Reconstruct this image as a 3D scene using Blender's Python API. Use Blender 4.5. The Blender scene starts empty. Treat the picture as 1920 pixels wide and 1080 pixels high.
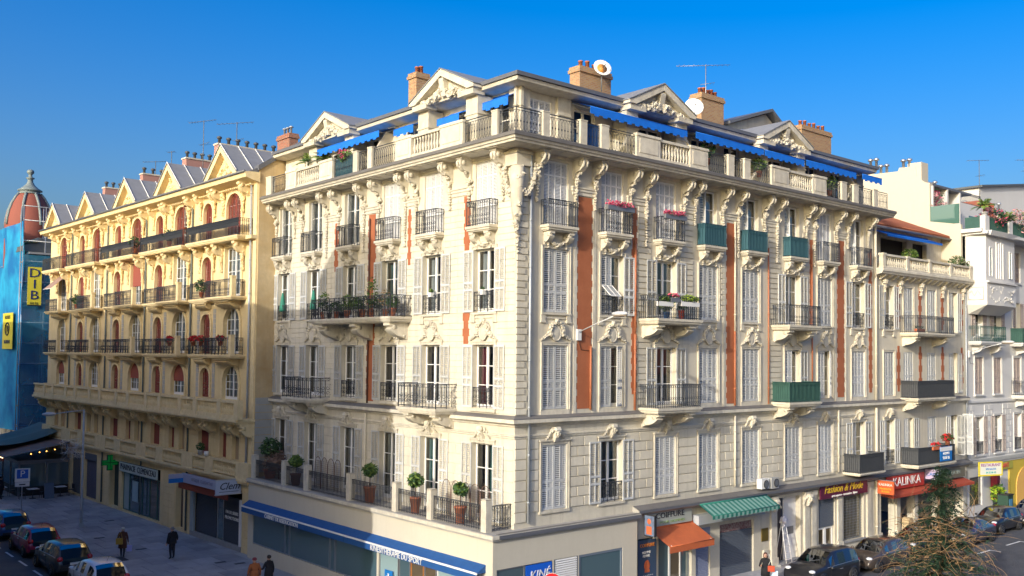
import bpy, bmesh, math, random
from math import sin, cos, pi, radians
from mathutils import Matrix, Vector, Euler, noise
random.seed(7)
SC = bpy.context.scene
COL = SC.collection
# ---------------------------------------------------------------- camera
YAW, PIT, ROL = radians(49.3135), radians(2.2715), radians(0.5742)
cy_, sy_, cp_, sp_ = cos(YAW), sin(YAW), cos(PIT), sin(PIT)
fw = Vector((cy_*cp_, sy_*cp_, sp_)); rt = Vector((sy_, -cy_, 0)); up = rt.cross(fw)
rt2 = rt*cos(ROL)+up*sin(ROL); up2 = -rt*sin(ROL)+up*cos(ROL)
CAMPOS = Vector((-24.930, -28.757, 11.3))
cd = bpy.data.cameras.new('camera'); cam = bpy.data.objects.new('camera', cd); COL.objects.link(cam)
cam.matrix_world = Matrix(((rt2.x, up2.x, -fw.x, CAMPOS.x), (rt2.y, up2.y, -fw.y, CAMPOS.y), (rt2.z, up2.z, -fw.z, CAMPOS.z), (0, 0, 0, 1)))
cd.sensor_width = 36; cd.lens = 33.39; cd.shift_y = 0.02864; cd.clip_end = 3000; cd.clip_start = .1
SC.camera = cam
# ---------------------------------------------------------------- world and sun
SUN = Vector((3.3, 1.0, -1.12)).normalized()
EL = math.asin(-SUN.z); AZ = math.atan2(-SUN.x, -SUN.y)
w = bpy.data.worlds.new("World"); SC.world = w; w.use_nodes = True
nt = w.node_tree; nt.nodes.clear()
sk = nt.nodes.new('ShaderNodeTexSky'); sk.sky_type = 'NISHITA'; sk.sun_disc = False
sk.sun_elevation = EL; sk.sun_rotation = AZ % (2*pi); sk.altitude = 0; sk.air_density = 1.0; sk.dust_density = 6.4; sk.ozone_density = 3.2
hs = nt.nodes.new('ShaderNodeHueSaturation'); hs.inputs['Saturation'].default_value = 1.54; hs.inputs['Value'].default_value = 1.40; hs.inputs['Hue'].default_value = .512
bg = nt.nodes.new('ShaderNodeBackground'); bg.inputs[1].default_value = 0.15
wo = nt.nodes.new('ShaderNodeOutputWorld')
nt.links.new(sk.outputs[0], hs.inputs['Color']); nt.links.new(hs.outputs[0], bg.inputs[0]); nt.links.new(bg.outputs[0], wo.inputs[0])
sl = bpy.data.lights.new('sun', 'SUN'); sl.energy = 2.6; sl.angle = radians(0.5); sl.color = (1.0, .95, .88)
so = bpy.data.objects.new('sun', sl); COL.objects.link(so); so.rotation_euler = SUN.to_track_quat('-Z', 'Y').to_euler(); so.location = (-60, -20, 40)
SC.view_settings.view_transform = 'Standard'; SC.view_settings.look = 'None'; SC.view_settings.gamma = 1; SC.view_settings.use_curve_mapping = False
SC.view_settings.exposure = 0.42
SC.render.engine = 'CYCLES'

# ---------------------------------------------------------------- materials
MATS = {}
def mat(name, col, rough=.8, var=0., vscale=1.5, bump=0., bscale=30., metal=0., streak=0., dirt=None, spec=.5, emit=None, coat=0., ov=0.):
    if name in MATS: return MATS[name]
    m = bpy.data.materials.new(name); m.use_nodes = True; n = m.node_tree; b = n.nodes['Principled BSDF']; L = n.links
    b.inputs['Base Color'].default_value = (*col, 1); b.inputs['Roughness'].default_value = rough; b.inputs['Metallic'].default_value = metal
    b.inputs['Specular IOR Level'].default_value = spec; b.inputs['Coat Weight'].default_value = coat
    tc = n.nodes.new('ShaderNodeNewGeometry')
    last = None
    def noise_n(scale, detail=4, vec=None, rough_=.6):
        t = n.nodes.new('ShaderNodeTexNoise'); t.inputs['Scale'].default_value = scale; t.inputs['Detail'].default_value = detail; t.inputs['Roughness'].default_value = rough_
        L.new(vec if vec is not None else tc.outputs['Position'], t.inputs['Vector']); return t
    if var or streak:
        rgb = n.nodes.new('ShaderNodeRGB'); rgb.outputs[0].default_value = (*col, 1); last = rgb.outputs[0]
        def mul(fac_out, lo, hi, c2, a=.35, c=.7):
            nonlocal last
            mr = n.nodes.new('ShaderNodeMapRange'); mr.inputs[1].default_value = a; mr.inputs[2].default_value = c; mr.inputs[3].default_value = lo; mr.inputs[4].default_value = hi
            L.new(fac_out, mr.inputs[0])
            mx = n.nodes.new('ShaderNodeMix'); mx.data_type = 'RGBA'; mx.blend_type = 'MIX'
            L.new(mr.outputs[0], mx.inputs[0]); L.new(last, mx.inputs[6]); mx.inputs[7].default_value = (*c2, 1); last = mx.outputs[2]
        dk = dirt or tuple(c*.55 for c in col)
        if var:
            mul(noise_n(vscale).outputs[0], 0, var, dk)
            mul(noise_n(vscale*9, 3).outputs[0], 0, var*.6, tuple(c*.7 for c in col))
        if streak:
            mp = n.nodes.new('ShaderNodeMapping'); mp.inputs['Scale'].default_value = (3.2, 3.2, .22); L.new(tc.outputs['Position'], mp.inputs[0])
            mul(noise_n(1.0, 5, mp.outputs[0], .65).outputs[0], 0, streak, dk, .5, .78)
        L.new(last, b.inputs['Base Color'])
    if ov:
        oi = n.nodes.new('ShaderNodeObjectInfo'); mr = n.nodes.new('ShaderNodeMapRange'); mr.inputs[3].default_value = 1-ov; mr.inputs[4].default_value = 1+ov*.35; L.new(oi.outputs['Random'], mr.inputs[0])
        vm = n.nodes.new('ShaderNodeVectorMath'); vm.operation = 'SCALE'; L.new(mr.outputs[0], vm.inputs['Scale'])
        if last is not None: L.new(last, vm.inputs[0])
        else: vm.inputs[0].default_value = col
        L.new(vm.outputs[0], b.inputs['Base Color'])
    if bump:
        nz = noise_n(bscale, 3); bp = n.nodes.new('ShaderNodeBump'); bp.inputs['Strength'].default_value = bump; bp.inputs['Distance'].default_value = .02
        L.new(nz.outputs[0], bp.inputs['Height']); L.new(bp.outputs[0], b.inputs['Normal'])
    if emit: b.inputs['Emission Color'].default_value = (*emit[:3], 1); b.inputs['Emission Strength'].default_value = emit[3]
    MATS[name] = m; return m
cream = mat('cream_stucco', (.69, .635, .51), .85, .35, .7, .4, 18, streak=.6, dirt=(.40, .355, .27), ov=.13)
cream2 = mat('cream_trim', (.71, .655, .53), .8, .5, 2.2, .5, 40, streak=.5, dirt=(.36, .32, .25), ov=.10)
paint_cream = mat('podium_paint', (.60, .55, .44), .75, .15, .9, .1, 8, streak=.22, dirt=(.47, .42, .31))
podium_lt = mat('terrace_stone', (.42, .40, .36), .9, .5, 1.5, .5, 20, dirt=(.18, .17, .15))
terra = mat('terracotta_render', (.41, .135, .058), .85, .6, 1.5, .35, 20, streak=.45, dirt=(.30, .085, .03))
yel = mat('yellow_stucco', (.80, .64, .35), .85, .3, .8, .35, 18, streak=.3, dirt=(.46, .31, .12))
yel2 = mat('yellow_trim', (.82, .66, .37), .85, .3, 3, .4, 30, streak=.2, dirt=(.44, .30, .12))
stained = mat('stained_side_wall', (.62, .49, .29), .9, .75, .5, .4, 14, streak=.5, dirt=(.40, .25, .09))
ashlar = mat('grey_ashlar', (.50, .48, .44), .9, .4, 3, .6, 25, dirt=(.28, .26, .24))
shut = mat('grey_white_shutter_paint', (.62, .63, .62), .6, .3, 2, dirt=(.40, .39, .37), streak=.2, ov=.22)
shut_pink = mat('brown_shutter_paint', (.40, .33, .30), .6, .15, 2)
redwood = mat('red_brown_shutter_paint', (.24, .05, .035), .6, .2, 2)
white = mat('white_paint', (.78, .77, .74), .5, .08, 3)
offwhite = mat('blind_white', (.70, .70, .70), .6, .1, 2)
whitewall = mat('white_stucco', (.62, .61, .585), .85, .18, .6, .3, 14, streak=.25, dirt=(.52, .49, .45))
creamwall = mat('pale_party_wall', (.60, .54, .42), .85, .22, .5, .3, 10, streak=.45, dirt=(.50, .46, .38))
iron = mat('black_wrought_iron', (.035, .04, .05), .5, spec=.5)
iron_g = mat('grey_iron', (.12, .13, .14), .5)
teal = mat('teal_screen', (.03, .10, .13), .7, .2, 3)
green_s = mat('green_screen', (.03, .095, .08), .7, .45, 4)
reed = mat('dark_reed_screen', (.075, .08, .09), .8, .7, 9)
zinc = mat('zinc_roof', (.27, .275, .285), .6, .4, 2, metal=.1, dirt=(.17, .17, .17))
zinc_d = mat('dark_gutter', (.13, .135, .15), .5, .2, 3)
pipe_m = mat('galvanised_pipe', (.42, .45, .48), .45, .2, 5, metal=.3)
pipe_c = mat('cream_pipe', (.66, .60, .47), .6)
pipe_t = mat('orange_pipe', (.40, .14, .065), .6)
blue_a = mat('blue_awning_canvas', (.004, .17, .74), .7, .4, 2.5)
blue_d = mat('navy_awning_canvas', (.015, .09, .28), .7, .15, 3)
orange_a = mat('orange_awning_canvas', (.58, .14, .045), .75, .4, 2)
green_a = mat('green_awning_stripe', (.02, .17, .13), .7)
tile = mat('roof_tile', (.36, .12, .06), .85, .5, 4, .6, 20)
red_pot = mat('terracotta_pot', (.42, .14, .07), .8, .2, 6)
steel = mat('brushed_steel', (.55, .56, .58), .35, metal=.8)
alu = mat('dark_aluminium', (.20, .21, .23), .4, metal=.3)
rollgrey = mat('grey_roller_shutter', (.13, .15, .18), .5, .15, 4, metal=.2)
rollblue = mat('blue_grey_shutter', (.22, .25, .36), .5, .1, 4)
asphalt = mat('asphalt', (.095, .097, .105), .85, .4, .8, .5, 60, dirt=(.03, .03, .032))
paving = mat('paving_stone', (.44, .44, .45), .8, .75, .5, .3, 30, dirt=(.19, .19, .21), ov=.22)
paving2 = mat('paving_joint', (.15, .15, .16), .9, .3, 2)
kerb_m = mat('kerb_stone', (.30, .30, .30), .85, .3, 3)
linewhite = mat('road_marking_paint', (.72, .72, .70), .7, .35, 6, dirt=(.3, .3, .3))
rubber = mat('rubber', (.015, .015, .016), .8)
black = mat('black_plastic', (.02, .02, .022), .5)
darkroom = mat('painted_room_dark', (.045, .04, .036), .9, .5, .8)  # darkness of unlit rooms put into the colour of the backing
curt = mat('curtain_fabric', (.55, .55, .56), .9, .15, 6)
curt_t = mat('teal_curtain', (.10, .24, .24), .9, .15, 6)
curt_r = mat('wine_curtain', (.22, .03, .04), .9, .15, 6)
skin_m = mat('skin', (.48, .28, .20), .6)
skyblue_net = None
leaf = mat('leaf_green', (.055, .13, .025), .6, .5, 5, dirt=(.02, .05, .012))
leaf_y = mat('leaf_light', (.16, .24, .04), .6, .4, 5)
leaf_d = mat('leaf_dark', (.03, .075, .03), .6, .4, 5)
conif = mat('conifer_needles', (.025, .06, .028), .7, .5, 3)
twig = mat('tan_twig', (.34, .21, .10), .8, .5, 5)
bark = mat('bark', (.16, .11, .07), .9, .4, 6)
pink_f = mat('pink_flower', (.55, .08, .16), .7)
red_f = mat('red_flower', (.55, .015, .02), .7)
slate = mat('slate', (.10, .11, .12), .6, .3, 4)
domered = mat('dome_red_render', (.26, .075, .05), .8, .35, 1.2, dirt=(.22, .06, .045))
lead = mat('lead_grey', (.19, .23, .23), .6, .3, 3)
scaf = mat('scaffold_tube', (.35, .36, .38), .4, metal=.6)
def bricks(name, c1, c2, mo, rz=0):
    m = bpy.data.materials.new(name); m.use_nodes = True; n = m.node_tree; b = n.nodes['Principled BSDF']
    tc = n.nodes.new('ShaderNodeTexCoord'); sp = n.nodes.new('ShaderNodeSeparateXYZ'); cb = n.nodes.new('ShaderNodeCombineXYZ'); ad = n.nodes.new('ShaderNodeMath'); ad.operation = 'ADD'
    n.links.new(tc.outputs['Object'], sp.inputs[0]); n.links.new(sp.outputs[0], ad.inputs[0]); n.links.new(sp.outputs[1], ad.inputs[1]); n.links.new(ad.outputs[0], cb.inputs[0]); n.links.new(sp.outputs[2], cb.inputs[1])
    t = n.nodes.new('ShaderNodeTexBrick'); t.inputs['Scale'].default_value = 1; t.inputs['Brick Width'].default_value = .26; t.inputs['Row Height'].default_value = .085; t.inputs['Mortar Size'].default_value = .009
    t.inputs['Color1'].default_value = (*c1, 1); t.inputs['Color2'].default_value = (*c2, 1); t.inputs['Mortar'].default_value = (*mo, 1); t.inputs['Bias'].default_value = -.2
    n.links.new(cb.outputs[0], t.inputs[0]); n.links.new(t.outputs[0], b.inputs['Base Color']); b.inputs['Roughness'].default_value = .9
    bp = n.nodes.new('ShaderNodeBump'); bp.inputs['Distance'].default_value = .02; bp.inputs['Strength'].default_value = .6; bp.invert = True; n.links.new(t.outputs[1], bp.inputs['Height']); n.links.new(bp.outputs[0], b.inputs['Normal'])
    MATS[name] = m; return m
brick_y = bricks('yellow_brick', (.42, .25, .11), (.33, .15, .07), (.34, .30, .24))
brick_r = bricks('red_brick', (.33, .11, .06), (.26, .13, .08), (.30, .26, .22))
def glassmat(name, tint=(.55, .6, .62), refl=.35, opaque=None, gc=.9):
    m = bpy.data.materials.new(name); m.use_nodes = True; n = m.node_tree; n.nodes.clear()
    o = n.nodes.new('ShaderNodeOutputMaterial'); mx = n.nodes.new('ShaderNodeMixShader'); g = n.nodes.new('ShaderNodeBsdfGlossy'); g.inputs['Roughness'].default_value = .03
    g.inputs['Color'].default_value = (gc, gc, gc, 1)
    if opaque: t = n.nodes.new('ShaderNodeBsdfDiffuse'); t.inputs[0].default_value = (*opaque, 1)
    else: t = n.nodes.new('ShaderNodeBsdfTransparent'); t.inputs[0].default_value = (*tint, 1)
    lw = n.nodes.new('ShaderNodeFresnel'); lw.inputs[0].default_value = 1.5
    mr = n.nodes.new('ShaderNodeMapRange'); mr.inputs[1].default_value = 0; mr.inputs[2].default_value = 1; mr.inputs[3].default_value = refl*.35; mr.inputs[4].default_value = 1
    nz = n.nodes.new('ShaderNodeTexNoise'); nz.inputs['Scale'].default_value = 1.1; gm = n.nodes.new('ShaderNodeNewGeometry'); bp = n.nodes.new('ShaderNodeBump'); bp.inputs['Strength'].default_value = .15; bp.inputs['Distance'].default_value = .02
    n.links.new(gm.outputs['Position'], nz.inputs['Vector']); n.links.new(nz.outputs[0], bp.inputs['Height']); n.links.new(bp.outputs[0], g.inputs['Normal'])
    n.links.new(lw.outputs[0], mr.inputs[0]); n.links.new(mr.outputs[0], mx.inputs[0]); n.links.new(t.outputs[0], mx.inputs[1]); n.links.new(g.outputs[0], mx.inputs[2]); n.links.new(mx.outputs[0], o.inputs[0])
    MATS[name] = m; return m
glass = glassmat('window_glass')
glass_shop = glassmat('shop_glass', refl=.5, opaque=(.07, .12, .14))
glass_car = glassmat('car_glass', refl=.06, opaque=(.012, .014, .016), gc=.38)
def netmat(name, col, alpha):
    m = bpy.data.materials.new(name); m.use_nodes = True; n = m.node_tree; b = n.nodes['Principled BSDF']; b.inputs['Roughness'].default_value = .7
    g = n.nodes.new('ShaderNodeNewGeometry'); nz = n.nodes.new('ShaderNodeTexNoise'); nz.inputs['Scale'].default_value = .45; nz.inputs['Detail'].default_value = 5; n.links.new(g.outputs['Position'], nz.inputs['Vector'])
    r = n.nodes.new('ShaderNodeValToRGB'); r.color_ramp.elements[0].position = .35; r.color_ramp.elements[1].position = .68
    r.color_ramp.elements[0].color = (col[0]*.5, col[1]*.6, col[2]*.75, 1); r.color_ramp.elements[1].color = (col[0]*2.2, col[1]*1.5, min(1, col[2]*1.15), 1)
    n.links.new(nz.outputs[0], r.inputs[0]); n.links.new(r.outputs[0], b.inputs['Base Color'])
    tr = n.nodes.new('ShaderNodeBsdfTransparent'); tl = n.nodes.new('ShaderNodeBsdfTranslucent'); n.links.new(r.outputs[0], tl.inputs[0]); m1 = n.nodes.new('ShaderNodeMixShader'); m1.inputs[0].default_value = .35; m2 = n.nodes.new('ShaderNodeMixShader'); m2.inputs[0].default_value = alpha
    o = n.nodes['Material Output']; n.links.new(b.outputs[0], m1.inputs[1]); n.links.new(tl.outputs[0], m1.inputs[2]); n.links.new(tr.outputs[0], m2.inputs[1]); n.links.new(m1.outputs[0], m2.inputs[2]); n.links.new(m2.outputs[0], o.inputs[0])
    MATS[name] = m; return m
netblue = netmat('blue_scaffold_netting', (.015, .34, .74), .9)
netblue2 = netmat('thin_shaded_netting', (.03, .22, .42), .58)  # thinner netting, with the shade of its face put into the darker colour

# ---------------------------------------------------------------- mesh builder
class MB:
    def __init__(s): s.v = []; s.f = []; s.m = []; s.mats = []; s.sm = []
    def mi(s, m):
        if m not in s.mats: s.mats.append(m)
        return s.mats.index(m)
    def add(s, vs, fs, m, smooth=False, M=None):
        o = len(s.v); s.v += [tuple(M @ Vector(p)) for p in vs] if M is not None else [tuple(p) for p in vs]
        k = s.mi(m)
        for f in fs: s.f.append([i+o for i in f]); s.m.append(k); s.sm.append(smooth)
        return s
    def box(s, x0, x1, y0, y1, z0, z1, m, M=None):
        vs = [(x0, y0, z0), (x1, y0, z0), (x1, y1, z0), (x0, y1, z0), (x0, y0, z1), (x1, y0, z1), (x1, y1, z1), (x0, y1, z1)]
        return s.add(vs, [(0, 3, 2, 1), (4, 5, 6, 7), (0, 1, 5, 4), (1, 2, 6, 5), (2, 3, 7, 6), (3, 0, 4, 7)], m, False, M)
    def taper(s, x0, x1, y0, y1, z0, z1, e, m, M=None):
        vs = [(x0, y0, z0), (x1, y0, z0), (x1, y1, z0), (x0, y1, z0), (x0-e, y0-e, z1), (x1+e, y0-e, z1), (x1+e, y1+e, z1), (x0-e, y1+e, z1)]
        return s.add(vs, [(0, 3, 2, 1), (4, 5, 6, 7), (0, 1, 5, 4), (1, 2, 6, 5), (2, 3, 7, 6), (3, 0, 4, 7)], m, False, M)
    def extr(s, poly, axis, a, b, m, M=None, smooth=False):
        # poly in the two other axes; axis 'x': (y,z); 'y': (x,z); 'z': (x,y)
        def P(p, t): return (t, p[0], p[1]) if axis == 'x' else ((p[0], t, p[1]) if axis == 'y' else (p[0], p[1], t))
        n = len(poly); vs = [P(p, a) for p in poly]+[P(p, b) for p in poly]
        fs = [(i, (i+1) % n, n+(i+1) % n, n+i) for i in range(n)]+[tuple(range(n))[::-1], tuple(range(n, 2*n))]
        return s.add(vs, fs, m, smooth, M)
    def tube(s, pts, r, m, n=5, M=None, closed=False, smooth=True):
        pts = [Vector(p) for p in pts]; N = len(pts); vs = []; fs = []
        rr = r if isinstance(r, (list, tuple)) else [r]*N
        prev = None
        for i, p in enumerate(pts):
            if closed: t = pts[(i+1) % N]-pts[i-1]
            else: t = pts[min(i+1, N-1)]-pts[max(i-1, 0)]
            if t.length < 1e-9: t = Vector((0, 0, 1))
            t.normalize()
            a = prev if prev is not None else (Vector((0, 0, 1)) if abs(t.z) < .9 else Vector((1, 0, 0)))
            a = (a - t*a.dot(t))
            if a.length < 1e-6: a = t.orthogonal()
            a.normalize(); b = t.cross(a); prev = a
            for k in range(n):
                an = 2*pi*k/n; vs.append(p+a*cos(an)*rr[i]+b*sin(an)*rr[i])
        for i in range(N if closed else N-1):
            j = (i+1) % N
            for k in range(n): fs.append((i*n+k, i*n+(k+1) % n, j*n+(k+1) % n, j*n+k))
        if not closed: fs += [tuple(range(n))[::-1], tuple((N-1)*n+k for k in range(n))]
        return s.add(vs, fs, m, smooth, M)
    def lathe(s, prof, m, n=12, M=None, smooth=True, a0=0, a1=2*pi, cx=0, cy=0):
        full = abs(a1-a0-2*pi) < 1e-6; K = n if full else n+1; vs = []; fs = []
        for r, z in prof:
            for k in range(K): an = a0+(a1-a0)*k/n; vs.append((cx+r*cos(an), cy+r*sin(an), z))
        for i in range(len(prof)-1):
            for k in range(n): k2 = (k+1) % K; fs.append((i*K+k, i*K+k2, (i+1)*K+k2, (i+1)*K+k))
        if full: fs += [tuple(range(K))[::-1], tuple((len(prof)-1)*K+k for k in range(K))]
        return s.add(vs, fs, m, smooth, M)
    def blob(s, c, r, m, sub=1, jit=.15, sc=(1, 1, 1), smooth=None, M=None):
        if smooth is None: smooth = sub != 1
        if not smooth: jit *= 1.5
        vs, fs = ICO[sub]; rs = random.uniform(0, 100)
        out = []
        for v in vs:
            k = 1+jit*(noise.noise(Vector(v)*1.7+Vector((rs, 0, 0)))*2)
            out.append((c[0]+v[0]*r*k*sc[0], c[1]+v[1]*r*k*sc[1], c[2]+v[2]*r*k*sc[2]))
        return s.add(out, fs, m, smooth, M)
    def quad(s, a, b, c, d, m): return s.add([a, b, c, d], [(0, 1, 2, 3)], m)
    def mesh(s, name):
        me = bpy.data.meshes.new(name); me.from_pydata(s.v, [], s.f)
        for m in s.mats: me.materials.append(m)
        me.polygons.foreach_set('material_index', s.m); me.polygons.foreach_set('use_smooth', s.sm); me.update()
        return me
ICO = {}
for sub in (0, 1, 2):
    bm = bmesh.new(); bmesh.ops.create_icosphere(bm, subdivisions=sub+1 if sub else 1, radius=1)
    ICO[sub] = ([tuple(v.co) for v in bm.verts], [tuple(v.index for v in f.verts) for f in bm.faces]); bm.free()
bm = bmesh.new(); bmesh.ops.create_icosphere(bm, subdivisions=2, radius=1); ICO[1] = ([tuple(v.co) for v in bm.verts], [tuple(v.index for v in f.verts) for f in bm.faces]); bm.free()

# ---------------------------------------------------------------- objects
WM = {}
def put(name, me, parent=None, loc=(0, 0, 0), rz=0., M=None, label=None, cat=None, group=None, kind=None, scale=None):
    if isinstance(me, MB): me = me.mesh(name)
    o = bpy.data.objects.new(name, me); COL.objects.link(o)
    W = M if M is not None else Matrix.Translation(loc) @ Matrix.Rotation(rz, 4, 'Z')
    if scale: W = W @ Matrix.Diagonal((*scale, 1))
    WM[o.name] = W
    if parent is not None: o.parent = parent; o.matrix_basis = WM[parent.name].inverted() @ W
    else: o.matrix_basis = W
    if label: o['label'] = label
    if cat: o['category'] = cat
    if group: o['group'] = group
    if kind: o['kind'] = kind
    return o
def thing(name, label, cat, loc=(0, 0, 0), rz=0., group=None): return put(name, None, None, loc, rz, None, label, cat, group)
class Fr:
    """facade frame: s to the right seen from outside, d into the wall, z up"""
    def __init__(s, ox, oy, r, parent): s.ox, s.oy, s.r, s.p = ox, oy, r, parent
    def M(s, ss, d=0, z=0, rz=0.): 
        x = s.ox+ss*cos(s.r)-d*sin(s.r); y = s.oy+ss*sin(s.r)+d*cos(s.r)
        return Matrix.Translation((x, y, z)) @ Matrix.Rotation(s.r+rz, 4, 'Z')
    def put(s, name, me, ss=0, d=0, z=0, parent=None, rz=0., mirror=False, **k):
        M = s.M(ss, d, z, rz)
        if mirror: M = M @ Matrix.Diagonal((-1, 1, 1, 1))
        return put(name, me, parent if parent is not None else s.p, M=M, **k)
CACHE = {}
def cached(key, fn):
    if key not in CACHE: CACHE[key] = fn()
    return CACHE[key]
def wall(s0, s1, z0, z1, holes, m, reveal=.3, rm=None):
    b = MB(); rm = rm or m
    S = sorted(set([s0, s1]+[h[0] for h in holes]+[h[1] for h in holes])); Z = sorted(set([z0, z1]+[h[2] for h in holes]+[h[3] for h in holes]))
    S = [x for x in S if s0-1e-6 <= x <= s1+1e-6]; Z = [x for x in Z if z0-1e-6 <= x <= z1+1e-6]
    for i in range(len(S)-1):
        for j in range(len(Z)-1):
            c = ((S[i]+S[i+1])/2, (Z[j]+Z[j+1])/2)
            if any(h[0] < c[0] < h[1] and h[2] < c[1] < h[3] for h in holes): continue
            b.quad((S[i], 0, Z[j]), (S[i+1], 0, Z[j]), (S[i+1], 0, Z[j+1]), (S[i], 0, Z[j+1]), m)
    for h in holes:
        a, c, e, f = h[:4]
        R = reveal if len(h) < 5 else h[4]
        b.quad((a, 0, e), (a, R, e), (c, R, e), (c, 0, e), rm); b.quad((a, 0, f), (c, 0, f), (c, R, f), (a, R, f), rm)
        b.quad((a, 0, e), (a, 0, f), (a, R, f), (a, R, e), rm); b.quad((c, 0, e), (c, R, e), (c, R, f), (c, 0, f), rm)
    return b
def fontmesh(txt, size, m, extr=.012, shear=0., align='CENTER', sx=1.):
    cu = bpy.data.curves.new('t', 'FONT'); cu.body = txt; cu.size = size; cu.extrude = extr; cu.align_x = align; cu.align_y = 'CENTER'; cu.shear = shear; cu.resolution_u = 2
    o = bpy.data.objects.new('t', cu); COL.objects.link(o); dg = bpy.context.evaluated_depsgraph_get()
    me = bpy.data.meshes.new_from_object(o.evaluated_get(dg)); bpy.data.objects.remove(o); bpy.data.curves.remove(cu)
    me.transform(Matrix.Diagonal((sx, 1, 1, 1))); me.transform(Matrix.Rotation(pi/2, 4, 'X'))
    me.materials.clear(); me.materials.append(m); return me
# ================================================================ element library (local: x right, y into wall, z up)
def leaf_mesh(w, H, m=None, rows=(.30, .42, 1.0), slat=.08):
    m = m or shut
    def f():
        b = MB(); t = .035; st = .055
        b.box(-w/2, -w/2+st, -t/2, t/2, 0, H, m); b.box(w/2-st, w/2, -t/2, t/2, 0, H, m); b.box(-.022, .022, -t/2, t/2, 0, H, m)
        zs = [0]+[r*H for r in rows]
        for z in zs[:-1]: b.box(-w/2+st, w/2-st, -t/2+.002, t/2-.002, z, z+.085, m)
        b.box(-w/2+st, w/2-st, -t/2+.002, t/2-.002, H-.07, H, m)
        for i in range(len(zs)-1):
            z = zs[i]+.1
            while z < zs[i+1]-.04:
                for a, c in ((-w/2+st, -.022), (.022, w/2-st)):
                    b.add([(a, -.018, z), (c, -.018, z), (c, .016, z+slat*.56), (a, .016, z+slat*.56)], [(0, 1, 2, 3)], m)
                z += slat
        return b.mesh('shutter')
    return cached(('leaf', round(w, 3), round(H, 3), m.name, rows), f)
def sash_mesh(w, H, rows=3, cols=1, m=None, arch=False):
    m = m or white
    def f():
        b = MB(); t = .05
        b.box(-w/2, -w/2+.07, 0, t, 0, H, m); b.box(w/2-.07, w/2, 0, t, 0, H, m); b.box(-w/2+.07, w/2-.07, 0, t, H-.08, H, m); b.box(-w/2+.07, w/2-.07, 0, t, 0, .16, m)
        b.box(-.06, .06, -.012, t+.01, .16, H-.08, m)
        for i in range(1, rows): z = .16+(H-.24)*i/rows; b.box(-w/2+.07, -.06, .01, .04, z-.018, z+.018, m); b.box(.06, w/2-.07, .01, .04, z-.018, z+.018, m)
        for k in range(1, cols):
            for sg in (-1, 1): x = sg*(.06+(w/2-.13)*k/cols); b.box(x-.015, x+.015, .008, .042, .16, H-.08, m)
        return b.mesh('window')
    return cached(('sash', w, H, rows, cols, m.name), f)
def pane_mesh(w, H): return cached(('pane', w, H), lambda: MB().quad((-w/2, 0, 0), (w/2, 0, 0), (w/2, 0, H), (-w/2, 0, H), glass).mesh('pane'))
def curtain_mesh(w, H, m):
    def f():
        b = MB(); n = 16; vs = []; 
        for i in range(n+1): x = -w/2+w*i/n; y = .03*sin(i*2.3)+.02*sin(i*5.1); vs += [(x, y, 0), (x*(.96), y*.6, H)]
        b.add(vs, [(2*i, 2*i+2, 2*i+3, 2*i+1) for i in range(n)], m, True); return b.mesh('curtain')
    return cached(('curt', w, H, m.name), f)
def blind_mesh(w, H):
    def f():
        b = MB(); m = offwhite; t = .04
        for x in [-w/2+w*i/4 for i in range(5)]: b.box(x-.02, x+.02, -t/2, t/2, 0, H, white)
        for z in (0, H*.3, H*.76, H-.06): b.box(-w/2, w/2, -t/2+.003, t/2-.003, z, z+.06, white)
        z = .07
        while z < H-.07: b.add([(-w/2, -.012, z), (w/2, -.012, z), (w/2, .012, z+.045), (-w/2, .012, z+.045)], [(0, 1, 2, 3)], m); z += .06
        return b.mesh('blind')
    return cached(('blind', w, H), f)
def arc(cx, cz, r, a0, a1, n, y=0): return [(cx+r*cos(a0+(a1-a0)*i/n), y, cz+r*sin(a0+(a1-a0)*i/n)) for i in range(n+1)]
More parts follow.
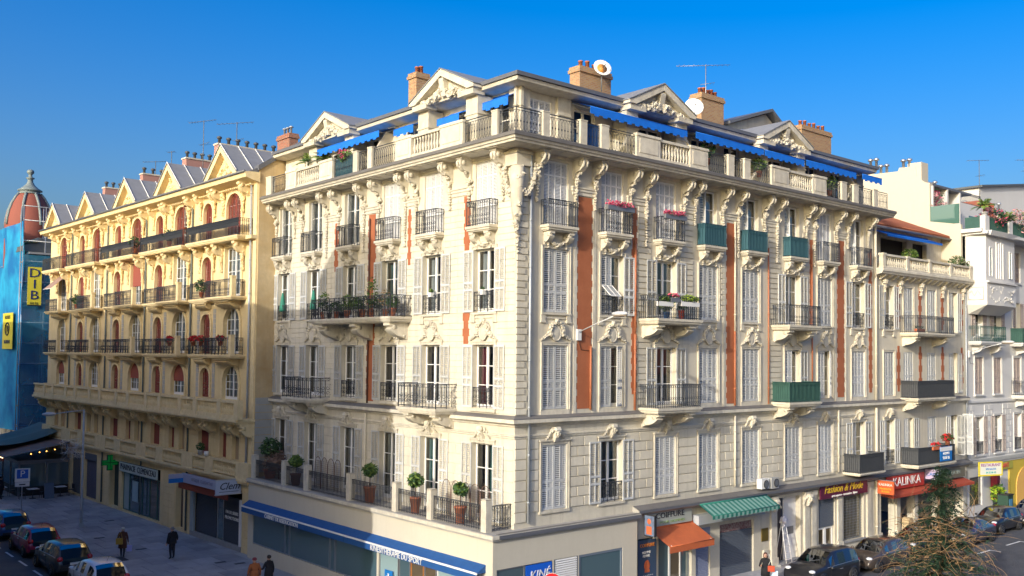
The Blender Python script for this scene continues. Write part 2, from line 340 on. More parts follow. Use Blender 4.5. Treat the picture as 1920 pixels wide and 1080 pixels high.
def rail_panel(b, L, H, style, m, M=None, y=0.):
    """a run of ironwork along x from 0 to L"""
    r = .010
    b.box(0, L, y-.022, y+.022, H-.03, H, m, M); b.box(0, L, y-.015, y+.015, .05, .075, m, M)
    if style == 'bars':
        n = max(2, int(L/.12)); b.box(0, L, y-.012, y+.012, H-.20, H-.18, m, M)
        for i in range(n+1): x = L*i/n; b.box(x-r, x+r, y-r, y+r, 0, H, m, M)
        for i in range(n): x = L*(i+.5)/n; b.tube(arc(x, H-.11, .04, 0, 2*pi, 8, y)[:-1], .008, m, 4, M, True)
    elif style == 'scroll':
        n = max(1, round(L/.46)); W = L/n
        for i in range(n+1): x = W*i; b.box(x-.014, x+.014, y-.014, y+.014, 0, H, m, M)
        b.box(0, L, y-.012, y+.012, H-.17, H-.15, m, M)
        for i in range(n):
            x = W*(i+.5); q = W*.21
            for zc, s_ in ((.26, 1), (.26+2.3*q, -1)):
                for sg in (-1, 1):
                    pts = [(x+sg*(q+.01)+sg*(q*(1-t/14))*cos(t*.62), y, min(H-.19, zc+s_*(q*(1-t/14))*sin(t*.62))) for t in range(12)]
                    b.tube(pts, .011, m, 4, M)
            b.box(x-r, x+r, y-r, y+r, .07, H-.16, m, M)
            for sg in (-1, 0, 1): b.tube(arc(x+sg*W*.3, H-.09, .05, 0, 2*pi, 7, y)[:-1], .008, m, 4, M, True)
    elif style == 'lattice':
        n = max(2, round(L/.17)); W = L/n
        b.box(0, L, y-.012, y+.012, H-.13, H-.11, m, M)
        for i in range(n):
            x0 = W*i
            b.tube([(x0, y, .07), (x0+W*.72, y, H*.30), (x0+W*.5, y, H*.45), (x0+W*.28, y, H*.6), (x0+W, y, H-.12)], .009, m, 4, M)
            b.tube([(x0+W, y, .07), (x0+W*.28, y, H*.30), (x0+W*.5, y, H*.45), (x0+W*.72, y, H*.6), (x0, y, H-.12)], .009, m, 4, M)
            b.box(x0+W/2-.03, x0+W/2+.03, y-.012, y+.012, H*.42, H*.48, m, M)
        for i in (0, n): b.box(W*i-.012, W*i+.012, y-.012, y+.012, 0, H, m, M)
    elif style == 'ornate':
        n = max(2, round(L/.15)); W = L/n
        for i in range(n+1): x = W*i; b.box(x-.009, x+.009, y-.009, y+.009, 0, H, m, M)
        for i in range(n):
            x = W*(i+.5)
            b.tube(arc(x, H-.10, .055, 0, 2*pi, 7, y)[:-1], .009, m, 4, M, True)
            b.tube(arc(x, H*.40, W*.36, 0, 2*pi, 7, y)[:-1], .009, m, 4, M, True); b.tube(arc(x, H*.20, W*.36, 0, 2*pi, 7, y)[:-1], .009, m, 4, M, True)
    return b
def railing3(W, D, H, style, m, screen=None, belly=0):
    """three-sided railing centred on x, wall at y=0, front at y=-D"""
    def f():
        b = MB()
        rail_panel(b, W, H, style, m, Matrix.Translation((-W/2, -D, 0)))
        for sx in (-1, 1): rail_panel(b, D-.02, H, style if style != 'ornate' else 'bars', m, Matrix.Translation((sx*W/2, -D+.02, 0)) @ Matrix.Rotation(pi/2, 4, 'Z'))
        if screen:
            t = .012
            b.box(-W/2+.02, W/2-.02, -D+.03, -D+.03+t, .04, H-.03, screen)
            for sx in (-1, 1): b.box(sx*(W/2-.03)-t/2, sx*(W/2-.03)+t/2, -D+.05, -.02, .04, H-.03, screen)
        if belly:
            b.v = [(x, y-belly*max(0, sin(pi*min(1, z/(H*.75))))*(1 if y < -D*.5 else 0)**1, z) for x, y, z in b.v]
        return b.mesh('railing')
    return cached(('r3', round(W, 2), round(D, 2), H, style, m.name, screen.name if screen else '', belly), f)
def slab_mesh(W, D, T, m):
    def f():
        b = MB(); b.box(-W/2, W/2, -D, 0, -T*.45, 0, m); b.box(-W/2+.05, W/2-.05, -D+.05, -.004, -T*.8, -T*.45-.001, m); b.box(-W/2+.1, W/2-.1, -D+.11, -.006, -T, -T*.8-.001, m)
        return b.mesh('balcony')
    return cached(('slab', round(W, 2), D, T, m.name), f)
def corbel_mesh(w, d, h, m):
    def f():
        b = MB(); pf = [(0, 0), (-d, 0), (-d, -h*.18)]
        pf += [(-d*.92+d*.10*sin(t*pi/5)-(d*.0), -h*.18-h*.22*t/5) for t in range(1, 6)]
        pf += [(-d*.92+d*.62*(t/6)**1.2, -h*.40-h*.42*sin(t/6*pi/2)) for t in range(1, 7)]
        pf += [(-.05, -h), (0, -h)]
        b.extr(pf, 'x', -w/2, w/2, m)
        b.tube([(-w/2-.015, -d*.72, -h*.26), (w/2+.015, -d*.72, -h*.26)], h*.15, m, 10); b.tube([(-w/2-.01, -d*.22, -h*.78), (w/2+.01, -d*.22, -h*.78)], h*.10, m, 8)
        return b.mesh('corbel')
    return cached(('corb', w, d, h, m.name), f)
def console_mesh(m, var=0):
    def f():
        b = MB(); w, d, h = .34, .62, .62
        b.box(-w/2-.04, w/2+.04, -d-.04, 0, -.07, 0, m)
        b.extr([(0, -.07), (-d, -.07), (-d, -.16), (-d+.06, -.30), (-d+.02, -.42), (-d+.16, -.55), (-.26, -.58), (-.14, -.66), (-.10, -.82), (0, -.90)], 'x', -w/2+.03, w/2-.03, m)
        for sg in (-1, 1):
            b.tube([(sg*w*.30, -d+.02, -.10), (sg*w*.30, -d-.03, -.22), (sg*w*.30, -d+.0, -.36), (sg*w*.28, -d+.10, -.46)], [.05, .07, .06, .03], m, 6)
            b.tube([(sg*(w/2-.06), -d+.14, -.24), (sg*(w/2+.02), -d+.14, -.24)], .12, m, 9)
        for k in range(7): b.blob((random.uniform(-.09, .09), -d+.12+k*.05, -.42-k*.05), random.uniform(.05, .085), m, 1, .25)
        for k in range(6): b.blob((random.uniform(-.08, .08), -.10-random.uniform(0, .08), -.88-k*.055), .07-.005*k, m, 1, .25)
        return b.mesh('console')
    return cached(('cons', m.name, var), f)
def drop_mesh(h, m, r=.085, var=0):
    def f():
        b = MB(); n = int(h/.13)
        for k in range(5): b.blob((random.uniform(-.13, .13), -.08-random.uniform(0, .06), random.uniform(-.22, .04)), random.uniform(.08, .12), m, 1, .3)
        for k in range(n): z = -.2-(h-.2)*k/n; b.blob((random.uniform(-.015, .015), -.06, z), r*(1.15-.4*abs(2*(k/n)-.6)), m, 1, .2, (1.1, .9, .75))
        for k in range(3): b.blob((random.uniform(-.05, .05), -.05, -h-.05*k), r*.8, m, 1, .3)
        return b.mesh('garland')
    return cached(('drop', h, m.name, r, var), f)
def swag_mesh(w, m, sag=.22, side=.5):
    def f():
        b = MB(); n = int(w/.1)
        for k in range(n+1):
            t = k/n; x = -w/2+w*t; z = -sag*(1-(2*t-1)**2); rr = .06+.05*(1-(2*t-1)**2)
            b.blob((x, -.08, z), rr, m, 1, .3, (1, .9, .95)); 
            if k % 2: b.blob((x+random.uniform(-.04, .04), -.12, z+random.uniform(-.05, .05)), rr*.6, m, 1, .3)
        for sg in (-1, 1):
            for k in range(int(side/.1)): b.blob((sg*(w/2+.03+random.uniform(-.02, .02)), -.07, .05-k*.1), .07-.006*k, m, 1, .25)
            b.blob((sg*w/2, -.1, .08), .1, m, 1, .25)
        return b.mesh('swag')
    return cached(('swag', w, m.name, sag, side), f)
def cartouche_mesh(m):
    def f():
        b = MB(); Mx = Matrix.Rotation(pi/2, 4, 'X')
        vs = [(.21*cos(a), -.09+0, .27*sin(a)) for a in [2*pi*i/16 for i in range(16)]]+[(0, -.13, 0)]
        b.add(vs, [(i, (i+1) % 16, 16) for i in range(16)], m, True)
        b.tube([(.24*cos(2*pi*i/16), -.07, .31*sin(2*pi*i/16)) for i in range(16)], .045, m, 5, None, True)
        for i in range(15):
            a = pi*(-.12+1.24*i/14); b.blob((.36*cos(a), -.08, .08+.38*sin(a)), random.uniform(.075, .115), m, 1, .35)
        for sg in (-1, 1):
            for k in range(6): b.blob((sg*(.36+.10*k), -.05, -.02-.055*k), .095-.010*k, m, 1, .35)
        b.blob((0, -.1, .5), .11, m, 1, .25); b.blob((.08, -.09, .40), .07, m, 1, .25); b.blob((-.08, -.09, .40), .07, m, 1, .25)
        return b.mesh('cartouche')
    return cached(('cart', m.name), f)
def keystone_mesh(m):
    def f():
        b = MB(); b.extr([(0, .62), (-.22, .62), (-.28, .50), (-.22, .36), (-.13, .1), (-.10, 0), (0, 0)], 'x', -.13, .13, m)
        b.tube([(-.15, -.18, .50), (.15, -.18, .50)], .09, m, 8)
        for k in range(6): b.blob((random.uniform(-.08, .08), -.24+.03*k, .42-.07*k), .07, m, 1, .3)
        for sg in (-1, 1):
            for k in range(6): b.blob((sg*(.16+.07*k), -.06, .52-.075*k), .085-.009*k, m, 1, .3)
        return b.mesh('keystone')
    return cached(('key', m.name), f)
def surround_mesh(w, H, kind, m):
    def f():
        b = MB(); a = w/2; t = .13
        for sg in (-1, 1):
            x0, x1 = sorted((sg*a, sg*(a+t))); b.box(x0, x1, -.05, 0, -.02, H+.14, m)
            x0, x1 = sorted((sg*(a+t-.035), sg*(a+t))); b.box(x0, x1, -.075, -.051, -.02, H+.14, m)
        b.box(-a, a, -.05, 0, H, H+.14, m); b.box(-a-t, a+t, -.078, -.051, H+.105, H+.14, m)
        if kind == 'sill': 
            b.box(-a-t-.04, a+t+.04, -.14, 0, -.13, -.022, m)
        if kind == 'ears':
            b.box(-a-t-.02, a+t+.02, -.10, 0, -.10, -.022, m)
            for sg in (-1, 1): b.box(sg*(a+.03)-.12, sg*(a+.03)+.12, -.07, 0, -.38, -.101, m); b.box(sg*(a+.03)-.15, sg*(a+.03)+.15, -.085, 0, -.43, -.381, m)
            b.box(-a-.02, a+.02, -.05, 0, -.26, -.20, m)
        if kind == 'panel': b.box(-a-t, a+t, -.04, 0, -.40, -.021, m)
        if kind == 'hood':
            b.box(-a-t-.06, a+t+.06, -.12, 0, H+.141, H+.20, m); b.box(-a-t-.02, a+t+.02, -.08, 0, -.12, -.021, m)
        return b.mesh('window_surround')
    return cached(('sur', w, H, kind, m.name), f)
def balus_prof(h): return [(.055, 0), (.055, .06*h), (.03, .10*h), (.075, .32*h), (.07, .42*h), (.028, .70*h), (.04, .76*h), (.028, .80*h), (.055, .92*h), (.055, h)]
def baluster_run(L, H, m, top=.12, base=.14, n=None, dep=.20):
    def f():
        b = MB(); b.box(0, L, -dep/2-.02, dep/2+.02, H-top, H, m); b.box(0, L, -dep/2, dep/2, 0, base, m)
        k = n or max(2, round(L/.21)); h = H-top-base
        for i in range(k): b.lathe([(r, z+base) for r, z in balus_prof(h)], m, 7, cx=L*(i+.5)/k)
        return b.mesh('balustrade')
    return cached(('bal', round(L, 2), H, m.name, top, base), f)
def pier_mesh(L, H, m, panel=True, dep=.26):
    def f():
        b = MB(); b.box(0, L, -dep/2, dep/2, 0, H-.10, m); b.box(-.03, L+.03, -dep/2-.04, dep/2+.04, H-.099, H+.02, m); b.box(-.015, L+.015, -dep/2-.03, dep/2+.02, 0, .10, m)
        if panel and L > .7: b.box(.18, L-.18, -dep/2-.025, -dep/2, .2, H-.2, m)
        return b.mesh('parapet_pier')
    return cached(('pier', round(L, 2), H, m.name), f)
def toothed(w, H, m, proud=.014, course=.27, tooth=.06):
    def f():
        b = MB(); n = int(H/course); pl = []; pr = []
        for i in range(n):
            o = w/2+(tooth if i % 2 else 0)
            z0, z1 = H*i/n, H*(i+1)/n
            b.box(-o, o, -proud, 0, z0, z1, m) if False else None
            pr += [(o, z0), (o, z1)]; pl += [(-o, z0), (-o, z1)]
        poly = pr+pl[::-1]
        for i in range(n):
            o = w/2+(tooth if i % 2 else 0); z0, z1 = H*i/n, H*(i+1)/n
            b.quad((-o, -proud, z0), (o, -proud, z0), (o, -proud, z1), (-o, -proud, z1), m)
            b.quad((-o, -proud, z0), (-o, -proud, z1), (-o, 0, z1), (-o, 0, z0), m); b.quad((o, -proud, z0), (o, 0, z0), (o, 0, z1), (o, -proud, z1), m)
        return b.mesh('terracotta_panel')
    return cached(('tooth', round(w, 2), round(H, 2), tooth), f)
def block_mesh(L, h, m, p=.022):
    def f():
        b = MB(); e = .012
        vs = [(0, 0, 0), (L, 0, 0), (L, 0, h), (0, 0, h), (e, -p, e), (L-e, -p, e), (L-e, -p, h-e), (e, -p, h-e)]
        b.add(vs, [(4, 5, 6, 7), (0, 1, 5, 4), (1, 2, 6, 5), (2, 3, 7, 6), (3, 0, 4, 7)], m); return b.mesh('stone_block')
    return cached(('blk', round(L, 3), round(h, 3), m.name, p), f)
def downpipe(fr, s, z0, z1, m, d=-.10, r=.055):
    b = MB(); b.tube([(0, 0, z0), (0, 0, z1)], r, m, 8)
    z = z0+.8
    while z < z1: b.lathe([(r+.012, z), (r+.012, z+.06)], m, 8); z += 1.9
    return fr.put('downpipe', b, s, d, 0)
WOBJ = []
def window(fr, s, z, w, H, state='C', sur=None, trim=None, curtain=None, leafm=None, guard=None, rows=3, cols=1, reveal=.26, lw=None, depth_leaf=-.055, rowsL=(.30, .42, 1.0), swing=None):
    """one window part with its own sub-parts"""
    wo = fr.put('window', sash_mesh(w, H, rows, cols), s, reveal-.06, z)
    fr.put('pane', pane_mesh(w-.1, H-.1), s, reveal-.03, z+.05, wo)
    if curtain and (int(s*7+z) % 3): fr.put('curtain', curtain_mesh(w*.40, H-.2, curtain), s-w*.27, reveal+.15, z+.05, wo); fr.put('curtain', curtain_mesh(w*.34, H-.2, curtain), s+w*.30, reveal+.14, z+.05, wo)
    elif curtain: fr.put('curtain', curtain_mesh(w*.46, H-.2, curtain), s+random.choice((-1, 1))*w*.22, reveal+.14, z+.05, wo)
    if sur: fr.put('window_surround', surround_mesh(w, H, sur, trim), s, 0, z, wo)
    lw = lw or w/2-.01; lm = leaf_mesh(lw, H-.03, leafm, rowsL)
    def L(side, ang):
        # side -1 left hinge, +1 right hinge; ang 0 closed .. 180 flat on wall
        hx = side*w/2; a = radians(ang)
        dcl = .03
        x = hx - side*cos(a)*lw/2; y = dcl - sin(a)*lw/2 - (.10 if ang > 150 else 0)
        return fr.put('shutter', lm, s+x, y, z+.015, wo, rz=side*a*1.0)
    if state == 'C': L(-1, 0); L(1, 0)
    elif state == 'P': L(-1, 180); L(1, 180)
    elif state == 'A': L(-1, 0); L(1, 25)
    elif state == 'H': L(-1, 0); L(1, 180)
    elif state == 'R': L(-1, 178); L(1, 0)
    elif state == 'W': L(-1, 180); L(1, 80)
    elif state == 'B': fr.put('blind', blind_mesh(w, H), s, .10, z, wo)
    elif state == 'D': L(-1, 100) if False else fr.put('shutter', leaf_mesh(w*.42, H-.1, None), s+w*.30*(-1), .20, z+.03, wo, rz=radians(-62))
    if guard: fr.put('guard_rail', cached(('guard', w, guard), lambda: rail_panel(MB(), w, .85, guard, iron, Matrix.Translation((-w/2, 0, 0))).mesh('guard_rail')), s, -.02, z+.02, wo)
    return wo
def balcony(fr, s0, s1, z, D=1.05, H=1.0, style='bars', m=None, screen=None, cor=(), slabm=None, T=.26, belly=0, cw=.42, ch=.62, inset=.07):
    W = s1-s0; c = (s0+s1)/2
    bo = fr.put('balcony', slab_mesh(W, D, T, slabm or cream2), c, 0, z)
    fr.put('railing', railing3(W-2*inset, D-inset, H, style, m or iron, screen, belly), c, 0, z+.004, bo)
    for x in cor: fr.put('corbel', corbel_mesh(cw, D*.85, ch, slabm or cream2), x, 0, z-T-.002, bo)
    return bo
# ================================================================ ground
def gz(x): 
    t = max(0, min(1, (x+1)/13)); return .5*t*t*(3-2*t)
def strip(name, x0, x1, y0, y1, dz, m, thick=None, nx=None, **k):
    b = MB(); nx = nx or max(1, int((x1-x0)/1.5)); xs = [x0+(x1-x0)*i/nx for i in range(nx+1)]
    for i in range(nx):
        a, c = xs[i], xs[i+1]; b.quad((a, y0, gz(a)+dz), (c, y0, gz(c)+dz), (c, y1, gz(c)+dz), (a, y1, gz(a)+dz), m)
        if thick:
            for yy in (y0, y1): b.quad((a, yy, gz(a)+dz-thick), (c, yy, gz(c)+dz-thick), (c, yy, gz(c)+dz), (a, yy, gz(a)+dz), m)
    if thick:
        for xx in (x0, x1): b.quad((xx, y0, gz(xx)+dz-thick), (xx, y1, gz(xx)+dz-thick), (xx, y1, gz(xx)+dz), (xx, y0, gz(xx)+dz), m)
    return put(name, b, **k)
gb = MB(); xs = [-900, -60, -20, -1]+[i for i in range(0, 14)]+[60, 900]
for a, c in zip(xs[:-1], xs[1:]): gb.quad((a, -900, gz(a)-.14), (c, -900, gz(c)-.14), (c, 900, gz(c)-.14), (a, 900, gz(a)-.14), asphalt)
ground = put('road', gb, kind='structure')
pav = strip('pavement', -8.75, -.9, -.8, 61.5, -.012, paving2, .15, kind='structure')
cyv = -.6; rng = random.Random(3); slabs = 0
row = 0
while cyv < 58 and slabs < 290:
    h = 1.9; x = -8.6; off = (row % 2)*.7
    widths = [1.25]*6
    x = -8.6+0
    for wd in ([.6]+[1.28]*5+[.6] if row % 2 else [1.25]*6):
        if slabs >= 290: break
        x1 = min(x+wd, -1.0)
        me = cached(('slab', round(x1-x, 2)), lambda: MB().taper(.012, x1-x-.012, .012, h-.012, -.05, 0, -.006, paving).mesh('paving_slab'))
        put('paving_slab', me, pav, (x, cyv, rng.uniform(-.004, .002)+gz(-1)*0)); slabs += 1; x = x1
    cyv += h; row += 1
# kerb stones
for i in range(26): put('kerb_stone', cached('kerb', lambda: MB().box(-.14, .14, .01, 2.29, -.15, .004, kerb_m).mesh('kerb_stone')), pav, (-8.9, -.8+2.3*i, 0))
pav2 = strip('pavement', -1.6, 60, -1.62, .6, -.01, paving, .14, kind='structure')
for i in range(24): put('kerb_stone', cached('kerb2', lambda: MB().box(.01, 2.29, -.13, .0, -.14, .006, kerb_m).mesh('kerb_stone')), pav2, (3+2.3*i, -1.62, gz(3+2.3*i)-.005))
pavfar = put('pavement', MB().box(-7.5, 30, 66, 140, -.14, -.002, paving), kind='structure')
# painted markings
mk = MB(); 
for i in range(12): mk.box(-11.24, -11.12, 12+i*2.9, 13.6+i*2.9, -.138, -.134, linewhite)
put('lane_dash_marking', mk, ground)
mk2 = MB()
for i in range(6): xx = 30+i*4.2; mk2.box(xx, xx+1.9, -5.05, -4.93, .362, .366, linewhite); mk2.box(xx+1.85, xx+1.97, -5.6, -4.93, .3661, .3675, linewhite)
put('parking_bay_marking', mk2, ground)
mh = MB(); mh.box(-.9, .9, -.6, .6, 0, .006, mat('cast_iron_cover', (.035, .036, .042), .7, .3, 4))
put('manhole_cover', mh, pav, (-7.6, 24.6, -.001))
for x, y in ((-5.2, 26.5), (-3.1, 20.5), (-2.4, 19.6), (-3.6, 37), (-6, 31.3)): put('drain_cover', cached('drain', lambda: MB().box(-.3, .3, -.14, .14, 0, .006, MATS['cast_iron_cover']).mesh('drain_cover')), pav, (x, y, -.001))

# ================================================================ main corner building
B = thing('apartment_building', 'cream corner apartment block with orange wall strips and ornate iron balconies', 'building', (0, 0, 0))
FX = Fr(0, 0, 0, B); FY = Fr(0, 0, -pi/2, B)
XB = [2.17, 5.57, 9.2, 12.36, 15.82, 19.58, 22.78, 26.33]; XL = [29.89, 32.35, 35.4, 38.45]
YB = [2.0, 5.71, 9.09, 12.72, 16.44, 19.78]
FL = {1: (4.95, 2.68), 2: (9.07, 2.65), 3: (13.08, 2.65), 4: (16.72, 2.70)}
WW = 1.40; WL = 1.18
ST = {1: 'CPCCCCCP', 2: 'CAPCCHAC', 3: 'CHPCCPCP', 4: 'BBBDDDBD'}
SL = {1: 'PHCW', 2: 'CCCH', 3: 'PCCH'}
holes = []
for f, (z, h) in FL.items():
    for x in XB: holes.append((x-WW/2, x+WW/2, z, z+h, .34))
shopX = [(7.3, 8.45, .3, 3.1), (8.75, 11.15, .35, 3.4), (11.45, 12.55, .4, 3.12), (13.3, 16.1, .4, 3.1), (18.1, 20.35, .45, 3.95), (22.1, 23.8, .45, 3.55), (24.7, 26.9, .95, 3.5)]
wx = wall(0, 28.16, 0, 20.0, holes+[h+(.5,) for h in shopX], cream); FX.put('wall', wx)
holes = []
for f, (z, h) in FL.items():
    for y in YB: holes.append((-y-WW/2, -y+WW/2, z if f > 1 else 4.5, z+h, .34))
FY.put('wall', wall(-21.0, 0, 4.2, 20.0, holes, cream))
# backing box behind the panes, room darkness put into its colour
rb = MB(); rb.box(.9, 28, .9, 20.5, 4.0, 22.0, darkroom); put('dark_room_backing', rb, B)
# storey floors (so that one sees ceilings, not sky, through panes)
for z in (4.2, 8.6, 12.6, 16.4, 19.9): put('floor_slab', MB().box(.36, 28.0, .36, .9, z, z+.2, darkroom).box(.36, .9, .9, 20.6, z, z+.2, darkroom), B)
gs = {1: 'scroll', 2: 'scroll', 3: 'scroll'}
cur = [curt, curt, curt_t, curt, None, curt, curt_t, curt]
bal3x = {(3, 2), (2, 2), (3, 5), (2, 5), (1, 7)}
for f, (z, h) in FL.items():
    for i, x in enumerate(XB):
        st = ST[f][i]; g = None
        if st in 'PHAD' and (f, i) not in bal3x and f < 4: g = 'scroll'
        if st == 'A': g = None
        window(FX, x, z, WW, h, st, {1: 'hood', 2: 'panel', 3: 'ears', 4: None}[f], cream2, cur[(i+f) % 8] if st != 'C' else None, guard=g)
        if f == 2: FX.put('cartouche', cartouche_mesh(cream2), x, -.01, z+h+.50)
        if f == 1: FX.put('keystone', keystone_mesh(cream2), x, -.02, z+h+.10)
for f, (z, h) in FL.items():
    for i, y in enumerate(YB):
        st = 'P' if f < 4 else 'BBBDDD'[i]
        zz, hh = (z, h) if f > 1 else (4.5, h+.45)
        c = [curt, curt, curt_t, curt, curt, curt][i] if f in (3, 4) else [curt_r if f == 2 else curt_t, curt_t if f == 1 else curt, curt, curt, curt, None][i]
        wo = window(FY, -y, zz, WW, hh, st, {1: 'hood', 2: 'sill', 3: 'ears', 4: None}[f], cream2, c, guard='scroll' if f in (2, 3) and (f, i) not in ((3, 2), (3, 3), (2, 1), (2, 4), (2, 5)) else None, lw=.67, rowsL=(.34, .46, 1.) if f > 1 else (.4, .55, 1.))
        if f == 2: FY.put('cartouche', cartouche_mesh(cream2), -y, -.01, z+h+.50)
        if f == 1: FY.put('keystone', keystone_mesh(cream2), -y, -.02, z+h+.10)

FX_M = FX.M(5.57-.35, -.02, 14.4) @ Matrix.Rotation(radians(-48), 4, 'X')
pp = MB()
for q in (-.34, -.02, .30): pp.box(q, q+.04, -.015, .015, -.78, 0, white)
for q in (-.78, -.05): pp.box(-.34, .34, -.014, .014, q, q+.05, white)
for q in range(11): pp.box(-.30, .30, -.006, .006, -.70+q*.06, -.67+q*.06, shut)
put('propped_shutter_panel', pp, B, M=FX_M)
# string courses and cornice, mitred round the corner
def course(name, prof, sx1, sy1, m, parent=B, cornerout=True):
    """profile [(out,z)...] run along both facades and mitred at the corner; out measured outwards"""
    b = MB(); n = len(prof); vs = []
    for o, z in prof: vs.append((-o, sy1, z))
    for o, z in prof: vs.append((-o, -o, z))
    for o, z in prof: vs.append((sx1, -o, z))
    fs = []
    for k in (0, n):
        for i in range(n-1): fs.append((k+i, k+i+1, k+n+i+1, k+n+i))
    b.add(vs, fs, m); b.add([vs[i] for i in range(n)], [tuple(range(n))], m); b.add([vs[2*n+i] for i in range(n)], [tuple(range(n))[::-1]], m)
    return put(name, b, parent)
course('string_course', [(0, 8.40), (.07, 8.43), (.10, 8.50), (.26, 8.55), (.30, 8.58), (.30, 8.72), (.22, 8.76), (.02, 8.84), (0, 8.84)], 40.3, 21.0, cream2)
course('string_course', [(0, 7.93), (.05, 7.95), (.05, 8.01), (.09, 8.03), (.09, 8.08), (0, 8.1)], 28.15, 21.0, cream2)
course('cornice', [(0, 19.55), (.06, 19.56), (.08, 19.66), (.90, 19.70), (.92, 19.78), (.98, 19.80), (1.0, 19.86), (1.04, 19.90), (1.05, 20.02), (1.0, 20.06), (0, 20.08)], 28.9, 20.9, cream2)
course('gutter', [(1.0, 19.885), (1.075, 19.905), (1.085, 20.03), (1.0, 20.075)], 28.92, 20.92, mat('weathered_lead', (.17, .16, .15), .6, .4, 3))
course('ledge_flashing', [(.302, 8.725), (.31, 8.735), (.30, 8.765), (.22, 8.785), (.03, 8.865), (.0, 8.865)], 40.3, 21.0, MATS['weathered_lead'])
# soffit coffers
sf = MB()
for k in range(34): sf.box(.3+k*.83, .9+k*.83, -.82, -.25, 19.665, 19.69, cream)
for k in range(25): sf.box(-.82, -.25, .3+k*.83, .9+k*.83, 19.665, 19.69, cream)
put('soffit_panels', sf, B, kind='stuff')
CX = [1.03, 3.25, 4.42, 6.70, 7.75, 10.41, 11.26, 13.45, 14.7, 16.98, 18.1, 20.86, 21.66, 23.95, 25.14, 27.4]
CY = [.78, 3.05, 4.4, 6.95, 7.85, 10.1, 11.45, 13.9, 15.1, 17.75, 18.6, 20.75]
for i, s in enumerate(CX):
    FX.put('console', console_mesh(cream2, i % 3), s, 0, 19.66)
    FX.put('garland', drop_mesh((1.0, 2.3)[i in (4, 7, 9, 10, 12) or i % 5 == 3], cream2, .085, i % 2), s, -.03, 18.75)
for i, s in enumerate(CY):
    FY.put('console', console_mesh(cream2, i % 3), -s, 0, 19.66)
    FY.put('garland', drop_mesh((1.0, 2.3)[i in (4, 6, 8, 9, 3)], cream2, .085, i % 2), -s, -.03, 18.75)
# pilaster strips beneath the consoles of each pier and little entablature
for i in range(1, 15, 2):
    a, c = CX[i]-.2, CX[i+1]+.2
    FX.put('entablature', MB().box(a, c, -.09, 0, 18.30, 18.42, cream2).box(a+.04, c-.04, -.05, 0, 18.14, 18.299, cream2).box(a-.03, c+.03, -.13, 0, 18.421, 18.48, cream2), 0, 0, 0)
for i in range(1, 11, 2):
    a, c = -CY[i+1]-.2, -CY[i]+.2
    FY.put('entablature', MB().box(a, c, -.09, 0, 18.30, 18.42, cream2).box(a+.04, c-.04, -.05, 0, 18.14, 18.299, cream2).box(a-.03, c+.03, -.13, 0, 18.421, 18.48, cream2), 0, 0, 0)
# top floor small balconies
TR = ['bars', 'ornate', 'ornate', 'bars', 'bars', 'bars', 'bars', 'bars']
for i, x in enumerate(XB):
    sc = teal if i in (3, 4, 5) else None
    bo = balcony(FX, x-.9, x+.84, 16.66, .52, 1.05, TR[i], teal if sc else iron, sc, (), T=.24, inset=.05)
    for sg in (-1, 1): FX.put('corbel', corbel_mesh(.28, .40, .52, cream2), x+sg*.56, 0, 16.41, bo)
    FX.put('swag', swag_mesh(.95, cream2), x, -.02, 16.12, bo)
for i, y in enumerate(YB):
    bo = balcony(FY, -y-.74, -y+.86, 16.66, .52, 1.05, 'ornate' if i < 3 else 'bars', iron, None, (), T=.24, inset=.05)
    for sg in (-1, 1): FY.put('corbel', corbel_mesh(.28, .40, .52, cream2), -y+sg*.5, 0, 16.41, bo)
    FY.put('swag', swag_mesh(.9, cream2), -y, -.02, 16.12, bo)
# long balconies
balcony(FX, 7.3, 10.45, 13.0, 1.2, 1.05, 'ornate', iron, None, (7.75, 9.9))
balcony(FX, 7.3, 10.4, 9.0, 1.2, 1.05, 'ornate', iron, None, (7.75, 9.9))
balcony(FX, 17.6, 20.65, 13.0, 1.15, 1.05, 'ornate', iron, None, (18.05, 20.1))
balcony(FX, 17.6, 20.6, 9.0, 1.15, 1.05, 'bars', green_s, green_s, (18.05, 20.1))
balcony(FX, 24.6, 27.4, 4.86, 1.1, 1.05, 'bars', iron, reed, (), T=.16, slabm=cream2)
balcony(FY, -14.6, -7.25, 13.0, 1.25, 1.0, 'scroll', iron, None, (-13.9, -10.8, -7.8), ch=.8, cw=.5)
balcony(FY, -6.7, -3.76, 8.98, 1.2, 1.05, 'scroll', iron, None, (-6.2, -4.2))
balcony(FY, -17.65, -14.5, 8.98, 1.2, 1.05, 'scroll', iron, None, (-17.1, -15.0))
# orange strips: (facade, centre, width, z0, z1)
for c, wd, z0, z1 in ((3.87, .80, 9.05, 18.1), (7.02, .26, 9.6, 18.0), (14.2, .70, 9.0, 18.0), (21.42, .2, 12.9, 17.8), (24.45, .66, 9.1, 18.0), (27.75, .30, 9.3, 17.8)):
    FX.put('terracotta_panel', toothed(wd, z1-z0, terra), c, 0, z0)
for c, wd, z0, z1 in ((3.22, .34, 11.75, 13.07), (3.22, .34, 15.75, 18.1), (7.55, .2, 15.4, 18.0), (10.75, .62, 9.0, 18.1), (14.15, .3, 15.5, 18.0)):
    FY.put('terracotta_panel', toothed(wd, z1-z0, terra), -c, -.012, z0)
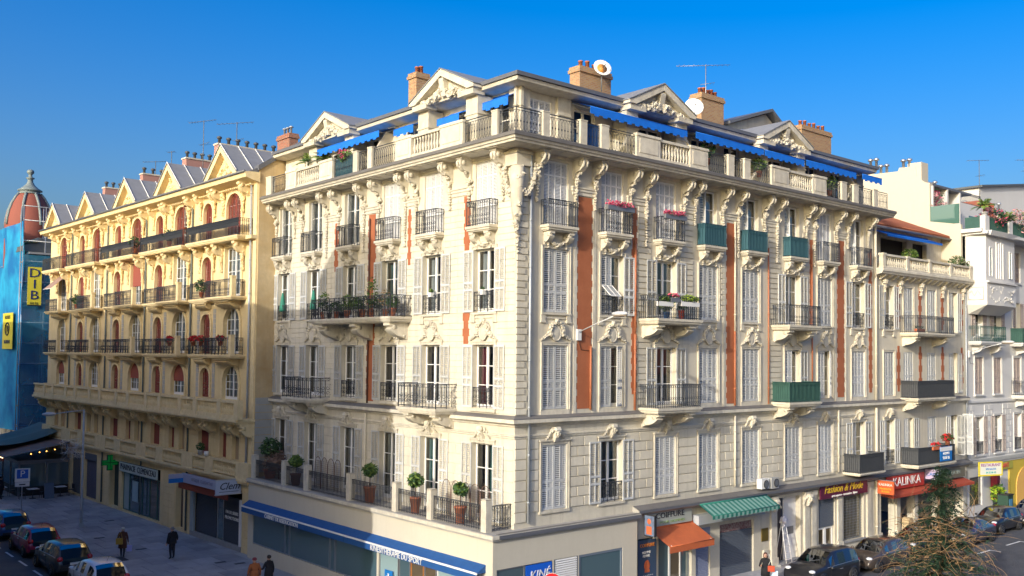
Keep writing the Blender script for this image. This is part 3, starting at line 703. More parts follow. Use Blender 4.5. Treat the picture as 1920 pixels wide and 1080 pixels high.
# coursed stonework
cnt = [0]; rest = {}
def blocks(fr, s0, s1, z0, z1, ch, L, single, m=cream, gap=.040, key='', p=.045):
    n = max(1, round((z1-z0)/ch)); ch = (z1-z0)/n
    for i in range(n):
        W = s1-s0; k = max(1, round(W/L))
        cuts = [s0+W*j/k for j in range(k+1)]
        if i % 2 and k > 1: cuts = [s0]+[s0+W*(j+.5)/k for j in range(k)]+[s1]
        for a, c in zip(cuts[:-1], cuts[1:]):
            me = block_mesh(c-a-gap, ch-gap, m, p)
            if single and cnt[0] < 255: cnt[0] += 1; fr.put('stone_block', me, a+gap/2, -.001, z0+i*ch+gap/2)
            else:
                b = rest.setdefault((id(fr), fr, key), MB()); o = len(b.v)
                b.v += [(v.co.x+a+gap/2, v.co.y-.001, v.co.z+z0+i*ch+gap/2) for v in me.vertices]; kk = b.mi(m)
                for q in me.polygons: b.f.append([t+o for t in q.vertices]); b.m.append(kk); b.sm.append(False)
def piers(B_, w, lo, hi): 
    e = [lo]+[v for x in B_ for v in (x-w, x+w)]+[hi]; return [(e[2*i], e[2*i+1]) for i in range(len(B_)+1)]
pz = .88
for a, c in piers(XB, pz, .62, 28.0):
    if c-a > .25: blocks(FX, a+.02, c-.02, 4.95, 7.9, .42, .95, True)
for z in (): pass
nb = 42
for i in range(nb):   # corner pier quoins on the right face
    z = 8.9+i*.27
    if z > 18.2: break
    L = .60 if i % 2 == 0 else .47
    FX.put('stone_block', block_mesh(L-.01, .235, cream, .045), .0, -.001, z)
for i in range(8): FX.put('stone_block', block_mesh(.6, .385, cream, .045), 0, -.001, 4.6+i*.42)
for a, c in ((7.2, 8.15), (17.35, 18.5)): blocks(FX, a+.02, c-.02, 9.1, 12.2, .27, 1.2, False); blocks(FX, a+.02, c-.02, 13.3, 18.1, .27, 1.2, False)
for a, c in ((10.15, 11.2), (20.55, 21.25), (13.3, 13.75)): blocks(FX, a+.02, c-.02, 13.3, 18.1, .27, 1.2, False)
ys = piers(YB, .80, .02, 21.0)
for a, c in ys: blocks(FY, -c+.02, -a-.02, 8.9, 12.9, .27, 1.3, False, p=.022, gap=.022); blocks(FY, -c+.02, -a-.02, 13.05, 18.1, .27, 1.3, False, p=.022, gap=.022); blocks(FY, -c+.02, -a-.02, 4.5, 7.9, .40, 1.0, False, p=.022, gap=.024)
for (i_, fr, key), b in rest.items(): fr.put('stonework', b, kind='stuff')
rest.clear()
# vertical flat bands (plain pilaster edges) beside the strips
for s in (3.30, 4.45, 13.62, 14.78, 23.9, 25.0):
    FX.put('pilaster_strip', MB().box(-.09, .09, -.03, 0, 8.86, 18.1, cream2), s, 0, 0)
# corner figure: carved console with foliage under the cornice
cf = MB(); 
Mr = Matrix.Rotation(-pi/4, 4, 'Z')
cf.box(-.55, .55, -.12, .5, 18.9, 19.5, cream2, Mr) if False else None
cf.box(-.12, .62, -.12, .62, 19.05, 19.45, cream2); cf.box(-.17, .66, -.17, .66, 19.45, 19.55, cream2); cf.box(-.15, .64, -.15, .64, 18.97, 19.049, cream2)
for k in range(26):
    t = k/25; z = 18.9-2.6*t; sp_ = .30*(1-t)+.06
    cf.blob((-.10+random.uniform(-.12, .25)*(1-t*.5), -.12+random.uniform(-.12, .25)*(1-t*.5), z), random.uniform(.12, .2)*(1-.5*t), cream2, 1, .3)
cf.tube([(.0, .0, 18.9), (-.05, -.05, 18.2), (.0, .0, 17.2), (.05, .05, 16.2)], [.28, .30, .24, .08], cream2, 10)
for k in range(14): t = k/13; cf.blob((.15+.85*t, -.22+.1*t, 18.55-.9*sin(pi*(.25+.75*t))*1.0+.75*t), .12, cream2, 1, .3)
for k in range(14): t = k/13; cf.blob((-.22+.1*t, .15+.6*t, 18.55-.9*sin(pi*(.25+.75*t))*1.0+.75*t), .12, cream2, 1, .3)
for k in range(8): cf.blob((-.02+random.uniform(-.04, .04), -.06, 16.3-k*.12), .09-.006*k, cream2, 1, .25)
put('corner_sculpture', cf, B)
# pipes
downpipe(FX, .66, 4.55, 19.5, pipe_m, -.11); downpipe(FX, 28.2, 8.85, 19.5, pipe_c, -.11, .075); downpipe(FX, 28.2, .6, 8.4, pipe_c, -.11, .075)
downpipe(FX, 7.02, 12.4, 16.5, pipe_t, -.08); downpipe(FX, 7.02, 8.9, 12.3, pipe_t, -.08); downpipe(FX, 14.42, 12.6, 18.1, pipe_c, -.08, .045); downpipe(FX, 14.42, 8.9, 12.6, pipe_t, -.08); downpipe(FX, 14.42, 4.9, 8.4, pipe_c, -.09, .05)
downpipe(FX, 24.05, 4.9, 8.4, pipe_c, -.09, .05); downpipe(FX, 17.3, 8.9, 17, pipe_t, -.08, .04); downpipe(FX, 21.4, 8.9, 17, pipe_t, -.08, .04)
downpipe(FY, -21.0, 4.5, 19.4, pipe_m, -.09, .05); downpipe(FY, -10.9, 8.9, 17.9, mat('dark_pipe', (.12, .06, .045), .6), -.08, .045); downpipe(FY, -11.0, 4.5, 8.4, pipe_c, -.09, .05); downpipe(FX, 4.2, 9.0, 11.7, pipe_t, -.08, .05)
# ---- attic storey
FXa = Fr(0, .45, 0, B); FYa = Fr(.45, 0, -pi/2, B)
hX = [(.95, 2.25, 20.1, 22.0, .2), (3.6, 4.9, 20.3, 22.0, .2), (7.7, 9.3, 20.6, 21.9, .2), (11.6, 12.9, 20.2, 22, .2), (14.2, 15.5, 20.2, 22, .2), (17.8, 19.4, 20.6, 21.9, .2), (21.5, 22.7, 20.2, 22, .2), (24.2, 25.4, 20.2, 22, .2)]
FXa.put('attic_wall', wall(.45, 27.6, 20.08, 22.4, hX, cream2))
hY = [(-2.4, -1.1, 20.2, 22.0, .2), (-5.5, -4.1, 20.6, 21.9, .2), (-8.8, -7.4, 20.2, 22, .2), (-11.8, -10.6, 20.2, 22, .2), (-15.7, -14.3, 20.6, 21.9, .2), (-18.6, -17.4, 20.3, 22, .2)]
FYa.put('attic_wall', wall(-20.8, -.45, 20.08, 22.4, hY, cream2))
for h in hX: wo = FXa.put('window', sash_mesh(round(h[1]-h[0], 2), round(h[3]-h[2], 2), 2), (h[0]+h[1])/2, .12, h[2]); FXa.put('pane', pane_mesh(round(h[1]-h[0]-.1, 2), round(h[3]-h[2]-.1, 2)), (h[0]+h[1])/2, .15, h[2]+.05, wo)
for h in hY: wo = FYa.put('window', sash_mesh(round(h[1]-h[0], 2), round(h[3]-h[2], 2), 2), (h[0]+h[1])/2, .12, h[2]); FYa.put('pane', pane_mesh(round(h[1]-h[0]-.1, 2), round(h[3]-h[2]-.1, 2)), (h[0]+h[1])/2, .15, h[2]+.05, wo)
FXa.put('blind', blind_mesh(1.3, 1.9), 1.6, .05, 20.1)
for s in (.55, 2.9, 6.6, 10.3, 16.4, 20.6, 27.2): FXa.put('pilaster', MB().box(-.38, .38, -.14, 0, 20.08, 22.3, cream2).box(-.42, .42, -.18, 0, 21.5, 21.56, cream2), s, 0, 0)
for s in (-.55, -3.2, -6.6, -9.7, -13.4, -17.0): FYa.put('pilaster', MB().box(-.38, .38, -.14, 0, 20.08, 22.3, cream2).box(-.42, .42, -.18, 0, 21.5, 21.56, cream2), s, 0, 0)
def ringcourse(name, prof, x1, y1, m): return course(name, [(o, z) for o, z in prof], x1, y1, m)
course('attic_cornice', [(-.44, 22.28), (.10, 22.32), (.30, 22.36), (.34, 22.50), (-.44, 22.52)], 28.0, 20.88, cream2)
rf = MB(); e = .42
o1 = [(-e, -e), (28.1, -e), (28.1, 20.9), (-e, 20.9)]; i1 = [(4.2, 4.2), (24.3, 4.2), (24.3, 16.5), (4.2, 16.5)]
vs = [(x, y, 22.52) for x, y in o1]+[(x, y, 22.68) for x, y in o1]+[(x, y, 23.35) for x, y in i1]
rf.add(vs, [(0, 3, 2, 1), (0, 1, 5, 4), (1, 2, 6, 5), (2, 3, 7, 6), (3, 0, 4, 7)], zinc_d); rf.add(vs, [(4, 5, 9, 8), (5, 6, 10, 9), (6, 7, 11, 10), (7, 4, 8, 11), (8, 9, 10, 11)], zinc)
ro = put('roof', rf, B)
# ---- parapet of the terrace: posts, railings, piers, balustrades
PZ, PH = 20.09, 1.0
def iron_run(fr, a, c, m=iron, style='lattice'):
    fr.put('parapet_railing', cached(('ir', round(c-a, 2), m.name, style), lambda: rail_panel(MB(), c-a, PH, style, m).mesh('parapet_railing')), a, -.75, PZ)
def post(fr, a, c): fr.put('parapet_post', cached(('post', round(c-a, 2)), lambda: MB().box(0, c-a, -.13, .13, 0, PH, cream2).box(-.02, c-a+.02, -.15, .15, PH, PH+.05, cream2).mesh('parapet_post')), a, -.75, PZ)
def pier(fr, a, c): fr.put('parapet_pier', pier_mesh(c-a, PH+.03, cream2), a, -.75, PZ)
def bal(fr, a, c): fr.put('balustrade', baluster_run(c-a, PH, cream2), a, -.75, PZ)
iron_run(FX, -.75, .6); iron_run(FY, -.24, .75)
for f, a, c in ((post, .6, .95), (iron_run, .95, 2.71), (post, 2.71, 3.09), (iron_run, 3.09, 3.95), (post, 3.95, 4.41), (iron_run, 4.41, 6.18), (pier, 6.18, 7.75), (bal, 7.78, 9.84), (pier, 9.87, 11.2), (iron_run, 11.25, 12.79), (post, 12.79, 13.26), (iron_run, 13.26, 14.09), (post, 14.09, 14.58), (iron_run, 14.58, 16.37), (pier, 16.42, 17.95), (bal, 17.98, 20.2), (pier, 20.22, 21.55), (iron_run, 21.6, 23.15), (post, 23.15, 23.66), (iron_run, 23.66, 24.4), (post, 24.4, 24.92), (iron_run, 24.92, 26.64), (post, 26.64, 27.07), (iron_run, 27.07, 28.4)): f(FX, a, c)
for f, a, c in ((post, .24, .61), (iron_run, .61, 2.47), (pier, 2.5, 4.10), (bal, 4.12, 6.27), (pier, 6.29, 7.52), (iron_run, 7.56, 9.56), (post, 9.56, 9.93), (iron_run, 9.93, 10.85), (post, 10.85, 11.24), (iron_run, 11.24, 13.2), (pier, 13.23, 14.55), (bal, 14.58, 17.02), (pier, 17.04, 18.18), (iron_run, 18.22, 19.94), (post, 19.94, 20.53)): f(FY, -c, -a)
FY.put('privacy_screen', MB().box(-13.2, -11.25, -.70, -.68, 20.1, 21.05, teal), 0, 0, 0); FX.put('privacy_screen', MB().box(3.1, 3.95, -.70, -.68, 20.1, 21.08, blue_d), 0, 0, 0)
for s in (10.25, 25.2): FX.put('partition_wall', MB().extr([(.45, 20.08), (-.55, 20.08), (-.55, 21.25), (.1, 22.1), (.45, 22.2)], 'x', -.05, .05, creamwall), s, 0, 0)
FY.put('partition_wall', MB().extr([(.45, 20.08), (-.6, 20.08), (-.6, 21.1), (-.1, 21.95), (.45, 21.9)], 'x', -.05, .05, creamwall), -9.6, 0, 0)
# pediments
def pediment(fr, c, hw, zb=22.40, hgt=1.02, dep=2.6):
    po = fr.put('pediment', MB().extr([(-hw+.1, zb-.02), (hw-.1, zb-.02), (0, zb+hgt)], 'y', -.46, .5, cream2).box(-hw-.02, -hw*.52, -.72, -.1, zb-.20, zb+.04, cream2).box(hw*.52, hw+.02, -.72, -.1, zb-.20, zb+.04, cream2).box(-hw+.05, -hw*.62, -.42, .4, 20.1, zb-.20, cream2).box(hw*.62, hw-.05, -.42, .4, 20.1, zb-.20, cream2).box(-hw+.0, -hw*.60, -.46, .4, 21.4, 21.48, cream2).box(hw*.60, hw, -.46, .4, 21.4, 21.48, cream2), c, 0, 0)
    for sg in (-1, 1):
        pf = [(sg*(hw+.14), zb+.05), (sg*(hw+.14), zb+.17), (0, zb+hgt+.26), (0, zb+hgt-.04), (sg*(hw-.30), zb+.05)]
        fr.put('raking_cornice', MB().extr(pf, 'y', -.80 if sg < 0 else -.805, -.30, cream2), c, 0, 0, po)
        pf = [(sg*(hw+.06), zb+.12), (sg*(hw+.06), zb+.17), (0, zb+hgt+.16), (0, zb+hgt+.08), (sg*(hw-.1), zb+.1)]
        fr.put('inner_moulding', MB().extr(pf, 'y', -.299, .4, cream2), c, 0, 0, po)
        pf = [(sg*(hw+.18), zb+.175), (sg*(hw+.18), zb+.21), (0, zb+hgt+.31), (0, zb+hgt+.265)]
        fr.put('pediment_roof', MB().extr(pf, 'y', -.84 if sg < 0 else -.845, dep, zinc), c, 0, 0, po)
    b = MB(); b.extr([(-.10, .02), (-.30, .02), (-.30, -.1), (-.2, -.5), (-.16, -.75), (.2, -.75), (.2, .02)], 'x', -.16, .16, cream2)
    for k in range(26):
        x = random.uniform(-1, 1); b.blob((x*hw*.5, -.04-random.uniform(0, .14), -.80+random.uniform(0, .60)*(1-abs(x))), random.uniform(.09, .15), cream2, 1, .3)
    for sg in (-1, 1):
        for k in range(5): b.blob((sg*(hw*.55+.1*k), -.16, -.86+random.uniform(0, .12)), .1, cream2, 1, .3)
    fr.put('sculpture', b, c, -.47, zb+hgt-.16, po)
pediment(FX, 8.1, 2.15); pediment(FX, 18.1, 2.15); pediment(FY, -4.25, 2.2); pediment(FY, -14.25, 2.3)
# chimneys on the roof
def chimney(parent, x, y, z0, z1, wx_, wy_, m, pots, potm=red_pot, cap=True, rz=0.):
    co = put('chimney', MB().box(-wx_/2, wx_/2, -wy_/2, wy_/2, 0, z1-z0-.3, m).box(-wx_/2-.07, wx_/2+.07, -wy_/2-.07, wy_/2+.07, z1-z0-.3, z1-z0-.14, m).box(-wx_/2-.03, wx_/2+.03, -wy_/2-.03, wy_/2+.03, z1-z0-.14, z1-z0, m), parent, (x, y, z0), rz)
    L = max(wx_, wy_)-.3
    for i in range(pots):
        t = (i+.5)/pots*L-L/2; px_, py_ = (t, 0) if wx_ > wy_ else (0, t)
        Mx = Matrix.Translation((x, y, z1)) @ Matrix.Rotation(rz, 4, 'Z') @ Matrix.Translation((px_, py_, 0))
        pm = cached(('pot', potm.name, i % 2), lambda: (MB().lathe([(.11, 0), (.10, .3+.08*(i % 2)), (.12, .3+.08*(i % 2)), (.12, .36+.08*(i % 2)), (.06, .37+.08*(i % 2))], potm, 8) if potm is red_pot else MB().lathe([(.07, 0), (.07, .42), (.15, .43), (.15, .46), (.03, .54)], potm, 8)).mesh('chimney_pot'))
        put('chimney_pot', pm, co, M=Mx)
    return co
chimney(B, 8.4, 4.2, 23.0, 25.45, 2.2, .7, brick_y, 4); chimney(B, 17.7, 4.2, 23.0, 25.9, 2.0, .75, brick_y, 5); chimney(B, 28.6, 4.4, 22.5, 25.85, 3.4, .75, brick_y, 6)
chimney(B, 3.0, 11.3, 22.7, 25.75, .8, .7, brick_y, 2); chimney(B, 4.4, 11.5, 22.7, 25.3, 1.4, .7, brick_r, 3)
chimney(B, 3.0, 25.6, 22.5, 25.0, .6, 1.6, brick_r, 3, pipe_m)
put('steel_flue', MB().lathe([(.12, 0), (.12, .75), (.24, .77), (.24, .86), (.05, .95)], steel, 10), B, (13.6, 2.6, 23.3))
put('steel_flue', MB().lathe([(.10, 0), (.10, .75), (.2, .77), (.2, .86), (.05, .95)], steel, 10), B, (20.1, 3.6, 23.4))
# roof house with gable behind second pediment
rh = MB(); rh.extr([(19.8, 23.0), (26.0, 23.0), (26.0, 24.5), (23.6, 25.95), (19.8, 24.7)], 'y', 4.4, 7, cream); put('roof_house', rh, B)
put('roof_house_roof', MB().extr([(19.4, 24.62), (23.6, 26.05), (26.4, 24.35), (26.4, 24.5), (23.6, 26.22), (19.4, 24.80)], 'y', 3.9, 7.4, zinc_d), B)
# round roof vents, skylight
for y in (9.2, 13.2): put('roof_ventilator', MB().lathe([(.07, 0), (.07, .3), (.2, .36), (.24, .48), (.2, .6), (.05, .68)], steel, 10), B, (1.4, y, 22.85))
put('skylight', MB().box(0, .9, 0, .6, 0, .16, white), B, (1.2, 11.4, 22.9))
# attic awnings
def awning(fr, a, c, z, out, drop, m, val=.18, arms=True, name='awning', stripes=None, scallop=0, parent=None, d0=.0):
    b = MB(); n = 2 if not stripes else max(2, int((c-a)/stripes))
    for i in range(n):
        x0 = a+(c-a)*i/n; x1 = a+(c-a)*(i+1)/n; mm = m if not stripes else (m, mat('pale_green_stripe', (.24, .40, .34), .7, .3, 4))[i % 2]
        b.quad((x0, d0, z), (x1, d0, z), (x1, d0-out, z-drop), (x0, d0-out, z-drop), mm); b.quad((x0, d0, z-.012), (x0, d0-out, z-drop-.012), (x1, d0-out, z-drop-.012), (x1, d0, z-.012), mm)
    if scallop:
        k = int((c-a)/scallop)
        for i in range(k):
            x0 = a+(c-a)*i/k; x1 = a+(c-a)*(i+1)/k; h = val*(.8+.2*(i % 2)); b.box(x0, x1, d0-out-.008, d0-out+.008, z-drop-h, z-drop+.001, m if not stripes else (m, MATS['pale_green_stripe'])[i % 2])
    else: b.box(a, c, d0-out-.008, d0-out+.008, z-drop-val, z-drop+.001, m)
    b.tube([(a, d0-out, z-drop+.01), (c, d0-out, z-drop+.01)], .022, m, 6); b.tube([(a, d0, z+.02), (c, d0, z+.02)], .04, m, 8)
    if arms:
        for x in (a+.15, c-.15): b.tube([(x, d0, z-.1), (x+(.3 if x < c-.3 else -.3), d0-out*.5, z-drop*.5-.12), (x, d0-out, z-drop)], .022, white, 5)
    return fr.put(name, b, 0, 0, 0, parent)
awning(FXa, 3.35, 9.75, 22.30, 1.25, .50, blue_a, scallop=.25, val=.36); awning(FXa, 10.45, 15.9, 22.28, 1.2, .42, blue_a, scallop=.25, val=.36); awning(FXa, 16.0, 19.6, 22.26, 1.2, .42, blue_a, scallop=.25, val=.36); awning(FXa, 19.8, 24.9, 22.24, 1.2, .38, blue_a, scallop=.25, val=.36); awning(FXa, 25.4, 27.6, 22.24, 1.3, .4, blue_a, scallop=.25, val=.36)
awning(FYa, -2.15, -.45, 22.15, .6, .30, blue_a, scallop=.25, val=.36); awning(FYa, -5.2, -3.6, 22.0, .7, .3, blue_a, scallop=.25, val=.36); awning(FYa, -8.5, -6.9, 22.1, .8, .3, blue_a, scallop=.25, val=.36); awning(FYa, -15.2, -9.3, 22.25, 1.1, .38, blue_a, scallop=.25, val=.36)
# ================================================================ one-storey shop plinth with terrace (part of the same building)
FPy = Fr(-1.4, 0, -pi/2, B); FPx = Fr(0, -.4, 0, B)
hy = [(-20.25, -7.75, .85, 2.78, .12), (-7.6, -.35, .12, 2.78, .12)]
FPy.put('plinth_wall', wall(-20.85, .4, -.1, 4.12, hy, paint_cream))
hx = [(-1.2, 1.78, .75, 3.0, .1), (1.82, 3.2, .75, 3.0, .1), (3.26, 5.92, .75, 3.0, .1)]
FPx.put('plinth_wall', wall(-1.4, 6.9, -.1, 4.12, hx, paint_cream))
put('plinth_wall', MB().box(6.86, 6.9, -.4, 0, -.1, 4.12, paint_cream), B)
tf = MB(); tf.box(-1.5, 0, -.5, 20.87, 4.12, 4.36, podium_lt); tf.box(.001, 6.98, -.5, 0, 4.12, 4.36, podium_lt); put('terrace_floor', tf, B)
lp = MB(); lp.box(-1.54, -1.5, -.54, 20.87, 4.2, 4.33, cream2); lp.box(-1.5, 6.99, -.54, -.5, 4.2, 4.33, cream2); put('terrace_lip', lp, B)
course('street_cornice', [(0, 4.12), (.12, 4.14), (.18, 4.25), (.38, 4.3), (.40, 4.46), (0, 4.56)], 40.3, -.01, podium_lt) if False else None
sc_ = MB(); sc_.extr([(0, 4.12), (-.12, 4.14), (-.2, 4.25), (-.36, 4.3), (-.40, 4.44), (-.02, 4.60), (0, 4.6)], 'x', 6.99, 40.35, podium_lt); put('street_cornice', sc_, B)
put('gutter_edge', MB().box(6.995, 40.34, -.43, -.401, 4.34, 4.44, zinc_d).extr([(-.41, 4.445), (-.03, 4.605), (-.03, 4.625), (-.41, 4.465)], 'x', 6.995, 40.34, MATS['weathered_lead']), B)
put('terrace_edge_flashing', MB().box(-1.2, 6.98, -.555, -.541, 4.18, 4.33, zinc_d).box(-1.2, 6.98, -.5, -.35, 4.361, 4.375, MATS['weathered_lead']), B)
# glazing of the clinic
def pane(fr, a, c, z0, z1, d, m, name='shop_window', parent=None, fm=None, fw_=.05):
    o = fr.put(name, MB().box(a, c, d, d+.05, z0, z0+fw_, fm or alu).box(a, c, d, d+.05, z1-fw_, z1, fm or alu).box(a, a+fw_, d, d+.05, z0+fw_, z1-fw_, fm or alu).box(c-fw_, c, d, d+.05, z0+fw_, z1-fw_, fm or alu), 0, 0, 0, parent)
    fr.put('pane', MB().quad((a+.03, d+.03, z0+.03), (c-.03, d+.03, z0+.03), (c-.03, d+.03, z1-.03), (a+.03, d+.03, z1-.03), m), 0, 0, 0, o); return o
gl_blue = glassmat('frosted_blue_glass', refl=.35, opaque=(.075, .135, .16)); gl_lt = glassmat('frosted_pale_glass', refl=.3, opaque=(.30, .42, .43)); gl_warm = glassmat('painted_glow_glass', refl=.4, opaque=(.12, .09, .05))  # warm pane: glow of the shop interior put into its colour
for a, c in ((-20.25, -16.6), (-16.55, -16.1), (-16.05, -12.0), (-11.95, -11.5), (-11.45, -7.78)): pane(FPy, a, c, .87, 2.76, .03, gl_blue, fm=mat('blue_grey_frame', (.16, .2, .25), .5))
pane(FPy, -7.6, -6.1, .15, 2.76, .04, gl_lt); 
for k, (a, c, g) in enumerate(((-6.05, -5.2, glass_shop), (-5.15, -4.2, gl_warm), (-4.15, -3.3, gl_warm), (-3.25, -1.9, gl_lt), (-1.85, -.4, gl_lt))): pane(FPy, a, c, .15, 2.76, .04, g, 'shop_door' if k in (1, 2) else 'shop_window', fm=white if k > 2 else (mat('orange_frame', (.45, .17, .04), .5) if k == 1 else alu))
pane(FPx, -1.2, .28, .75, 3.0, .02, glass_shop); pane(FPx, 3.26, 5.92, .75, 3.0, .02, gl_blue, fm=mat('blue_grey_frame', (.16, .2, .25), .5), fw_=.1)
lv = MB(); lv.box(1.82, 1.88, .0, .05, .75, 3.0, alu); lv.box(3.14, 3.2, 0, .05, .75, 3.0, alu); lo_ = FPx.put('louvre_grille', lv, 0, 0, 0)
for i in range(24): FPx.put('slat', cached('lslat', lambda: MB().add([(0, 0, 0), (1.26, 0, 0), (1.26, .05, .06), (0, .05, .06)], [(0, 1, 2, 3)], white).mesh('slat')), 1.88, -.005, .8+i*.092, lo_)
wk = FPy.put('wall_sign_cross', MB().box(-.3, .3, -.03, 0, 0, .62, mat('sign_blue', (.01, .17, .5), .4)), -6.75, -.002, 1.15)
FPy.put('cross', MB().box(-.05, .05, -.045, -.031, .14, .48, white).box(-.17, .17, -.0451, -.0311, .26, .36, white), -6.75, -.002, 1.15, wk)
# clinic awning cassette with lettering
def cassette(fr, a, c, z, m):
    o = fr.put('shop_awning', MB().extr([(0, z), (-.42, z-.26), (-.42, z-.30), (0, z-.30)], 'x', a, c, m), 0, 0, 0)
    fr.put('front_bar', MB().box(a, c, -.46, -.421, z-.33, z-.255, white), 0, 0, 0, o); fr.put('valance', MB().box(a, c, -.452, -.44, z-.60, z-.331, m), 0, 0, 0, o); return o
blue_v = mat('clinic_blue_canvas', (.012, .085, .28), .7, .35, 3)
aw = cassette(FPy, -20.75, -9.9, 3.16, blue_v); FPy.put('lettering', fontmesh('CABINET DE REEDUCATION', .29, white, sx=.98), -16.1, -.468, 2.69, aw)
aw = cassette(FPy, -9.86, -.02, 3.16, blue_v); FPy.put('lettering', fontmesh('KINESITHERAPIE DU SPORT', .34, white, sx=.95), -5.6, -.468, 2.69, aw)
# terrace posts and railings
tp = [.28, 3.92, 6.55, 10.45, 14.6, 17.0, 20.55]
for y in tp: FPy.put('terrace_post', cached('tpost', lambda: MB().box(-.16, .16, .06, .36, 0, 1.22, cream2).taper(-.14, .14, .08, .34, 1.22, 1.28, .03, cream2).mesh('terrace_post')), -y, 0, 4.36)
for i, (a, c) in enumerate(zip(tp[:-1], tp[1:])):
    st = 'ornate' if i == 0 else 'bars'
    FPy.put('terrace_railing', cached(('tr', round(c-a, 2), st), lambda: rail_panel(MB(), c-a-.34, .98, st, iron).mesh('terrace_railing')), -c+.17, .2, 4.4)
put('terrace_railing', rail_panel(MB(), .98, .98, 'ornate', iron), B, (-1.02, .16, 4.4))
# ---- ground floor shopfronts along the right-hand street
FS = FX
def rollershutter(fr, a, c, z0, z1, d, m, name='roller_shutter'):
    b = MB(); z = z0
    while z < z1: b.extr([(d, z), (d-.02, z+.02), (d-.02, z+.06), (d, z+.08)], 'x', a, c, m); z += .082
    return fr.put(name, b, 0, 0, 0)
pane(FS, 7.3, 8.45, .3, 3.1, .12, glass_shop, fm=black)
pane(FS, 8.75, 9.7, .35, 3.4, .15, glass_shop, fm=white); pane(FS, 9.72, 10.5, .35, 3.4, .15, gl_warm, 'shop_door', fm=white); pane(FS, 10.52, 11.15, .35, 3.4, .15, glass_shop, fm=alu)
rollershutter(FS, 11.47, 12.53, .42, 2.75, .1, rollblue); FS.put('shutter_box', MB().box(11.45, 12.55, .0, .15, 2.76, 3.12, rollblue), 0, 0, 0)
rollershutter(FS, 13.32, 16.08, .45, 2.62, .12, rollgrey); FS.put('poster_strip', MB().box(13.32, 16.08, .125, .14, 2.68, 3.08, mat('red_patterned_blind', (.16, .05, .05), .7, .8, 9, dirt=(.4, .4, .38))), 0, 0, 0)
# entrance door recess
er = FS.put('entrance_door', MB().box(18.1, 19.1, .35, .42, .45, 3.9, mat('dark_door', (.05, .04, .045), .5, .5, 8, dirt=(.15, .1, .06))).box(19.2, 20.35, .30, .36, .45, 3.95, offwhite), 0, 0, 0)
FS.put('letter_panel', MB().box(19.45, 20.1, .285, .299, 1.9, 2.3, alu), 0, 0, 0, er)
FS.put('door_step', MB().box(17.9, 20.5, -.4, .3, .3, .62, kerb_m), 0, 0, 0)
for s in (17.75, 20.85): FS.put('pilaster', MB().box(-.25, .25, -.12, 0, .45, 4.1, cream2).box(-.3, .3, -.17, 0, .45, .95, cream2).box(-.3, .3, -.18, 0, 3.9, 4.1, cream2), s, 0, 0); FS.put('keystone', keystone_mesh(cream2), s, -.12, 3.35)
for s in (21.55, 24.2, 27.4, 28.5, 30.85, 33.1, 36.4, 39.8): FS.put('pilaster', MB().box(-.22, .22, -.09, 0, .45, 4.1, cream2).box(-.28, .28, -.15, 0, .45, 1.0, cream2).box(-.27, .27, -.14, 0, 3.85, 4.1, cream2), s, 0, 0)
rollershutter(FS, 22.12, 23.78, 1.95, 3.5, .1, rollgrey); pane(FS, 22.12, 22.95, .5, 1.95, .15, gl_warm, fm=white, fw_=.12); pane(FS, 22.97, 23.78, .5, 1.95, .15, gl_warm, fm=white, fw_=.12)
gr_ = pane(FS, 24.7, 26.9, .97, 3.48, .2, gl_warm)
lt = MB()
for i in range(14):
    x = 24.72+i*.155
    lt.box(x, x+.012, .10, .115, .97, 3.3, iron_g)
for i in range(15): z = 1.0+i*.155; lt.box(24.72, 26.88, .116, .13, z, z+.012, iron_g)
FS.put('security_grille', lt, 0, 0, 0)
FS.put('window_sill', MB().box(24.6, 27.0, -.12, 0, .86, .95, kerb_m), 0, 0, 0)
# letter box etc
FS.put('brass_plaque', MB().box(16.75, 17.3, -.05, 0, 1.9, 2.55, mat('brass', (.28, .20, .05), .35, .3, 3, metal=.6)), 0, 0, 0)
FS.put('meter_box', MB().box(16.85, 17.25, -.12, 0, .7, 1.45, cream2), 0, 0, 0)
# ---- lower wing of the corner building
hol = []
for f in (1, 2, 3):
    z, h = FL[f]
    for x in XL: hol.append((x-WL/2, x+WL/2, z, z+h, .34))
hol += [(28.8, 30.5, .5, 3.4, .4), (31.2, 32.85, 1.0, 3.4, .4), (33.4, 36.1, .5, 3.6, .4), (36.7, 39.5, .5, 3.4, .4)]
FX.put('wall', wall(28.16, 40.35, 0, 17.0, hol, cream))
for f in (1, 2, 3):
    z, h = FL[f]
    for i, x in enumerate(XL):
        window(FX, x, z, WL, h, SL[f][i], {1: None, 2: None, 3: 'sill'}[f] if i else {1: 'hood', 2: 'panel', 3: 'ears'}[f], cream2, curt, guard='scroll' if (f == 3 and i == 0) or (f == 1 and i == 0) else None)
FX.put('keystone', keystone_mesh(cream2), 29.89, -.02, 7.72)
for z0, sm in ((12.92, 'bars'), (8.92, 'bars'), (4.86, 'bars')):
    balcony(FX, 31.3, 36.3, z0, 1.15, 1.05, 'bars', iron, {12.92: None, 8.92: reed, 4.86: reed}[z0], (31.8, 35.7) if z0 > 5 else (), T=.22)
for c in (31.1, 33.9, 36.95, 39.75): 
    for z0, z1 in ((9.3, 12.1), (13.2, 15.8)): FX.put('terracotta_panel', toothed(.26, z1-z0, terra, course=.35, tooth=.09), c, 0, z0)
cf2 = MB(); cf2.extr([(0, 16.2), (-.06, 16.22), (-.1, 16.3), (-.5, 16.38), (-.55, 16.5), (-.6, 16.52), (-.6, 16.66), (-.55, 16.7), (0, 16.72)], 'x', 28.2, 40.4, cream2); FX.put('cornice', cf2, 0, 0, 0)
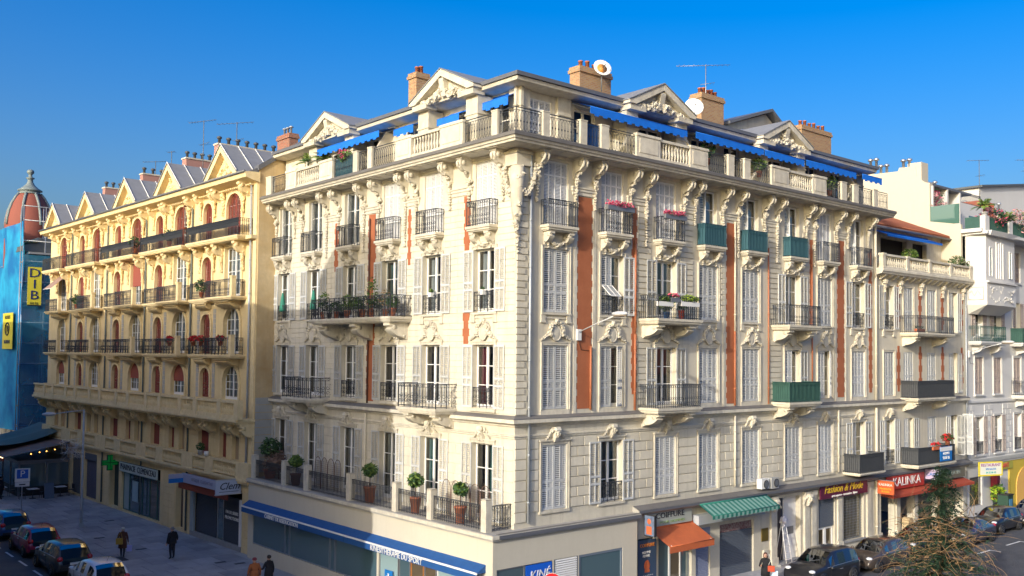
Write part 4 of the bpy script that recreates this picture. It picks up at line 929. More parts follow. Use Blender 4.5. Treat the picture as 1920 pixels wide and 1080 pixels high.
cb = MB(); cb.extr([(0, 0), (-.42, 0), (-.42, -.1), (-.3, -.2), (-.12, -.3), (0, -.34)], 'x', -.12, .12, cream2); cbm = cb.mesh('modillion')
for i in range(16): FX.put('modillion', cbm, 28.9+i*.74, 0, 16.38)
for s in (29.3, 31.2, 33.9, 36.9, 39.8): FX.put('garland', drop_mesh(.6, cream2, .1, 0), s, -.05, 16.05)
FXb = Fr(0, -.38, 0, B)
xx = 28.35
for i in range(5):
    FXb.put('parapet_pier', pier_mesh(.32, .86, cream2), xx, 0, 16.72)
    if i < 4: FXb.put('balustrade', baluster_run(2.55, .84, cream2, base=.1, n=11), xx+.34, 0, 16.72)
    xx += 2.9
FX.put('terrace_wall', wall(28.2, 40.35, 16.7, 19.6, [(29.4, 31.0, 16.9, 19.0, .3), (31.8, 35.2, 16.9, 19.0, .3), (36, 38, 16.9, 19, .3)], cream2), 0, 1.5, 0)
put('dark_room_backing', MB().box(28.4, 40.2, 1.9, 2.0, 4, 19.5, darkroom), B)
FX.put('tiled_roof', MB().extr([(.9, 19.52), (.9, 19.66), (5.5, 21.6), (5.5, 21.4)], 'x', 28.1, 40.2, tile), 0, 0, 0)
tl = MB()
for i in range(60): tl.tube([(28.15+i*.2, .86, 19.68), (28.15+i*.2, 5.4, 21.58)], .055, tile, 5)
FX.put('roof_tiles', tl, 0, 0, 0, kind='stuff')
FX.put('gutter', MB().tube([(28.2, .84, 19.5), (40.2, .84, 19.5)], .07, zinc_d, 6), 0, 0, 0)
awning(Fr(0, 1.2, 0, B), 30.2, 37.5, 19.3, 1.0, .36, blue_a, val=.12)
downpipe(FX, 40.2, 4.6, 16.2, pipe_m, -.1, .06)
for s in (39.65, ): FX.put('tall_shutter', leaf_mesh(.72, 2.7, None), s-.05, -.42, 4.98, rz=radians(-90))
# ================================================================ signs (top-level)
def sign(name, label, fr, me, s=0, d=0, z=0, cat='shop sign', **k): return fr.put(name, me, s, d, z, None, label=label, cat=cat, **k)
F0 = Fr(0, 0, 0, None)
def bsign(name, label, s0, s1, z0, z1, d, m, items, t=.06, cat='shop sign', fr=None, frame=None):
    fr = fr or F0
    b = MB(); b.box(0, s1-s0, -t, 0, 0, z1-z0, m)
    if frame: b.box(-.03, s1-s0+.03, -t-.01, .0, -.03, 0, frame).box(-.03, s1-s0+.03, -t-.01, .0, z1-z0, z1-z0+.03, frame)
    o = fr.put(name, b, s0, d, z0, None, label=label, cat=cat)
    for it in items:
        txt, size, mm, cx, cz = it[:5]; me = fontmesh(txt, size, mm, .01, it[5] if len(it) > 5 else 0, 'CENTER', it[6] if len(it) > 6 else 1)
        fr.put('lettering', me, s0+cx*(s1-s0), d-t-.012, z0+cz*(z1-z0), o)
    return o
F0_p = F0
class FrN(Fr): pass
ltgrey = mat('sign_grey_green', (.36, .40, .36), .5, .1, 2); maroon = mat('sign_maroon', (.11, .012, .04), .5); redsign = mat('sign_red', (.40, .03, .018), .5); gold = mat('gold_letter', (.62, .42, .03), .4)
txtdark = mat('dark_letter', (.02, .02, .03), .5); palegreen = mat('pale_green_letter', (.25, .36, .16), .5); sblue = mat('sign_blue', (.01, .17, .5), .4); yelsign = mat('sign_yellow', (.65, .55, .04), .5)
o = bsign('hairdresser_sign', 'grey hairdresser sign board reading COIFFURE above the orange awning', 7.8, 10.95, 3.58, 4.25, -.10, ltgrey, (('COIFFURE', .36, txtdark, .5, .68, 0, 1.25), ('POUR HOMMES', .16, palegreen, .55, .22, 0, 1.6)))
o = sign('photo_sign', 'small projecting box sign with portrait pictures at the hairdresser corner', F0, MB().box(-.06, .06, -.62, 0, 0, .95, black).box(-.075, -.061, -.58, -.04, .04, .91, mat('blue_grey_poster', (.16, .22, .33), .5, .6, 5, dirt=(.05, .04, .06))), 7.35, -.42, 3.35)
pb = MB(); pb.blob((-.08, -.3, .66), .11, mat('portrait_orange', (.55, .12, .04), .6), 1, .1, (.15, 1, 1.2)); pb.box(-.085, -.076, -.45, -.15, .1, .45, MATS['portrait_orange']); F0.put('portrait', pb, 7.35, -.42, 3.35, o)
o = bsign('hairdresser_poster', 'tall dark blue poster with orange portraits beside the hairdresser door', 7.25, 8.5, .6, 3.05, -.06, mat('poster_blue', (.04, .07, .13), .5), (('COIFFURE', .22, mat('orange_letter', (.6, .2, .04), .5), .5, .90), ('HOMME\nFEMME', .16, white, .45, .74), ('- - - - - - -', .2, white, .5, .36), ('- - - - -', .2, white, .5, .30)), t=.03, cat='poster')
pb = MB()
for x, z, r in ((.62, 1.32, .2), (.3, .35, .12), (.62, .35, .12), (.95, .35, .12)): pb.blob((x, -.04, z), r, MATS['portrait_orange'], 1, .1, (1, .1, 1.25)); pb.box(x-r*.8, x+r*.8, -.045, -.03, z-r*1.6, z-r*.9, MATS['portrait_orange'])
F0.put('portrait', pb, 7.25, -.06, .6, o)
oa = awning(Fr(0, -.1, 0, None), 7.95, 11.1, 3.52, 1.25, .62, orange_a, val=.28, name='awning'); oa['label'] = 'orange fabric awning over the hairdresser shopfront'; oa['category'] = 'awning'
ga = awning(Fr(0, -.44, 0, None), 11.2, 16.6, 4.32, .75, .42, green_a, val=.2, stripes=.17, scallop=.17, name='awning', arms=False); ga['label'] = 'green and white striped awning over the closed grey shutter'; ga['category'] = 'awning'
sign('blank_fascia', 'plain pale grey fascia box beneath the striped green awning', F0, MB().box(11.15, 16.5, -.42, -.02, 3.38, 3.82, mat('grey_white_panel', (.42, .45, .48), .4, .1, 1)), cat='fascia')
bsign('fashion_shop_sign', 'dark maroon shop sign with yellow script reading Fashion & Mode', 21.95, 26.95, 3.56, 4.36, -.16, maroon, (('Fashion & Mode', .62, gold, .48, .60, .35, 1.0), ('pret-a-porter - accessoires - bijoux', .2, white, .5, .14, 0, .95)))
bsign('grocery_sign', 'long red shop sign with white capitals reading KALINKA', 28.6, 33.2, 3.52, 4.30, -.46, redsign, (('KALINKA', .72, white, .52, .52, 0, 1.15),), t=.08)
sign('grocery_awning', 'folded orange red awning strip below the red grocery sign', F0, MB().extr([(-.2, 3.5), (-1.0, 3.28), (-1.0, 3.12), (-.2, 3.2)], 'x', 28.5, 39.2, mat('red_orange_canvas', (.42, .07, .03), .7, .2, 2)), cat='awning')
fr_ = Fr(27.7, -.45, -pi/2, None)
o = fr_.put('projecting_sign', MB().box(-.0, 1.0, -.06, .06, 0, .78, mat('sign_orange', (.50, .10, .03), .5)).box(-.03, 1.03, -.07, .07, .78, .82, alu), 0, 0, 3.45, None, label='orange projecting sign box at the left end of the grocery', cat='shop sign')
fr_.put('lettering', fontmesh('KALINKA', .2, white, .01), .5, -.075, 4.0, o); fr_.put('lettering', fontmesh('PRODUITS\nRUSSES', .15, gold, .01), .5, -.075, 3.68, o)
fr_ = Fr(33.6, -.45, -pi/2, None)
o = fr_.put('projecting_sign', MB().box(0, .95, -.07, .07, 0, .6, mat('sign_pale_violet', (.5, .42, .6), .5)).box(-.03, .98, -.08, .08, .6, .64, alu), 0, 0, 3.85, None, label='pale violet projecting sign box reading CAFFE', cat='shop sign')
fr_.put('lettering', fontmesh('CAFFE', .28, sblue, .01), .47, -.085, 4.15, o)
bsign('cafe_sign', 'faded olive sign board at the right end of the shop row', 34.6, 38.9, 3.62, 4.25, -.46, mat('sign_olive', (.14, .13, .09), .6), (('CAFE LATIN', .38, mat('grey_green_letter', (.3, .36, .32), .5), .55, .55, 0, 1.2),))
o = bsign('estate_agency_banner', 'small blue and white banner hung on the lowest dark balcony', 33.9, 35.5, 4.95, 5.85, -1.2, sblue, (('AGENCE', .22, white, .5, .52), ('93 87 35', .26, white, .5, .22)), t=.03, cat='banner')
F0.put('top_band', MB().box(0, 1.6, -.04, -.031, .62, .88, white), 33.9, -1.2, 4.95, o)
# KINE sign on the plinth
o = bsign('clinic_sign', 'bright blue panel reading KINE on the plinth of the corner building', .32, 1.72, .78, 2.96, -.37, mat('sign_bright_blue', (.01, .12, .62), .4), (('KINÉ', .5, white, .52, .80, .2),), t=.03)
# road sign seen at the foot of the picture
rs = thing('road_sign', 'round red no entry sign on a pole before the blue clinic panel', 'road sign', (-.9, -3.2, gz(-.9)-.14), 0)
RM = Matrix.Translation((-.9, -3.2, 0)) @ Matrix.Rotation(radians(-40), 4, 'Z')
put('pole', MB().tube([(0, .05, 0), (0, .05, 3.35)], .035, steel, 8), rs, M=RM)
put('disc', MB().extr([(.33*cos(a), 3.02+.33*sin(a)) for a in [2*pi*i/28 for i in range(28)]], 'y', -.02, 0, mat('sign_red_bright', (.60, .012, .015), .4)).extr([(.34*cos(a), 3.02+.34*sin(a)) for a in [2*pi*i/28 for i in range(28)]], 'y', .001, .012, white).box(-.22, .22, -.03, -.021, 2.97, 3.07, white), rs, M=RM)
# ================================================================ yellow building on the left
Y = thing('apartment_building', 'yellow ornate apartment block with five pointed gables and red shutters', 'building', (-1.1, 20.95, 0))
YR = -pi/2+radians(1.6); FY2 = Fr(-1.1, 20.95, YR, Y)
yw = [-2.95, -10.35, -17.8, -25.85, -33.6]; yn = [-6.4, -13.8, -21.35, -29.1]
hol = []
for s in yw: hol += [(s-1.02, s+1.02, 8.55, 10.5, .3), (s-1.02, s+1.02, 11.2, 13.9, .3), (s-1.02, s+1.02, 14.55, 17.45, .3), (s-.95, s+.95, 18.0, 20.62, .3)]
for s in yn: hol += [(s-.66, s+.66, 8.55, 10.35, .35), (s-.66, s+.66, 11.2, 13.6, .35), (s-.66, s+.66, 14.55, 17.1, .35), (s-.62, s+.62, 18.0, 20.4, .35)]
mz = []
for s in yw: mz += [(s-1.25, s-.35), (s+.35, s+1.25)]
for s in yn: mz += [(s-.75, s+.75)]
for a, c in mz: hol.append((a, c, 5.12, 6.86, .3))
gsh = [(-8.1, -1.25, .1, 3.35), (-10.35, -9.2, .15, 3.4), (-19.65, -12.85, .12, 3.5), (-22.05, -20.25, .12, 3.4), (-27.3, -24.75, .12, 3.5), (-30.5, -28.3, .1, 3.3), (-36, -31.5, .1, 3.3)]
hol += [h+(.45,) for h in gsh]
FY2.put('wall', wall(-37.2, 0, -.1, 21.0, hol, yel))
put('dark_room_backing', MB().box(1.0, 1.05, 21.3, 57.5, 0, 21, darkroom), Y)
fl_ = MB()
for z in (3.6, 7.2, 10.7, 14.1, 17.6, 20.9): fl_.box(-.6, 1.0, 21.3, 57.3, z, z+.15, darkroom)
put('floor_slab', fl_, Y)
# side wall (stained) facing the corner building, with roof slope above
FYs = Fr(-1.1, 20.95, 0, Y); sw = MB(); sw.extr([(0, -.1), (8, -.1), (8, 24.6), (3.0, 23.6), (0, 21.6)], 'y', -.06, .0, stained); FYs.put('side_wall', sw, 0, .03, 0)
FYs.put('side_coping', MB().extr([(-.1, 21.55), (3.0, 23.62), (8, 24.65), (8, 24.9), (3.0, 23.9), (-.1, 21.85)], 'y', -.12, .35, zinc_d), 0, 0, 0)
for i in range(10): FYs.put('stone_course', MB().box(.02, 1.08, -.075, -.06, 4.6+i*.42, 4.99+i*.42, mat('grey_side_render', (.40, .40, .37), .85, .3, 2)), 0, .03, 0)
FY2.put('edge_pilaster', MB().box(-.42, -.02, -.10, -.001, 4.2, 21.0, yel2), 0, 0, 0)
downpipe(FY2, -.62, 4.3, 20.9, pipe_m, -.14, .065)
for s in (-8.55, -16.0, -23.4, -31.4): downpipe(FY2, s, .2, 20.9, mat('dark_green_pipe', (.12, .14, .13), .5), -.10, .06)
def arch_mesh(w, H, m, r=None, sur=.2, horse=False):
    def f():
        b = MB(); a = w/2; r_ = a*(1.12 if horse else 1.0); hz = H-a*.95; n = 14
        arcp = [(a*cos(pi*i/n), hz+(H-hz)*sin(pi*i/n)) for i in range(n+1)]
        for i in range(n):
            (x0, z0), (x1, z1) = arcp[i], arcp[i+1]
            b.quad((x0, .02, z0), (x0, .02, H+.02), (x1, .02, H+.02), (x1, .02, z1), m); b.quad((x0, -.0, z0), (x1, -.0, z1), (x1, .32, z1), (x0, .32, z0), m)
            k = 1+sur/a; k2 = 1+(sur*.55)/a
            X0, Z0, X1, Z1 = x0*k, hz+(z0-hz)*k, x1*k, hz+(z1-hz)*k
            b.quad((x0, -.09, z0), (X0, -.09, Z0), (X1, -.09, Z1), (x1, -.09, z1), m); b.quad((x0, -.09, z0), (x1, -.09, z1), (x1, .0, z1), (x0, .0, z0), m); b.quad((X0, -.09, Z0), (X0, 0, Z0), (X1, 0, Z1), (X1, -.09, Z1), m)
        for sg in (-1, 1): x0, x1 = sorted((sg*a, sg*(a+sur))); b.box(x0, x1, -.09, 0, 0, hz, m)
        return b.mesh('arch_surround')
    return cached(('arch', w, H, m.name, sur), f)
def ybalc(s, hw, z, D, rail, m=iron, screen=None, belly=0, pierright=True, T=.22):
    bo = FY2.put('balcony', slab_mesh(2*hw, D, T, yel2), s, 0, z)
    FY2.put('railing', railing3(2*hw-.12-(.3 if pierright else 0), D-.08, .98, rail, m, screen, belly), s-(.15 if pierright else 0), 0, z+.004, bo)
    if pierright: FY2.put('balcony_pier', cached(('bp', z > 12), lambda: MB().box(-.15, .15, -.24, .0, 0, 1.05, yel2).box(-.19, .19, -.28, 0, 1.05, 1.14, yel2).mesh('balcony_pier')), s+hw-.17, -D+.28, z+.004, bo)
    FY2.put('corbel', corbel_mesh(hw*1.1, D*.8, .45, yel2), s, 0, z-T-.003, bo)
    return bo
for i, s in enumerate(yw):
    for z, H, f in ((8.55, 1.95, 2), (11.2, 2.7, 3), (14.55, 2.9, 4), (18.0, 2.62, 5)):
        w_ = 2.04 if f < 5 else 1.9
        wo = FY2.put('window', sash_mesh(w_, H, 4, 2 if f < 5 else 1), s, .16, z)
        FY2.put('pane', pane_mesh(w_-.08, H-.06), s, .19, z+.03, wo)
        FY2.put('curtain', curtain_mesh(1.9, H-.2, curt), s, .30, z+.05, wo)
        if f in (2, 3, 5): FY2.put('arch_surround', arch_mesh(w_, H, yel2, sur=.2), s, 0, z, wo)
        else:
            FY2.put('window_surround', MB().box(-w_/2-.2, -w_/2, -.08, 0, 0, H+.15, yel2).box(w_/2, w_/2+.2, -.08, 0, 0, H+.15, yel2).box(-w_/2, w_/2, -.08, 0, H, H+.15, yel2).box(-w_/2-.28, w_/2+.28, -.16, 0, H+.151, H+.26, yel2), s, 0, z, wo)
            FY2.put('swag', swag_mesh(1.7, yel2, .15, .3), s, -.1, z+H+.32, wo)
        if f == 5: FY2.put('shutter', leaf_mesh(.92, H-.05, redwood), s-.47, .09, z+.02, wo); FY2.put('shutter', leaf_mesh(.92, H-.05, redwood), s+.47 if i % 2 == 0 else s+.8, .09, z+.02, wo, rz=0 if i % 2 == 0 else radians(-70))
        if (f, i) in ((2, 1), (2, 2), (4, 2), (2, 4)): FY2.put('roller_blind', MB().box(-.98, .98, 0, .03, H*.45, H, mat('rust_blind', (.30, .075, .05), .7, .15, 3)), s, .1, z, wo)
    ybalc(s, 1.75, 14.5, .95, 'ornate'); ybalc(s, 1.75, 11.15, .95, 'scroll', belly=.18)
    for sg in (-1, 1): FY2.put('garland', drop_mesh(1.2, yel2, .12, i % 2), s+sg*1.35, -.08, 17.4); FY2.put('garland', drop_mesh(1.2, yel2, .13, i % 3), s+sg*1.25, -.08, 20.75); FY2.put('corbel', corbel_mesh(.36, .7, .75, yel2), s+sg*1.75, 0, 21.0); FY2.put('corbel', corbel_mesh(.34, .75, .8, yel2), s+sg*1.35, 0, 17.66)
for i, s in enumerate(yn):
    for z, H, f in ((8.55, 1.8, 2), (11.2, 2.4, 3), (14.55, 2.55, 4), (18.0, 2.4, 5)):
        w_ = 1.32 if f < 5 else 1.24
        wo = FY2.put('window', sash_mesh(w_, H, 3, 1), s, .22, z); FY2.put('pane', pane_mesh(w_-.08, H-.06), s, .25, z+.03, wo)
        FY2.put('arch_surround', arch_mesh(w_, H, yel2, sur=.17), s, 0, z, wo)
        if (i+f) % 4 != 3: FY2.put('shutter', leaf_mesh(.60, H-.05, redwood), s+.31, .14, z+.02, wo); FY2.put('shutter', leaf_mesh(.60, H-.05, redwood), s-.31, .14, z+.02, wo)
        else: FY2.put('shutter', leaf_mesh(.60, H-.05, redwood), s+.55, .02, z+.02, wo, rz=radians(60)); FY2.put('shutter', leaf_mesh(.60, H-.05, redwood), s-.31, .14, z+.02, wo)
        for sg in (-1, 1): FY2.put('ashlar_strip', cached(('ash', H), lambda: (lambda b: [b.box(-.17, .17, -.03, 0, k*.3+.012, k*.3+.288, ashlar) for k in range(int(H/.3)+1)] and b)(MB()).mesh('ashlar_strip')), s+sg*1.12, 0, z, wo) if f < 4 else FY2.put('garland', drop_mesh(.9, yel2, .11, i % 2), s+sg*.95, -.06, z+H+.1, wo)
    ybalc(s-.1, 1.3, 14.5, .6, 'ornate', pierright=False); ybalc(s-.1, 1.3, 11.15, .6, 'scroll', belly=.15, pierright=False)
    for sg in (-1, 1): FY2.put('corbel', corbel_mesh(.30, .6, .7, yel2), s+sg*1.0, 0, 21.0); FY2.put('corbel', corbel_mesh(.28, .6, .7, yel2), s+sg*.9, 0, 17.66)
# top floor continuous balconies, stepping forward at the wide bays
for a, c in ((-7.6, -.65), (-15.1, -8.2), (-22.6, -16.2), (-30.4, -23.8), (-36.4, -31.8)):
    bo = FY2.put('balcony', slab_mesh(c-a, .95, .24, yel2), (a+c)/2, 0, 17.92)
    sc = reed if c > -20 else None
    FY2.put('railing', railing3(c-a-.1, .88, .98, 'bars', iron, None), (a+c)/2, 0, 17.924, bo)
    if sc: FY2.put('screen', MB().box(a+.1, c-.1, -.84, -.83, 18.45, 18.92, reed), 0, 0, 0, bo)
FY2.put('string_course', MB().box(-37.3, 0, -.42, 0, 17.70, 17.9, yel2), 0, 0, 0)
# mezzanine shutters and balustrades
for a, c in mz:
    wo = FY2.put('window', MB().box(a, c, .2, .24, 5.12, 6.86, redwood if rng.random() < .75 else mat('tan_blind', (.36, .27, .17), .7)), 0, 0, 0)
    FY2.put('window_surround', MB().box(a-.1, a, -.05, 0, 5.1, 6.9, yel2).box(c, c+.1, -.05, 0, 5.1, 6.9, yel2).box(a-.1, c+.1, -.06, 0, 6.88, 7.0, yel2), 0, 0, 0, wo)
for s in yw: FY2.put('balustrade', baluster_run(2.9, .80, yel2, base=.08, n=13), s-1.45, -.22, 4.28)
for s in yn: FY2.put('balustrade', baluster_run(1.7, .80, yel2, base=.08, n=8), s-.85, -.22, 4.28)
e = [-37.2]+[v for s in sorted(yw+yn) for v in ((s-1.45, s+1.45) if s in yw else (s-.85, s+.85))]+[0]
for k in range(0, len(e), 2): FY2.put('parapet_pier', MB().box(e[k]+.01, e[k+1]-.01, -.33, 0, 4.2, 5.10, yel2), 0, 0, 0)
FY2.put('string_course', MB().box(-37.25, 0, -.40, 0, 4.05, 4.2, yel2).box(-37.25, 0, -.3, 0, 3.9, 4.049, yel2), 0, 0, 0)
FY2.put('balcony', MB().box(-37.3, .1, -1.15, 0, 7.42, 7.58, yel2).box(-37.2, 0, -1.0, 0, 7.28, 7.419, yel2), 0, 0, 0)
xx = -37.1; k = 0
while xx < -1:
    L = 2.75 if k % 2 == 0 else 1.75
    FY2.put('balustrade', baluster_run(L, 1.0, yel2, base=.22), xx, -1.0, 7.58); FY2.put('parapet_pier', MB().box(0, .42, -.16, .16, 0, 1.06, yel2), xx+L, -1.0, 7.58)
    for q in (.25, L-.0): FY2.put('corbel', corbel_mesh(.36, .85, .85, yel2), xx+q, 0, 7.28)
    xx += L+.42; k += 1
# rusticated courses, ground floor and mezzanine
rb_ = MB()
def rust(a, c, z0, z1, h=.36):
    z = z0
    while z < z1-.1: rb_.box(a, c, -.03, 0, z+.02, min(z+h-.02, z1), yel); z += h
zz_ = sorted(mz); ee = [-37.2]+[v for a, c in zz_ for v in (a-.1, c+.1)]+[-.5]
for k in range(0, len(ee), 2):
    if ee[k+1]-ee[k] > .2: rust(ee[k]+.01, ee[k+1]-.01, 5.12, 7.2)
gg = sorted((a, c) for a, c, _, _ in gsh); ee = [-37.2]+[v for a, c in gg for v in (a-.08, c+.08)]+[-.02]
for k in range(0, len(ee), 2):
    if ee[k+1]-ee[k] > .2: rust(ee[k]+.01, ee[k+1]-.01, .05, 3.85, .42)
FY2.put('stonework', rb_, 0, 0, 0, kind='stuff')
cr = MB(); cr.extr([(0, 20.85), (-.1, 20.9), (-.55, 21.0), (-.85, 21.1), (-.9, 21.28), (-.95, 21.36), (-.7, 21.42), (0, 21.44)], 'x', -37.4, .12, yel2); FY2.put('cornice', cr, 0, 0, 0)
FY2.put('gutter', MB().tube([(-37.4, -.95, 21.40), (.1, -.95, 21.40)], .08, zinc_d, 6), 0, 0, 0)
dn = MB()
for k in range(150): dn.box(-37+k*.245, -36.86+k*.245, -.34, -.0, 20.78, 20.86, yel2)
FY2.put('dentils', dn, 0, 0, 0, kind='stuff')
FY2.put('roof', MB().extr([(-.7, 21.43), (2.6, 22.9), (7, 23.6), (7, 21.3), (0, 21.3)], 'x', -37.2, 0, zinc_d), 0, 0, 0)
for i, s in enumerate([-3.2, -10.85, -18.3, -26.4, -34.3]):
    hw, zb, hg = 2.0, 21.44, 1.72
    go = FY2.put('gable', MB().extr([(-hw, zb), (hw, zb), (0, zb+hg)], 'y', -.45, -.1, yel2), s, 0, 0)
    for sg in (-1, 1):
        FY2.put('raking_cornice', MB().extr([(sg*(hw+.12), zb), (sg*(hw+.12), zb+.1), (0, zb+hg+.2), (0, zb+hg-.18), (sg*(hw-.3), zb)], 'y', -.86 if sg < 0 else -.865, -.451, yel2), s, 0, 0, go)
        L0, L1 = (sg*(hw+.16), zb+.1), (0, zb+hg+.22)
        rp = FY2.put('gable_roof', MB().extr([L0, (L0[0], L0[1]+.05), (0, L1[1]+.06), L1], 'y', -.92 if sg < 0 else -.925, 3.6, zinc), s, 0, 0, go)
        sm = MB()
        for d in (-.88, .25, 1.35, 2.45, 3.5): sm.tube([(L0[0], d, L0[1]+.08), (0, d, L1[1]+.09)], .035, white, 4)
        FY2.put('standing_seam', sm, s, 0, 0, go)
    b = MB()
    for k in range(26): x = random.uniform(-.9, .9); b.blob((x, -.48, zb+.12+random.uniform(0, 1.1)*(1-abs(x))), random.uniform(.07, .13), yel2, 1, .3)
    FY2.put('sculpture', b, s, 0, 0, go)
def ych(s, d, w_, L, z1, n):
    z1 += .55
    Mx = FY2.M(s, d, 21.8)
    co = put('chimney', MB().box(-w_/2, w_/2, -L/2, L/2, 0, z1-21.8, mat('pink_render', (.42, .22, .18), .85, .3, 2)).box(-w_/2-.05, w_/2+.05, -L/2-.05, L/2+.05, z1-21.8, z1-21.7, cream2), Y, M=Mx)
    for k in range(n): put('chimney_pot', cached('ypot', lambda: MB().lathe([(.1, 0), (.1, .32), (.17, .34), (.17, .44), (.05, .5)], mat('dark_pot', (.07, .075, .085), .6), 8).mesh('chimney_pot')), co, M=Mx @ Matrix.Translation((0, -L/2+.2+(L-.4)*k/max(1, n-1), z1-21.7)))
ych(-8.0, 3.2, .6, 4.2, 23.9, 7); ych(-.9, 5.6, .6, 1.2, 24.6, 1); ych(-15.2, 3.4, .7, 2.6, 24.2, 5); ych(-22.7, 3.2, .6, 2.4, 24.1, 4); ych(-31.0, 3.4, .6, 2.6, 24.1, 5)
put('end_wall', MB().box(-1.9, 6, 57.9, 58.1, 0, 21.3, yel), Y)
# shopfronts of the yellow block (openings filled)
rollershutter(FY2, -7.6, -4.75, .3, 2.9, .15, mat('dark_shutter', (.055, .058, .07), .5, .2, 3)); pane(FY2, -4.7, -3.85, .2, 2.9, .15, glass_shop, 'shop_door', fm=steel); rollershutter(FY2, -3.8, -1.5, .3, 2.9, .15, MATS['dark_shutter'])
FY2.put('shop_plinth', MB().box(-8.1, -1.3, -.04, .1, 0, .3, kerb_m), 0, 0, 0); FY2.put('shop_jamb', MB().box(-1.5, -1.28, -.05, .1, .3, 2.9, offwhite).box(-8.08, -7.62, -.05, .1, .3, 2.9, mat('grey_jamb', (.35, .4, .4), .5)), 0, 0, 0)
FY2.put('door', MB().box(-10.3, -9.25, .35, .4, .15, 3.4, mat('dark_door', (.05, .04, .045))), 0, 0, 0)
for a, c in ((-19.6, -18.5), (-18.45, -16.2), (-16.15, -14.9), (-14.85, -13.6), (-13.55, -12.9)): pane(FY2, a, c, .15, 2.75, .12, gl_lt if a < -19 else (gl_warm if a > -15 else glass_shop), fm=mat('green_frame', (.03, .10, .09), .5))
pw = FY2.put('window_poster', MB().box(-17.9, -16.9, .105, .115, .9, 2.3, mat('poster_pale_cyan', (.35, .5, .55), .5, .5, 3)), 0, 0, 0)
FY2.put('door', MB().box(-22.0, -20.3, .35, .4, .12, 3.4, mat('dark_green_door', (.02, .045, .04), .5)), 0, 0, 0)
rollershutter(FY2, -27.25, -24.8, .15, 3.0, .15, mat('violet_grey_shutter', (.10, .10, .14), .5, .2, 3)); FY2.put('fascia', MB().box(-27.3, -24.75, -.03, .1, 3.0, 3.5, rollgrey), 0, 0, 0)
rollershutter(FY2, -30.45, -28.35, .15, 3.2, .15, rollgrey); rollershutter(FY2, -35.9, -31.6, .15, 3.2, .15, rollgrey)
FG = Fr(-1.1, 20.95, YR, None)
darkgreen = mat('sign_dark_green', (.03, .07, .065), .5)
bsign('pharmacy_sign', 'white and green shop sign with dark letters reading PHARMACIE CLEMENCEAU', -19.7, -13.0, 2.85, 3.50, -.10, mat('sign_pale_mint', (.45, .52, .48), .5), (('PHARMACIE  CLEMENCEAU', .56, txtdark, .5, .5, 0, .92),), fr=FG, frame=darkgreen)
o = bsign('promotion_sign', 'white letters on the dark shutter of the shop beside the corner block', -3.6, -1.65, 1.45, 2.3, .10, MATS['dark_shutter'], (('FIN DE SERIES', .26, white, .5, .68), ('PROMOTIONS', .27, white, .5, .30)), fr=FG, t=.02)
bsign('optician_fascia', 'pale violet fascia board above the closed shop by the corner block', -7.2, -1.6, 3.42, 3.98, -.92, mat('sign_lilac', (.36, .38, .50), .5), (('OPTIQUE  CLEMENCEAU', .26, mat('faint_letter', (.24, .25, .36), .5), .5, .5),), fr=FG)
sign('rust_fascia', 'rust red canvas strip beneath the pale violet fascia', FG, MB().extr([(-.02, 3.45), (-.85, 3.40), (-.85, 2.98), (-.83, 2.98), (-.83, 3.36), (-.02, 3.41)], 'x', -8.0, -1.3, mat('rust_canvas', (.22, .045, .02), .7, .2, 2)), cat='awning')
fr_ = Fr(-1.1+.3*0-.35, 20.95+6.9, YR-pi/2, None)
FPJ = Fr(FG.M(-6.9, -.35).translation.x, FG.M(-6.9, -.35).translation.y, YR+radians(62), None)
def proj(s, fr, out, h, z, m, label, items, ang=90, d0=-.35, frame=steel):
    T = fr.M(s, d0); f2 = Fr(T.translation.x, T.translation.y, fr.r-radians(ang)+pi, None)
    # board runs outwards from the wall, its face turned to the camera
    f2 = Fr(T.translation.x-out*sin(-fr.r)*0, T.translation.y, fr.r+radians(ang-90), None)
    return f2
fj = Fr(-1.2, 22.3, 0, None)
o = fj.put('projecting_sign', MB().box(-1.47, 0, -.08, .08, 0, .78, mat('sign_pale_blue', (.42, .47, .58), .5)).box(-1.5, .03, -.09, .09, .78, .83, steel).box(-1.5, .03, -.09, .09, -.05, 0, steel), 0, 0, 3.35, None, label='pale blue projecting sign with black script at the shop beside the corner block', cat='shop sign')
fj.put('lettering', fontmesh('Clem', .56, txtdark, .01, .4, sx=1.0), -.73, -.092, 3.78, o); fj.put('underline', MB().box(-1.3, -.15, -.09, -.081, .12, .145, txtdark), 0, 0, 3.35, o)
fj = Fr(-2.1, 28, 0, None)
o = fj.put('projecting_sign', MB().box(-1.02, 0, -.07, .07, 0, .26, sblue).box(-1.02, 0, -.075, .075, .26, .52, MATS['sign_lilac']).box(0, .8, -.02, .02, .4, .44, steel), 0, 0, 3.42, None, label='small blue and lilac projecting sign over the dark doorway', cat='shop sign')
fj = Fr(-2.05, 42, 0, None); gcross = mat('green_neon', (.005, .16, .03), .4, emit=(.0, .7, .12, .10)); gdark = mat('cross_case', (.01, .05, .02), .5)
cr_ = MB(); cr_.box(-.18, .18, -.1, .1, -.55, .55, gdark); cr_.box(-.58, -.18, -.1, .1, -.18, .18, gdark); cr_.box(.18, .58, -.1, .1, -.18, .18, gdark)
o = fj.put('pharmacy_cross', cr_, 0, 0, 3.3, None, label='green lit pharmacy cross projecting over the pavement', cat='pharmacy cross')
nb_ = MB()
for q in (.05, .12): nb_.tube([(x, -.12, z) for x, z in ((-.18+q, -.55+q), (.18-q, -.55+q), (.18-q, -.18+q), (.58-q, -.18+q), (.58-q, .18-q), (.18-q, .18-q), (.18-q, .55-q), (-.18+q, .55-q), (-.18+q, .18-q), (-.58+q, .18-q), (-.58+q, -.18+q), (-.18+q, -.18+q))], .02, gcross, 5, None, True)
fj.put('neon_tube', nb_, 0, 0, 3.3, o)
